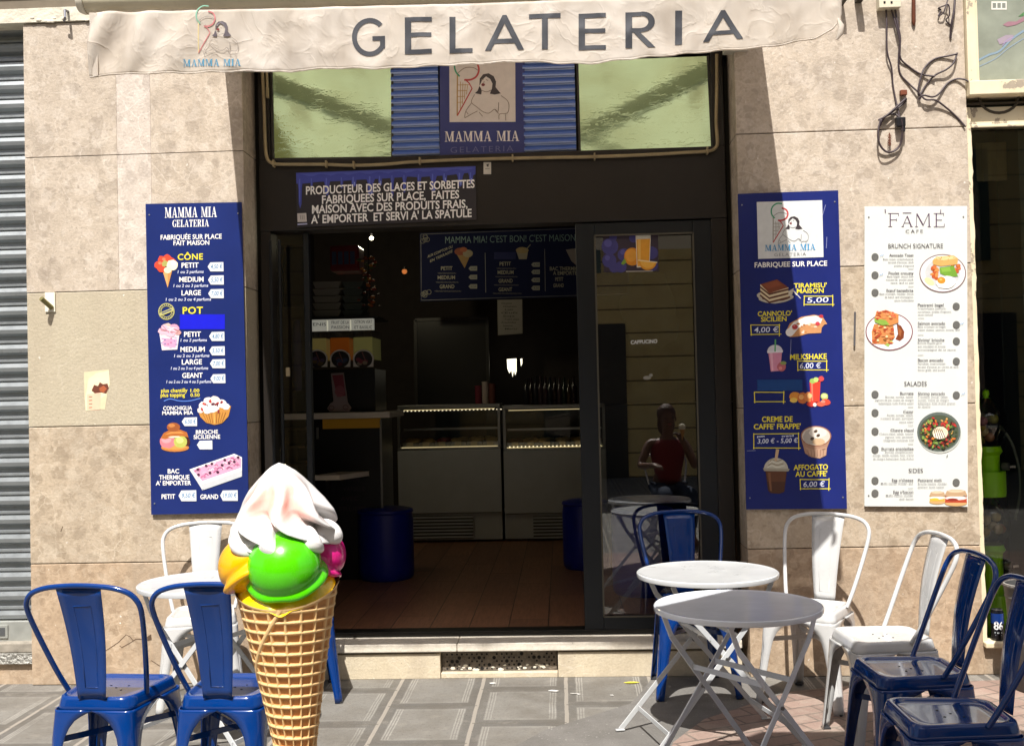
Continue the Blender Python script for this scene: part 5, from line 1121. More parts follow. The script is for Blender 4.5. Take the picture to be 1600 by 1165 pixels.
f.build('lettering', cb)
cs = thing('cone_stand', 'pink and white cone shaped card stand on the counter', 'card stand', P(530, 642, 2.1))
m = MB(); m.prism([P(x, y, 2.08) for x, y in ((517, 583), (537, 582), (543, 628), (549, 637), (545, 643), (515, 643), (511, 638), (516, 630), (521, 627))], (0, .012, 0), mat('card_white', '9a8a8c', .6)); m.build('card', cs)
f = Flat(2.08, .002); f.poly([(519, 586), (536, 585), (540, 618), (527, 620)], '8a3a4c'); f.disc(531, 611, 8, 9, 'a05a68', 14); f.ring(518, 637, 4, 3.5, 1, '6a4a50', 12); f.ring(540, 636, 4, 3.5, 1, '6a4a50', 12); f.build('picture', cs)
# blue pouffes
BLU = mat('blue_vinyl', '0d1f8a', .4, var=.1, spec=.5)
def pouf(px, py, label, r_=.2, h=.5):
    q = Pz(px, py, ZF); q.y += r_; t = thing('pouf', label, 'pouf', (q.x, q.y, ZF), group='blue pouffes')
    m = MB(); m.lathe([(r_-.02, 0), (r_-.004, .02), (r_, .06), (r_, h-.08), (r_-.008, h-.03)], BLU, (q.x, q.y, ZF), 40, cap1=False); m.build('body', t, smooth=40)
    m = MB(); m.lathe([(r_-.005, h-.031), (r_+.004, h-.02), (r_-.004, h-.004), (r_-.05, h+.008), (.001, h+.012)], BLU, (q.x, q.y, ZF), 40, cap0=False); m.build('cushion', t, smooth=40)
pouf(597, 910, 'round blue pouf in front of the till counter')
pouf(917, 892, 'round blue pouf half hidden by the sliding door', .17, .5)
pouf(1010, 935, 'round blue pouf standing just behind the door glass', .2, .55)
# dark cloth hanging behind the side glass, a panel standing in for a mirrored poster
m = MB(); m.tube([P(464, 500, 1.2), P(463, 540, 1.2), P(465, 610, 1.2)], [.02, .035, .028], mat('violet_cloth', '2a2638', .8), 10); tag(m.build('hanging_cloth', smooth=60), 'folded dark violet cloth hanging behind the side glass', 'cloth')
pst = thing('mirrored_poster', 'dark framed panel standing in for a poster mirrored in the side glass', 'poster', P(452, 440, 2.6))
m = MB(); m.prism([P(x, y, 2.6) for x, y in ((441, 385), (478, 383), (478, 478), (442, 480))], (0, .01, 0), mat('mirrored_poster_dark', '22212c', .4)); m.build('panel', pst)
m = MB(); c4 = [P(x, y, 2.595) for x, y in ((441, 385), (478, 383), (478, 478), (442, 480))]
for i in range(4): m.bar(c4[i], c4[(i+1) % 4], .012, .012, DGR, (0, 1, 0))
m.build('frame', pst)  # frame of the panel standing in for the mirrored poster
cbx = thing('shelf_unit', 'small wooden shelf unit below the counter behind the side glass', 'shelf', P(452, 720, 2.3))
for k in range(3):
    m = MB(); a, b = P(447, 672+k*28, 2.2), P(476, 668+k*28, 2.2); m.box((a.x, 2.2, a.z), (b.x, 2.5, b.z), mat('dull_wood', '6a5a40', .6)); m.build('shelf', cbx)
m = MB(); a, b = P(446, 790, 2.2), P(449, 668, 2.2); m.box((a.x, 2.21, ZF), (b.x, 2.49, b.z), mat('dull_wood', '6a5a40', .6)); m.build('side_panel', cbx)
t = thing('door_switch', 'small cream switch on the post of the side glass', 'switch', P(449.5, 582, .24))
m = MB(); a, b = P(447, 588, .24), P(452.5, 574, .24); m.box((a.x, .235, a.z), (b.x, .249, b.z), mat('switch_cream', 'b8a888', .5)); m.build('body', t, bevel=.002)

for px, c, h in ((748, '7a2a3c', .2), (759, 'b8a8a4', .24), (770, '6a3a34', .22)):
    q = P(px, 633, 4.35); m = MB()
    for k in range(7): m.lathe([(.026, k*h/9), (.034, k*h/9+h/4)], mat('cup_'+c, c, .6), (q.x, q.y, q.z), 16, k == 0, k == 6)
    tag(m.build('cup_stack', smooth=50), {'7a2a3c': 'wine red stack of paper cups beside the back cabinet', 'b8a8a4': 'pale stack of paper cups between two darker stacks', '6a3a34': 'brown stack of paper cups nearest the bottles'}[c], 'cups')
# ------------------------------------------------------------------ neighbouring shop at the right
def peel_mat():
    s = NT('peeling_cream_paint'); n1 = s.noise(14, None, 5, .65); n2 = s.noise(2.2, None, 3)
    k = s.math('GREATER_THAN', s.math('ADD', n1, s.math('MULTIPLY', n2, .35)), .80)
    c = s.mix(s.mapr(s.noise(5, None, 4), .35, .7), lin('e0d4b6'), lin('d2c4a2')); c = s.mix(k, c, s.mix(s.noise(30), lin('8c8074'), lin('b3a68e')))
    s.l(c, s.b.inputs['Base Color']); s.b.inputs['Roughness'].default_value = .55; s.bump(s.math('MULTIPLY', k, -1), .004); return s.m
PEEL = peel_mat(); WD = mat('dark_window_room', '2e382f', .8)
X = lambda px, py, Y=.02: P(px, py, Y).x
Z = lambda px, py, Y=.02: P(px, py, Y).z
wf = thing('shop_window', 'cream peeling window frame of the neighbouring shop at right edge', 'window', (XR1+.6, .05, 0))
xs = XR1+.002; xi = X(1521, 300); XE = 5.2
zsill = Z(1540, 1000); z_tr0, z_tr1 = Z(1560, 195), Z(1560, 166); z_lo, z_hi = Z(1560, 148, -.03), Z(1560, 126, -.03)
m = MB()
def jag(x, z): return x+.006*noise.noise(Vector((z*9, 3, 1)))+.004*noise.noise(Vector((z*31, 1, 5)))
zz = [zsill+(z_tr1-zsill)*k/90 for k in range(91)]
vs = [];
for z in zz: vs += [(xs, .02, z), (jag(xi, z), .02, z), (jag(xi, z), .13, z), (xs, .13, z)]
m.add(vs, [f_ for i in range(90) for f_ in ((i*4, i*4+1, i*4+5, i*4+4), (i*4+1, i*4+2, i*4+6, i*4+5), (i*4+3, i*4, i*4+4, i*4+7))]+[(360, 361, 362, 363)], PEEL)
m.box((xi-.001, .03, z_tr0), (XE, .13, z_tr1), PEEL); m.box((xi-.001, .014, z_tr0-.012), (XE, .029, z_tr0+.004), PEEL)
m.build('frame', wf, bevel=.003)
m = MB(); m.box((xs, -.045, z_lo), (XE, .12, z_hi), PEEL); m.box((xs, -.03, z_hi), (X(1520, 60), .12, 4.3), PEEL); m.box((X(1518, 60), -.012, z_hi+.001), (X(1525, 60), .1, 4.3), PEEL); m.build('upper_frame', wf, bevel=.004)
m = MB(); m.box((X(1525, 60)-.003, .05, z_hi), (XE, .056, 4.3), mat('upper_glass_paint', '8b9083', .12, var=.15, vscale=9, spec=.6)); ug = m.build('upper_pane', wf)
f = Flat(.05, .001)
f.rect(1549, 2.5, 1573, 15.5, 'd9d6cb')
for k in range(3): f.rect(1551+k*7.4, 5, 1556.4+k*7.4, 13, '7d8078')
f.line([(1526, 96), (1545, 86), (1562, 80), (1580, 62), (1600, 48)], 3.2, '7f93a2', 4); f.line([(1530, 104), (1555, 92), (1575, 76), (1600, 60)], 1.6, '8797a2', 4)
f.poly([(1567, 39), (1575, 34), (1588, 34), (1600, 26), (1600, 33), (1588, 39), (1574, 42)], '96707a'); f.poly([(1591, 26), (1600, 19), (1600, 25)], '4f7a4a'); f.poly([(1558, 62), (1572, 55), (1584, 55), (1580, 64), (1562, 70)], '9a8c98')
f.line([(1566, 72), (1574, 63), (1584, 58)], 1.2, '9a8ab0', 3); f.build('painted_flowers', ug)
m = MB(); m.box((xs, .1, z_tr1), (XE, .12, z_lo), WD)
for k in range(6):
    c = Vector((X(1562, 158)+k*.23, .03, z_lo+.005)); m.tube([c+Vector((.1*math.cos(R(a)), 0, -.085*math.sin(R(a)))) for a in range(0, 181, 15)], .008, mat('old_iron', '4a443a', .7, .4), 6)
m.box((xs, .02, z_tr1+.012), (XE, .05, z_tr1+.022), mat('old_iron', '4a443a', .7, .4)); m.build('iron_grille', wf)
m = MB(); m.box((xi-.01, .075, zsill), (XE, .081, z_tr0), GLASS2); m.build('pane', wf)
m = MB(); m.box((xs, -.03, zsill-.03), (XE, .13, zsill-.001), PEEL); m.build('sill', wf, bevel=.006)
t = thing('shop_plinth', 'tan stone plinth below the neighbouring shop window', 'plinth', (XR1+1, .05, 0))
m = MB(); m.box((xs, .01, 0), (XE, .3, zsill-.033), ST_D); m.build('plinth_stone', t, bevel=.004)
# the room behind that window
m = MB(); m.box((2.75, 1.6, 0), (6, 1.7, 4), WD); m.box((6, .13, 0), (6.1, 1.7, 4), WD); m.box((2.71, .15, 0), (2.75, 1.7, 4), WD); m.box((2.3, .14, 3.3), (6, 1.7, 3.4), WD); m.box((2.3, .2, 0), (6, 1.7, zsill-.06), WD)
m.box((2.705, .43, 0), (2.71, 1.7, 4), WD); tag(m.build('neighbour_interior'), kind='structure')
sh2 = thing('folding_blind', 'drab pleated blind hanging inside the neighbouring window', 'blind', P(1570, 230, .3))
m = MB(); vs = []; n = 40
for k in range(n+1):
    x = X(1525, 250, .3)+k*.04; vs += [(x, .3+(.018 if k % 2 else 0), Z(1560, 282, .3)), (x, .3+(.018 if k % 2 else 0), Z(1560, 222, .3))]
m.add(vs, [(2*i, 2*i+2, 2*i+3, 2*i+1) for i in range(n)], mat('drab_blind', '6e6444', .8)); m.build('blind', sh2)
# gumball machine behind the glass
LIME = mat('lime_plastic', 'a4f60a', .3, spec=.5, var=.08); GLOBE = glass_mat('globe_plastic', .05, (.86, .9, .82))
gm = thing('capsule_machine', 'lime green double capsule toy machine behind the neighbouring glass', 'toy machine', (P(1540, 900, .28).x, .28, zsill))
cx = P(1537, 700, .28).x+.02
def zz_(y): return P(1537, y, .28).z
def lat(name, prof, m_, par=gm): 
    b = MB(); b.lathe([(r_, zz_(y)) for r_, y in prof], m_, (cx, .28, 0), 28); return b.build(name, par, smooth=35)
lat('knob', [(.001, 608), (.016, 610), (.018, 615), (.012, 621), (.022, 622)][::-1], LIME)
for (a, b_, c_, d_) in ((622, 697, 697, 775), (775, 850, 850, 1003)):
    g_ = lat('globe', [(.062, b_), (.088, b_-12), (.104, (a+b_)/2+4), (.1, (a+b_)/2-12), (.07, a+12), (.03, a)], GLOBE)
    for k in range(9):
        q = Vector((cx+random.uniform(-.05, .055), .28+random.uniform(-.06, .04), zz_(random.uniform(a+30, b_-8)))); bb = MB(); cc = random.choice(['c9a23a', 'c98a6a', 'd0b48a', 'b86a8a', 'a8a04a']); bb.ball(q, .026, mat('capsule_'+cc, cc, .25, spec=.6), 14, 9); bb.build('capsule', g_, smooth=60)
    lat('base', [(.085, d_), (.088, d_-6), (.088, d_-(d_-c_)*.5), (.06, d_-(d_-c_)*.42), (.06, c_+14), (.075, c_+8), (.066, c_)], LIME)
    b = MB(); zc = zz_((c_+min(d_, c_+78))/2-8); b.tube([(cx+.055, .23, zc), (cx+.085, .21, zc)], .022, STEEL, 14); b.box((cx+.085, .2, zc-.006), (cx+.115, .215, zc+.006), STEEL); b.build('coin_knob', gm, smooth=40)
HOSE = mat('clear_hose', '6a7468', .2)
hs = MB(); hs.tube(catmull([P(x, y, .26) for x, y in ((1562, 665), (1580, 690), (1592, 730), (1594, 770), (1586, 812))], 5), .008, HOSE, 8); tag(hs.build('clear_hose', smooth=60), 'curved clear hose beside the lime capsule machine', 'hose')
bl = MB(); bl.prism([P(x, y, 1.2) for x, y in ((1540, 640), (1620, 620), (1620, 760), (1560, 770))], (0, .3, 0), mat('dim_blue_box', '16233e', .5)); tag(bl.build('blue_crate', bevel=.01), 'dim blue crate deep inside the neighbouring shop', 'crate')
# drink can on the sill
cn = thing('drink_can', 'black and blue drink can marked 86 on the neighbouring sill', 'can', (P(1560, 1000, -.012).x, .02, zsill))
cx2, cy2 = P(1560.5, 985, .015).x, .03; h = Z(1558, 953)-Z(1558, 1001); rr_ = .031; z0 = zsill
b = MB(); b.lathe([(.024, 0), (rr_, .008), (rr_, h-.014), (.026, h-.002), (.0255, h), (.0245, h-.003), (.001, h-.004)], mat('can_black', '101119', .25, .3, spec=.6), (cx2, cy2, z0), 28); b.build('body', cn, smooth=35)
b = MB(); b.lathe([(rr_+.0005, h*.56), (rr_+.0005, h-.018)], mat('can_blue', '1c3f88', .25, .4), (cx2, cy2, z0), 28, False, False); b.build('band', cn, smooth=60)
b = MB(); b.lathe([(.0262, h-.001), (.027, h+.001), (.0245, h+.002)], STEEL, (cx2, cy2, z0), 24, False, False); b.build('rim', cn, smooth=60)
def wrap(px, py, l):
    q = P(px, py, .0); dx = max(-.95*rr_, min(.95*rr_, q.x-cx2)); return Vector((cx2+dx, cy2-math.sqrt((rr_+.001+l)**2-dx*dx), q.z))
f = Flat(0, .0, wrap, .0001); f.serif('R', 0, 0, 0, 0, 0, 'e4e4e4') if False else None
f.text('86', 1554, 983, 1567, 983, 12, 'e4e4e4', .02); f.line([(1555, 988), (1560, 988.5), (1566, 988)], 2, 'b9c2c4'); f.line([(1556, 992), (1565, 992)], 1, '9aa0a2'); f.build('lettering', cn)

# ------------------------------------------------------------------ cables and box on the right pillar
jb = thing('junction_box', 'cream junction box at top of the right pillar', 'box', P(1390, 4))
m = MB(); a, c = P(1373.5, 13, -.05), P(1407, -12, -.05); m.box((a.x, -.055, a.z), (c.x, -.001, c.z), mat('cream_plastic', 'cdc6ae', .5)); m.build('body', jb, bevel=.003)
m = MB()
for x, y in ((1382, 4), (1393, 4)): q = P(x, y, -.055); m.box((q.x-.005, -.0575, q.z-.005), (q.x+.005, -.0555, q.z+.005), BLK)
m.build('screw_hole', jb)
CAB = mat('dark_cable', '3b2f33', .55)
K = lambda zx, zy: (1180+zx/3.757, zy/3.757)
def cable(label, pts, r_=.0048, y=-.016):
    pts = [K(*p) for p in pts]; b = MB(); b.tube(catmull([P(px, py, y-.012*math.sin(i*1.1)) for i, (px, py) in enumerate(pts)], 5), r_, CAB, 8)
    return tag(b.build('cable', smooth=60), label, 'cable', 'loose cables on the right pillar')
cable('dark cable hanging from junction box down to the coiled loop', [(768, 50), (772, 150), (774, 300), (800, 400), (808, 500), (825, 590), (840, 650), (846, 690)])
cable('dark cable running from junction box to the window frame', [(822, 60), (838, 150), (852, 230), (842, 330), (850, 430), (900, 490), (960, 545), (1000, 585), (1060, 590), (1130, 640), (1190, 695), (1232, 742)])
cable('dark cable branching right towards a leaf shaped loop', [(800, 60), (830, 160), (850, 250), (852, 340), (900, 390), (970, 435), (1055, 450)])
cable('leaf shaped dark cable loop beside the junction cables', [(1185, 312), (1165, 370), (1120, 410), (1060, 440), (1010, 490), (975, 545), (960, 560), (958, 520), (980, 430), (1010, 380), (1060, 345), (1130, 330), (1185, 318)])
cable('dark cable curling from the leaf loop to upper window frame', [(960, 585), (985, 560), (1040, 570), (1080, 550), (1130, 490), (1180, 465), (1230, 468), (1258, 485)])
cable('coiled dark cable loop hanging on right pillar', [(722, 706), (770, 680), (850, 610), (885, 580), (870, 610), (800, 660), (745, 700), (722, 770), (728, 840), (760, 885), (800, 893), (845, 860), (862, 800), (860, 740), (845, 690), (810, 668), (760, 690), (730, 740)], .0055, -.022)
cable('twin strands doubling the coiled cable loop', [(735, 700), (722, 780), (735, 855), (775, 893), (830, 880), (858, 830), (866, 760), (858, 700)], .004, -.034)
cable('short cable stub by the top of the neighbouring window', [(1172, -10), (1168, 60), (1155, 130), (1148, 180), (1147, 228)], .006)
cable('tangled short wires near the top edge of right pillar', [(1132, -5), (1118, 40), (1105, 75), (1075, 95), (1090, 60), (1075, 50), (1110, 35), (1135, 30), (1140, 90), (1120, 120), (1150, 150)], .0035)
b = MB(); a, c = P(*K(826, 745), -.03), P(*K(878, 690), -.03); b.box((a.x, -.045, a.z), (c.x, -.012, c.z), BLK); b.tube([P(*K(868, 735), -.03), P(*K(868, 775), -.03)], .012, BLK, 8); tag(b.build('cable_plug', bevel=.003), 'black plug hanging on the coiled cable', 'plug')
RST = mat('rusty_iron', '6a3a26', .85, .3, var=.3)
b = MB(); b.tube([P(*K(930, -8), -.012), P(*K(930, 130), -.012), P(*K(932, 152), -.012)], [.01, .011, .004], RST, 8); tag(b.build('rusty_pin', smooth=50), 'rusty iron pin at the top of the right pillar', 'pin')
b = MB(); b.box(tuple(P(*K(855, 558), -.03)), tuple(P(*K(884, 534), -.005)), RST); tag(b.build('rusty_clip', bevel=.003), 'rusty clip holding the coiled cable', 'clip')
b = MB(); b.tube([P(*K(788, 780), -.02), P(*K(790, 850), -.02)], .003, RST, 6)
for k in range(4): q = P(*K(788, 800+k*16), -.02); b.tube([q+Vector((.008*math.cos(R(a_)), 0, .008*math.sin(R(a_)))) for a_ in range(0, 360, 45)], .0018, RST, 5, True)
tag(b.build('rusty_chain'), 'short rusty chain inside the coiled cable loop', 'chain')
for i, (x0, x1, y1) in enumerate(((497, 528, 95), (585, 636, 80))):
    b = MB(); a, c = P(*K(x0, y1-60), -.01), P(*K(x1, -40), -.05); b.box((a.x, -.09, a.z), (c.x, -.001, c.z), mat('bracket_dark', '3a342c', .6, .3)); tag(b.build('awning_bracket', bevel=.004), ('narrow' if i == 0 else 'wide')+' dark steel bracket at the awning\'s right end', 'bracket')
b = MB(); q = P(1376, 585); a = P(1337, 505); b.tube([P(1336, 487, -.01), P(1335, 540, -.012)], .005, mat('hook_steel', '77777d'), 6) ; tag(b.build('steel_rod', smooth=50), 'thin steel rod fixed between the two right hand boards', 'rod')
# ------------------------------------------------------------------ metal cafe chairs
def paint(name, c, rough=.13, chip='4a4038', chips=.5):
    s = NT(name); n_ = s.noise(5, s.obj(), 3); f = s.noise(40, s.obj(), 5, .7); g = s.noise(6, s.obj(), 2)
    base = lin(c); col = s.mix(s.mapr(n_, .3, .7), tuple(x*.9 for x in base[:3])+(1,), tuple(min(.9, x*1.08) for x in base[:3])+(1,))
    m_ = s.math('MULTIPLY', s.math('GREATER_THAN', f, .70), s.mapr(g, .5, .6)); col = s.mix(s.math('MULTIPLY', m_, chips), col, lin(chip))
    s.l(col, s.b.inputs['Base Color']); s.put(s.b.inputs['Roughness'], s.mapr(s.noise(9, s.obj(), 4), .3, .7, rough-.06, rough+.1)); s.b.inputs['Specular IOR Level'].default_value = .4; s.b.inputs['Coat Weight'].default_value = .45; s.b.inputs['Coat Roughness'].default_value = .04
    s.bump(s.noise(14, s.obj(), 2), .0015, .5); return s.m
CBL = paint('blue_chair_enamel', '003172'); CWH = paint('white_chair_enamel', 'bfbfbd', .22, '8a8478', .7); HOLE = mat('drain_hole', '0a0a0c', .9); RUB = mat('rubber_foot', '2a2a2c', .8)
def rsq(h, rc, n=6, hy=None):
    hy = hy or h; o = []
    for (sx, sy, a0) in ((1, 1, 0), (-1, 1, 90), (-1, -1, 180), (1, -1, 270)):
        for k in range(n+1): a = R(a0+90*k/n); o.append((sx*(h-rc)+rc*math.cos(a), sy*(hy-rc)+rc*math.sin(a)))
    return o
def tap(y): return 1-.17*max(0, min(1, (y+.19)/.38))       # the seat narrows towards its back
def make_chair(mt, label):
    t = thing('metal_chair', label, 'chair')
    m = MB(); loops = [(.03, .014, .4375), (.11, .04, .4372), (.145, .05, .4378), (.152, .052, .4405), (.160, .054, .4475), (.170, .055, .4490), (.178, .056, .4460), (.182, .058, .436), (.186, .056, .418), (.190, .05, .398)]
    vs = []; n = None
    for h, rc, z in loops:
        L = rsq(h, rc); n = len(L); vs += [(x*tap(y)*.93, y*.93, z) for x, y in L]
    m.add(vs, [(i*n+k, i*n+(k+1) % n, (i+1)*n+(k+1) % n, (i+1)*n+k)[::-1] for i in range(len(loops)-1) for k in range(n)]+[list(range(n))], mt)
    for x, y in ((0, 0), (.035, .03), (-.035, .03), (.035, -.03), (-.035, -.03)): m.lathe([(.0045, 0), (.0001, 0)], HOLE, (x, y, .4384), 8, False, False)
    m.build('seat', t, smooth=50, solid=.002)
    prof = [(.404, .176), (.394, .156), (.382, .128), (.366, .100), (.342, .079), (.31, .064), (.27, .056), (.2, .048), (.1, .041), (.03, .036), (0, .035)]
    for sx, sy in ((1, -1), (-1, -1), (1, 1), (-1, 1)):
        m = MB(); vs = []; K_ = 0
        for z, wdt in prof:
            f = 1-z/.404; cx = sx*(.1755+.034*f**1.15); cy = sy*(.1755+(.032 if sy < 0 else .055)*f**1.15); ch = .028-.012*f
            gd = .011*max(0, min(1, (.30-z)/.05))*max(0, min(1, (z-.02)/.05))
            A = [(wdt, 0), (max(ch*1.25, wdt*.62), 0), (ch, 0), (ch*.45, ch*.16)]
            pts = [(cx-sx*u, cy-sy*v) for u, v in A]; d_ = .7071*ch*.42
            if gd > 0: pts[3] = (cx-sx*(ch*.5+gd*.3), cy-sy*(ch*.18+gd*.3))
            pts.append((cx-sx*(d_+gd), cy-sy*(d_+gd)))
            B = [(ch*.16, ch*.45), (0, ch), (0, max(ch*1.25, wdt*.62)), (0, wdt)]
            if gd > 0: B[0] = (ch*.18+gd*.3, ch*.5+gd*.3)
            pts += [(cx-sx*u, cy-sy*v) for u, v in B]
            vs += [(x*tap(y), y, z) for x, y in pts]; K_ = len(pts)
        fs = [(i*K_+k, i*K_+k+1, (i+1)*K_+k+1, (i+1)*K_+k) for i in range(len(prof)-1) for k in range(K_-1)]
        if sx*sy > 0: fs = [f_[::-1] for f_ in fs]
        m.add(vs, fs, mt); lg = m.build('leg', t, smooth=55, solid=.0035, soff=-1)
        b = MB(); cx = sx*(.1755+.034)*tap(.3*sy); cy = sy*(.1755+(.032 if sy < 0 else .055)); b.box((cx+sx*.001, cy+sy*.001, 0), (cx-sx*.034, cy-sy*.034, .008), RUB); b.build('foot_cap', lg, bevel=.002, local=True)
    half = [(.150, .062, .44), (.172, .106, .525), (.197, .166, .65), (.212, .213, .75), (.208, .233, .797), (.180, .245, .831), (.125, .252, .85), (.06, .254, .857)]
    path = half+[(0, .255, .859)]+[(-x, y, z) for x, y, z in half[::-1]]
    m = MB(); m.tube(catmull(path, 5), .0098, mt, 12); m.build('back_hoop', t, smooth=60)
    m = MB(); rows = 14; vs = []
    for i in range(rows+1):
        f = i/rows; z = .848-(.848-.445)*f; y = .252-.082*f-.016*math.sin(math.pi*f); hw = .083-.031*f
        for k in range(7):
            u = -1+2*k/6; vs.append((u*hw, y-.012*(1-u*u)*.5+.006, z))
    m.add(vs, [(i*7+k, i*7+k+1, (i+1)*7+k+1, (i+1)*7+k) for i in range(rows) for k in range(6)], mt)
    def on(u, f): hw = .083-.031*f; return Vector((u*hw, .252-.082*f-.016*math.sin(math.pi*f)-.012*(1-u*u)*.5+.006, .848-.403*f))
    m.tube([on(u, f)+Vector((0, -.001, 0)) for u, f in ((-.42, .16), (-.42, .3), (-.42, .5), (-.42, .7), (-.42, .9), (.42, .9), (.42, .7), (.42, .5), (.42, .3), (.42, .16))], .0028, mt, 6, True)
    m.build('back_panel', t, smooth=60, solid=.0025)
    m = MB()
    for s_ in (1, -1): m.bar((.157*s_, -.16, .30), (-.132*s_, .165, .30+.005*s_), .022, .004, mt)
    m.build('cross_brace', t, bevel=.001)
    return t
cb0 = make_chair(CBL, 'x'); cw0 = make_chair(CWH, 'x')
used = set()
def chair(proto, x, y, deg, label, group):
    c = proto if proto.name not in used else copy_tree(proto); used.add(proto.name)
    c.location = (x, y, 0.004 if x > .5 else .002); c.rotation_euler = (0, 0, R(deg)); c['label'] = label; c['group'] = group; return c
GB, GW = 'blue metal cafe chairs', 'white metal cafe chairs'
CH = {}
CH['A'] = chair(cb0, -1.42, -1.73, 175, 'blue metal chair with its back turned, standing nearest the grey shutter', GB)
CH['B'] = chair(cb0, -.97, -1.74, 177, 'blue metal chair with its back turned, partly behind the giant ice cream cone', GB)
CH['C'] = chair(cb0, -1.10, -.24, 12, 'blue metal chair by the doorway almost hidden behind the giant cone', GB)
CH['D'] = chair(cb0, .875, -.215, 4, 'blue metal chair facing out in front of the sliding glass door', GB)
CH['E'] = chair(cb0, 1.53, -1.59, -87, 'dark blue metal chair in shade facing left, middle of the right hand row', GB)
CH['F'] = chair(cb0, 1.475, -2.16, -90, 'dark blue metal chair in shade, nearest at the right edge', GB)
CH['G'] = chair(cw0, -1.56, -.33, 14, 'white metal chair against left pillar behind the left table', GW)
CH['H'] = chair(cw0, 1.43, -.42, -34, 'white metal chair facing the tables below the navy dessert board', GW)
CH['I'] = chair(cw0, 1.585, -1.05, -85, 'white metal chair facing left below the white brunch board', GW)

# ------------------------------------------------------------------ folding tables
TW = paint('white_table_enamel', 'c0c2c2', .3, '6a6258', .5); TGR = paint('shaded_white_table_enamel', 'e0e4ea', .14, '6a6258', .3)  # second white enamel, lightened and blued for the table in shade
def make_table(mt, label):
    t = thing('folding_table', label, 'table'); r_ = .3; zt_ = .715
    m = MB(); m.lathe([(.001, zt_-.003), (r_-.03, zt_-.003), (r_-.012, zt_-.002), (r_-.004, zt_), (r_, zt_-.003), (r_+.001, zt_-.010), (r_-.001, zt_-.020), (r_-.006, zt_-.022), (r_-.008, zt_-.012), (.001, zt_-.008)], mt, (0, 0, 0), 72, False, False); m.build('table_top', t, smooth=40)
    for y in (-.17, .17):
        for s_ in (1, -1):
            yy = y+(.006*s_ if y > 0 else -.006*s_); sp = .20 if s_ > 0 else .17
            m = MB(); top = Vector((s_*.215, yy, .690)); k1 = Vector((s_*.175, yy, .60)); ft = Vector((-s_*.34, yy*(1.22), .006))
            m.bar(top, k1, .020, .006, mt, (1, 0, 0)); m.bar(k1, ft, .022, .006, mt, (1, 0, 0)); m.bar(ft+Vector((-s_*.02, 0, 0)), ft+Vector((s_*.02, 0, 0)), .018, .006, mt, (0, 1, 0)); m.build('leg', t, bevel=.0015)
    for s_ in (1, -1):
        for zz_, nm in ((.10, 'foot_rail'), (.47, 'upper_rail')):
            f = (.60-zz_)/.594; x = s_*.175-s_*.515*f; m = MB(); w_ = .17+.0374*f; m.bar((x, -w_, zz_), (x, w_, zz_), .02, .005, mt, (0, 0, 1)); m.build(nm, t, bevel=.001)
    for x in (-.2, .2): m = MB(); m.bar((x, -.17, .694), (x, .17, .694), .02, .008, mt, (1, 0, 0)); m.build('top_bracket', t)
    for y in (-.19, .19): m = MB(); m.tube([(0, y*.985-.012, .385), (0, y*.985+.012, .385)], .007, STEEL, 10); m.build('pivot_bolt', t)
    return t
GT = 'round folding bistro tables'
tb0 = make_table(TW, 'white round folding table in front of the sliding door'); tb0['group'] = GT; tb0.location = (.862, -1.01, .003); tb0.rotation_euler = (0, 0, R(14))
tb1 = copy_tree(tb0); tb1['label'] = 'white round folding table between left pillar and blue chairs'; tb1.location = (-1.285, -1.06, .002); tb1.rotation_euler = (0, 0, R(-20))
tb2 = make_table(TGR, 'white round folding table in shade, nearest at right'); tb2['group'] = GT; tb2.location = (.873, -1.75, .004); tb2.rotation_euler = (0, 0, R(38))

# ------------------------------------------------------------------ giant ice cream cone
qb = Pz(464, 1352, 0); CD = 3.5
cone = thing('ice_cream_statue', 'giant ice cream cone figure with white swirl, green yellow and pink scoops', 'statue', (-.615, -2.215, 0), 0, None, -.036)
def waffle_mat():
    s = NT('waffle_plastic'); at = s.n('VertexColor', layer_name='ridge').outputs[0]; n1 = s.noise(5, s.obj(), 3); n2 = s.noise(60, s.obj(), 4, .7)
    face = s.mix(s.mapr(n1, .35, .65), lin('c58f55'), lin('c98746')); face = s.mix(s.mapr(n2, .4, .8, 0, .35), face, lin('9a6534'))
    c = s.mix(at, face, s.mix(n2, lin('dcb27a'), lin('e8c88f'))); s.l(c, s.b.inputs['Base Color']); s.b.inputs['Roughness'].default_value = .45; s.bump(n2, .001); return s.m
def resin(name, c, rough=.2, coat=.5):
    s = NT(name); n1 = s.noise(7, s.obj(), 3); n2 = s.noise(34, s.obj(), 5, .7); b = lin(c)
    col = s.mix(s.mapr(n1, .3, .7), tuple(x*.93 for x in b[:3])+(1,), b); col = s.mix(s.math('MULTIPLY', s.math('GREATER_THAN', n2, .69), s.mapr(n1, .5, .6, 0, .4)), col, (.25, .18, .08, 1))
    s.l(col, s.b.inputs['Base Color']); s.put(s.b.inputs['Roughness'], s.mapr(n2, .3, .7, rough-.05, rough+.12)); s.b.inputs['Coat Weight'].default_value = coat; s.b.inputs['Coat Roughness'].default_value = .08; s.bump(n1, .004, .4); return s.m
HT = 1.28; ZR = .915; RR = .162                              # rim height and radius
def sgrid(fn, nu, nv, closed=True):
    vs, at = [], []
    for j in range(nv+1):
        for i in range(nu): a, c = fn(i/nu, j/nv); vs.append(a); at.append(c)
    fs = [(j*nu+i, j*nu+(i+1) % nu, (j+1)*nu+(i+1) % nu, (j+1)*nu+i) for j in range(nv) for i in range(nu)]
    return vs, fs, at
def color_attr(o, at, name):
    ca = o.data.color_attributes.new(name, 'FLOAT_COLOR', 'POINT')
    for i, a in enumerate(at): ca.data[i].color = (a, a, a, 1)
def angd(a, b): return (a-b+math.pi) % (2*math.pi)-math.pi
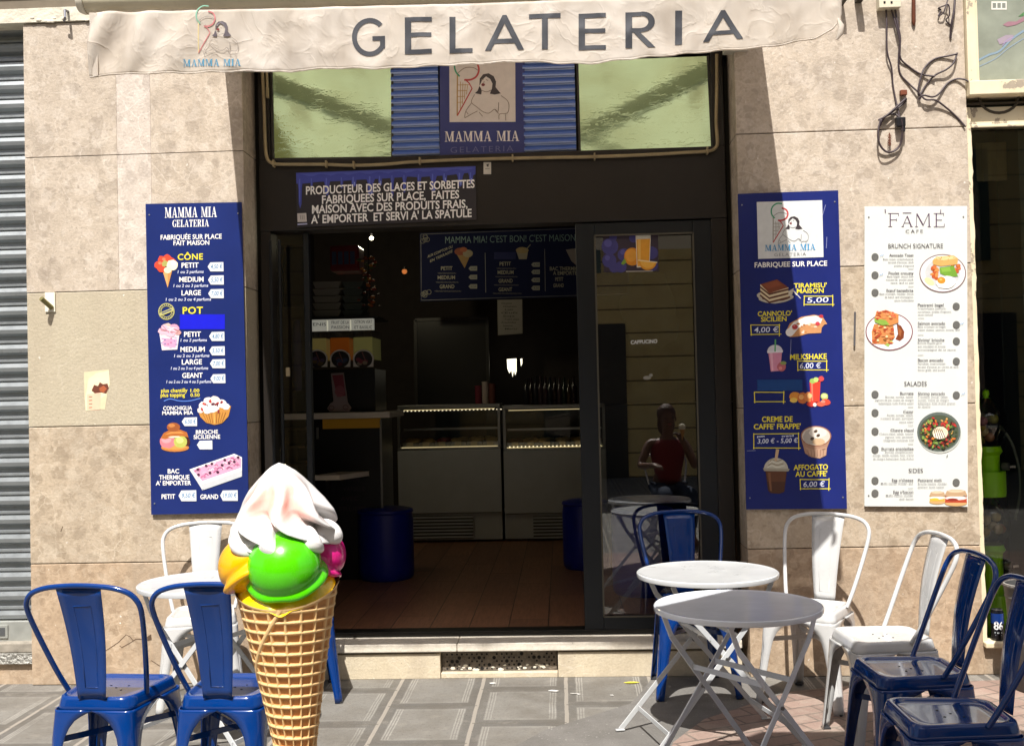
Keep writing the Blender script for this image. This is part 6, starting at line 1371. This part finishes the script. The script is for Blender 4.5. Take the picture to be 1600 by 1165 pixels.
FRONT = -math.pi/2                                          # the side the rim dips on
def wf_(u, v):
    th = 2*math.pi*u; zr = ZR+.012-.085*(.5+.5*math.cos(angd(th, FRONT+.12)))**1.5; z = .02+v*(zr-.02)
    rad = .012+(RR-.012)*(z/ZR)**1.28
    rows = z/.0345+.25*math.sin(th+1); cols = 18*u*(1 if True else 1)
    dr_ = abs(rows-round(rows)); dc = abs(cols-round(cols)); wc = .135
    wr_ = .19; hr = max(0, 1-dr_/wr_) ; hc = max(0, 1-dc/wc)
    h = max(min(1, hr*1.8), min(1, hc*1.8)*.9)
    # overlapping wrap: a long ridge sweeping down across the front
    tt = max(0, min(1, (ZR-.06-z)/.29)); ths = FRONT+.17-1.6*tt**1.1
    dd = abs(angd(th, ths))*rad
    if z > ZR-.36 and z < ZR-.02: h = max(h, max(0, min(1, 1.9*(1-dd/.011)))*1.15)
    rim = max(0, 1-(zr-z)/.018); h = max(h, min(1, rim*1.5)*1.05)
    return Vector((math.cos(th)*(rad+.0095*h), math.sin(th)*(rad+.0095*h), z)), min(1, h)
vs, fs, at = sgrid(wf_, 432, 420)
m = MB(); m.add(vs, fs, waffle_mat()); o = m.build('waffle_cone', cone, smooth=180, local=True); color_attr(o, at, 'ridge')
m = MB(); m.lathe([(.001, 0), (.2, 0), (.205, .012), (.19, .028), (.03, .034), (.001, .034)], mat('statue_base', '3a3a3c', .6, .3), (0, 0, 0), 40, False, False); m.build('base', cone, smooth=40, local=True)
YEL2 = resin('yellow_resin', 'eecb00'); ORG = resin('orange_yellow_resin', 'e8a800'); GRN = resin('green_resin', '4fc800'); PNK = resin('pink_resin', 'd8127e'); WSW = None
def scoop(name, c, r_, mt, face, lip=True, lipdrop=.62, parent=cone):
    """A ball with a ragged skirt: face is the outward direction in the horizontal plane."""
    def fn(u, v):
        th = 2*math.pi*u; ph = -math.pi/2+math.pi*(.02+.98*v); d_ = Vector((math.cos(th)*math.cos(ph), math.sin(th)*math.cos(ph), math.sin(ph)))
        q = d_*r_; f = d_.dot(Vector((face[0], face[1], 0)))
        if lip:
            s_ = d_.dot(Vector((.55*face[0], .55*face[1], .83)).normalized()); lipdrop = .30; k = math.exp(-((s_+lipdrop)/.14)**2); dent = math.exp(-((s_+lipdrop-.22)/.08)**2)
            q += Vector((d_.x, d_.y, 0))*(k*.021-dent*.006)+Vector((0, 0, -1))*k*.006*(1+.4*math.sin(th*5))
            if s_ < -lipdrop-.1: q *= (1-.07*min(1, (-lipdrop-.1-s_)/.1))
        return Vector(c)+q, 0
    vs, fs, _ = sgrid(fn, 64, 48); m = MB(); m.add(vs, fs, mt); return m.build(name, parent, smooth=180, local=True)
# yellow filling in the cone mouth
def fill(u, v):
    th = 2*math.pi*u; zr = ZR+.004-.085*(.5+.5*math.cos(angd(th, FRONT+.12)))**1.5
    rad = (RR-.006)*(1-v)**.6; drip = .016*max(0, math.cos(angd(th, FRONT+.1)*7))*max(0, 1-abs(angd(th, FRONT+.1))/.5)
    return Vector((math.cos(th)*(rad+.012*math.sin(math.pi*v)), math.sin(th)*(rad+.012*math.sin(math.pi*v)), zr-drip*(1-v)+.075*math.sin(math.pi*.5*v)+.008*math.sin(th*9)*v*(1-v)*4)), 0
vs, fs, _ = sgrid(fill, 96, 24); m = MB(); m.add(vs, fs, YEL2); fo = m.build('yellow_filling', cone, smooth=180, local=True)
scoop('green_scoop', (.016, -.074, .962), .118, GRN, (0, -1))
scoop('yellow_scoop', (-.112, -.022, .962), .100, ORG, (-1, .3), True, .55)
scoop('pink_scoop', (.100, .055, .975), .086, PNK, (1, .3), True, .5)
# the white whipped swirl, one surface with spiralling folds
def swirl_mat():
    s = NT('white_swirl_resin'); at = s.n('VertexColor', layer_name='blush').outputs[0]; n1 = s.noise(9, s.obj(), 3)
    c = s.mix(s.math('MULTIPLY', at, s.mapr(n1, .3, .6, .55, 1)), lin('d4d2d0'), lin('f2a996')); ck = s.math('MULTIPLY', s.math('GREATER_THAN', s.noise(38, s.obj(), 4, .7), .66), s.math('GREATER_THAN', s.noise(6.3, s.obj(), 2), .60)); c = s.mix(s.math('MULTIPLY', ck, .7), c, lin('8a5a40')); s.l(c, s.b.inputs['Base Color']); s.b.inputs['Roughness'].default_value = .26; s.b.inputs['Coat Weight'].default_value = .4; s.b.inputs['Coat Roughness'].default_value = .1; s.bump(n1, .003, .4); return s.m
S0, SH = 1.020, .268; NF = 7
def env(t):                                                 # envelope radius from hem (0) to tip (1)
    return interp([(0, .120), (.05, .140), (.12, .154), (.28, .160), (.42, .148), (.56, .124), (.7, .096), (.82, .067), (.9, .046), (.96, .024), (1, .001)], t)
def sw(u, v):
    t = v; th = 2*math.pi*u
    tw = .80*(1-t)**2.6+.55*(1-t)+.26*math.sin(2.2*math.pi*(1-t))                          # folds lie flatter towards the hem
    a = (NF*((th-FRONT)/(2*math.pi))-tw*NF/(2*math.pi)*1.35+.06*math.sin(2*th+4*t)+.40) % 1.0
    ridge = (.5+.5*math.cos(2*math.pi*a))**1.35              # rounded ridges, broad hollows
    amp = .46*min(1, .3+(1-t)*1.1)*min(1, t*5+.45)*(1 if t < .94 else (1-t)/.06)
    r_ = env(t)*(1.11-amp*(1-ridge)*.95)
    z = S0+SH*t - .052*(1-t)**1.1*(ridge-.5)*min(1, t*6+.5) + .012*(1-t)*math.sin(2*th+1)
    under = max(0, (.05-t)/.05); r_ *= 1-.5*under; z += .03*under
    bl = max(0, 1-ridge*1.05)**.6*max(0, 1-abs(t-.55)/.36)*max(0, min(1, math.cos(angd(th, FRONT-.05))*1.6))
    return Vector((math.cos(th)*r_-.010*t, math.sin(th)*r_+.02, z)), min(1, bl*1.8)
vs, fs, at = sgrid(sw, 240, 130); m = MB(); m.add(vs, fs, swirl_mat()); so = m.build('whipped_swirl', cone, smooth=180, local=True); color_attr(so, at, 'blush')

def frill(u, v):                                            # the looping ruffle of whipped ice under the swirl
    th = 2*math.pi*u; ph = 2*math.pi*v; n_ = 8; q_ = n_*th+.7*math.sin(2*th)+1.57
    rc = .126+.019*math.sin(q_); zc = 1.040+.014*math.cos(q_-.5)+.008*math.sin(2*th+1); ra = .036+.007*math.sin(q_+.4)
    tw_ = .9*math.cos(q_)                                   # the lobes roll over as they go round
    x_ = ra*math.cos(ph)*1.05; z_ = ra*math.sin(ph)*.92-.012*math.cos(ph)*math.sin(q_)
    return Vector((math.cos(th+.10*tw_*math.sin(ph))*(rc+x_), math.sin(th+.10*tw_*math.sin(ph))*(rc+x_)+.012, zc+z_)), 0
vs, fs, at = sgrid(frill, 260, 28); m = MB(); m.add(vs, fs, so.data.materials[0]); fo2 = m.build('whipped_frill', cone, smooth=180, local=True); color_attr(fo2, at, 'blush')

# ------------------------------------------------------------------ bin, parasol, building across the street, litter
bq = P(1592, 1000, -.25); bn_ = thing('litter_bin', 'dark grey round bin behind the blue chairs at right edge', 'bin', (bq.x+.08, -.3, 0.004))
BINM = mat('dark_grey_bin', '4d4c4b', .55, var=.12, dirt=.4); m = MB(); hz = P(1592, 918, -.4).z
m.lathe([(.115, 0), (.122, .01), (.135, hz*.45), (.137, hz*.46), (.134, hz*.47), (.148, hz*.86), (.153, hz*.87), (.150, hz*.885), (.155, hz-.02), (.164, hz-.012), (.164, hz), (.15, hz-.002), (.12, .03), (.001, .03)], BINM, tuple(bn_.location), 40, True, False); m.build('body', bn_, smooth=35)
m = MB(); m.tube([tuple(bn_.location+Vector((.157*math.cos(a), .157*math.sin(a), hz-.006))) for a in [k*math.pi/16 for k in range(32)]], .008, mat('bin_rim', '8a8680', .5), 8, True); m.build('rim', bn_, smooth=60)
ps = thing('parasol', 'large cream parasol shading the right hand tables from out of view', 'parasol', (1.32, -4.03, 0))
PC = mat('parasol_canvas', 'd8d2c4', .8); m = MB(); n = 8; hp = 3.0; vs = [(1.32, -4.03, hp+.35)]
for k in range(n): a = R(22.5+45*k); vs.append((1.32+1.45*math.cos(a), -4.03+1.45*math.sin(a), hp))
m.add(vs, [(0, 1+k, 1+(k+1) % n) for k in range(n)], PC); m.build('canopy', ps, solid=.004)
for k in range(n):
    a = R(22.5+45*k); m = MB(); m.bar((1.32, -4.03, hp+.31), (1.32+1.44*math.cos(a), -4.03+1.44*math.sin(a), hp-.02), .02, .012, STEEL); m.build('rib', ps)
PP = mat('parasol_pole', 'b8b2a4', .4, .5); px_, py_ = 3.35, -5.35
m = MB(); m.tube([(px_, py_, .03), (px_, py_, 3.3), (px_-.12, py_+.08, 3.52)], .03, PP, 14); m.build('pole', ps, smooth=40)
m = MB(); m.tube([(px_-.1, py_+.07, 3.5), (1.9, -4.42, 3.72), (1.32, -4.03, 3.62), (1.32, -4.03, hp+.36)], .022, PP, 12); m.build('cantilever_arm', ps, smooth=40)
m = MB(); m.box((px_-.4, py_-.4, .005), (px_+.4, py_+.4, .07), mat('parasol_base', '6a6862', .8)); m.build('base', ps, bevel=.01)
def ochre():
    s = NT('ochre_render'); x, y, z = s.xyz(); fz = s.math('FRACT', s.math('DIVIDE', z, .42)); j = s.math('LESS_THAN', fz, .06); f = s.noise(3, None, 5)
    c = s.mix(s.mapr(f, .35, .7), lin('ecd08c'), lin('dcbc78')); c = s.mix(j, c, lin('7a6238')); s.l(c, s.b.inputs['Base Color']); s.b.inputs['Roughness'].default_value = .85; s.bump(j, -.02); return s.m
ob = thing('street_building', 'ochre rendered building across the street seen mirrored in the door glass', 'building', (0, -14, 0))
m = MB(); m.box((-16, -18, 0), (16, -13, 9.5), ochre()); m.build('wall', ob)
for k in range(-4, 5):
    for zz_ in (3.6, 6.8):
        m = MB(); x = k*3.3+.4; m.box((x-.6, -12.999, zz_), (x+.6, -12.93, zz_+1.9), mat('shutter_green', '5a6a58', .7)); m.build('window', ob)
    m = MB(); x = k*3.3+.4; m.box((x-1.0, -12.999, .01), (x+1.0, -12.94, 2.7), mat('shop_dark', '2a2624', .5)); m.build('door', ob)
SCR = {'yellow': 'd8c83a', 'white': 'd5d3ce'}
for i, (px, py, c, w_) in enumerate(((987, 1066, 'yellow', .04), (905, 1084, 'white', .012), (897, 1083, 'white', .02), (866, 1079, 'white', .03), (770, 1067, 'white', .02), (956, 1086, 'white', .01))):
    q = Pz(px, py, .004); m = MB(); pts = [q+Vector((w_*math.cos(a)*random.uniform(.7, 1.1), w_*.35*math.sin(a)*random.uniform(.6, 1.2), .003*random.random())) for a in (0, 1.1, 2.1, 3.1, 4.2, 5.2)]
    m.prism(pts, (0, 0, .0015), mat('scrap_'+c, SCR[c], .8)); lab = 'yellow paper scrap on the pavement by the blue door chair' if c == 'yellow' else 'tiny white paper scrap on the slabs before the doorstep'
    tag(m.build('paper_scrap'), lab, 'litter', 'paper scraps on the pavement')

# ------------------------------------------------------------------ two people beside the photographer, mirrored in the door glass
def skin(name, parent, pts, edges, mt, root=0, sub=2):
    me = bpy.data.meshes.new(name); me.from_pydata([p[0] for p in pts], edges, []); me.materials.append(mt)
    o = bpy.data.objects.new(name, me); COL.objects.link(o); o.parent = parent
    o.modifiers.new('skin', 'SKIN'); me.skin_vertices.new() if not me.skin_vertices else None
    for i, p in enumerate(pts):
        r_ = p[1] if isinstance(p[1], tuple) else (p[1], p[1]); me.skin_vertices[0].data[i].radius = r_
    me.skin_vertices[0].data[root].use_root = True
    sm = o.modifiers.new('round', 'SUBSURF'); sm.levels = sub; sm.render_levels = sub
    o.modifiers['skin'].use_smooth_shade = True; return o
SKN = mat('skin_tone', '624231', .5, var=.06); HAIR = mat('brown_hair', '4a2c1c', .6, var=.2, bump=.01); RED = mat('red_cotton', '6a0c16', .8); TEE = mat('pale_cotton', '6e6c66', .85); JEA = mat('blue_denim', '182740', .85, var=.2); EYE = mat('dark_eye', '1a1412', .3)  # skin and clothes darkened to stand in for shade on the figure
def person(label, loc, rz, J, top, leg, hair_len):
    t = thing('person', label, 'person', loc, rz)
    pts, ed, ix = [], [], {}
    def v(n, p, r_): ix[n] = len(pts); pts.append((Vector(p), r_))
    def e(*ns): ed.extend((ix[a], ix[b]) for a, b in zip(ns, ns[1:]))
    for n, (p, r_) in J.items(): v(n, p, r_)
    e('pelvis', 'belly', 'chest', 'neck', 'jaw', 'skull', 'crown')
    for s_ in 'LR':
        e('chest', 'sho'+s_, 'elb'+s_, 'wri'+s_, 'palm'+s_); e('pelvis', 'hip'+s_, 'knee'+s_, 'ank'+s_, 'toe'+s_)
        w_, pm = Vector(J['wri'+s_][0]), Vector(J['palm'+s_][0]); d_ = (pm-w_).normalized(); sd = d_.cross(Vector((0, 0, 1))); sd = sd.normalized() if sd.length > .1 else Vector((1, 0, 0)); nn = sd.cross(d_)
        for k, ln in enumerate((.062, .072, .068, .052)):
            b = pm+sd*(k-1.5)*.02+d_*.02; v('f%d'%k+s_, b, .010); v('g%d'%k+s_, b+d_*ln*.5-nn*.012, .009); v('h%d'%k+s_, b+d_*ln*.75-nn*.045, .008); e('palm'+s_, 'f%d'%k+s_, 'g%d'%k+s_, 'h%d'%k+s_)
        b = w_.lerp(pm, .5)+sd*.03; v('t0'+s_, b, .012); v('t1'+s_, b+sd*.02+d_*.03-nn*.02, .010); e('palm'+s_, 't0'+s_, 't1'+s_)
    skin('body', t, pts, ed, SKN, 0, 2)
    def cloth(nm, ns, mt, grow):
        rad_ = lambda n: max(J[n][1]) if isinstance(J[n][1], tuple) else J[n][1]
        p2 = [(Vector(J[n][0]) if not isinstance(n, tuple) else Vector(J[n[0]][0]).lerp(Vector(J[n[1]][0]), n[2]), (rad_(n) if not isinstance(n, tuple) else rad_(n[0])*(1-n[2])+rad_(n[1])*n[2])+grow) for n in ns[0]]
        return skin(nm, t, p2, ns[1], mt, 0, 2)
    cloth('top', ([('pelvis', 'belly', .02), 'belly', 'chest', ('chest', 'neck', .35), ('chest', 'shoL', .9), ('chest', 'shoR', .9)] + ([('shoL', 'elbL', .45), ('shoR', 'elbR', .45)] if top is TEE else []), [(0, 1), (1, 2), (2, 3), (2, 4), (2, 5)]+([(4, 6), (5, 7)] if top is TEE else [])), top, .012)
    cloth('trousers', (['pelvis', 'hipL', 'kneeL', ('kneeL', 'ankL', .85), 'hipR', 'kneeR', ('kneeR', 'ankR', .85)], [(0, 1), (1, 2), (2, 3), (0, 4), (4, 5), (5, 6)]), leg, .014)
    hd = Vector(J['skull'][0]); m = MB(); m.ball(hd+Vector((0, .042, .04)), .100, HAIR, 18, 12, (.95, 1.0, 1.02))
    if hair_len: m.ball(hd+Vector((0, .06, -.06)), .09, HAIR, 14, 10, (1.0, .6, 1.5))
    m.build('hair', t, smooth=180, local=True)
    m = MB()
    for s_ in (-1, 1): m.ball(hd+Vector((s_*.034, -.088, .0)), .011, EYE, 10, 6)
    m.ball(hd+Vector((0, -.102, -.03)), .014, SKN, 10, 6, (.8, 1.1, 1.2)); m.ball(hd+Vector((0, -.088, -.062)), .02, mat('lips', '9a4a44', .5), 10, 6, (1.1, .5, .35))
    for s_ in (-1, 1): m.ball(hd+Vector((s_*.088, .005, -.01)), .022, SKN, 10, 6, (.4, .7, 1.2))
    m.build('face', t, smooth=180, local=True)
    return t
def joints(sit, armL, armR):
    z0 = .53 if sit else .93
    J = {'pelvis': ((0, 0, z0), .115), 'belly': ((0, .0, z0+.17), (.125, .09)), 'chest': ((0, .01, z0+.38), (.135, .10)), 'neck': ((0, -.01, z0+.54), .05), 'jaw': ((0, -.03, z0+.62), .06), 'skull': ((0, -.02, z0+.70), .088), 'crown': ((0, -.01, z0+.78), .06)}
    for s_, q, arm in (('L', 1, armL), ('R', -1, armR)):
        J['sho'+s_] = ((q*.18, .02, z0+.46), .052); J['elb'+s_] = (arm[0], .04); J['wri'+s_] = (arm[1], .028); J['palm'+s_] = (arm[2], .03)
        J['hip'+s_] = ((q*.09, 0, z0-.04), .09)
        if sit: J['knee'+s_] = ((q*.12, -.44, z0-.02), .058); J['ank'+s_] = ((q*.12, -.40, .09), .04); J['toe'+s_] = ((q*.13, -.56, .035), .032)
        else: J['knee'+s_] = ((q*.10, -.01, .5), .058); J['ank'+s_] = ((q*.10, .02, .09), .04); J['toe'+s_] = ((q*.11, -.15, .035), .032)
    return J
pc = chair(cw0, 1.30, -4.75, 178, 'white metal chair under the seated person in red', GW)
person('seated person in a red top raising an ice cream cone, mirrored in the door', (1.30, -4.75, 0), R(172), joints(True, ((.30, -.08, .76), (.24, -.30, .78), (.20, -.37, .78)), ((-.24, -.16, .74), (-.10, -.26, .98), (-.06, -.29, 1.05))), RED, JEA, True)
hc_ = thing('ice_cream_cone', 'small ice cream cone in the hand of the seated person', 'ice cream', (1.30, -4.75, 0), R(172))
m = MB(); m.lathe([(.004, 1.02), (.026, 1.13), (.024, 1.13)], mat('wafer', 'c08a4a', .7), (-.07, -.335, 0), 14); m.build('wafer', hc_, smooth=40, local=True); m = MB(); m.ball((-.07, -.335, 1.145), .034, mat('cream_scoop', 'e6dcc4', .6), 14, 10); m.build('scoop', hc_, smooth=60, local=True)

wd = MB(); q0 = Pz(1465, 1052, .004); LEAF = mat('weed_leaf', '4f6a30', .7, var=.3)
for k in range(26):
    a = random.uniform(0, 6.28); L = random.uniform(.02, .06); h = random.uniform(.005, .05); c = Vector((q0.x, q0.y+.01, .004)); d_ = Vector((math.cos(a), math.sin(a)*.6, 0)); p = Vector((-d_.y, d_.x, 0))*.007
    wd.add([c, c+d_*L*.5+p+Vector((0, 0, h)), c+d_*L+Vector((0, 0, h*.8)), c+d_*L*.5-p+Vector((0, 0, h))], [(0, 1, 2, 3)], LEAF)
tag(wd.build('weed_plant'), 'small green weed growing at foot of the right pillar', 'plant')
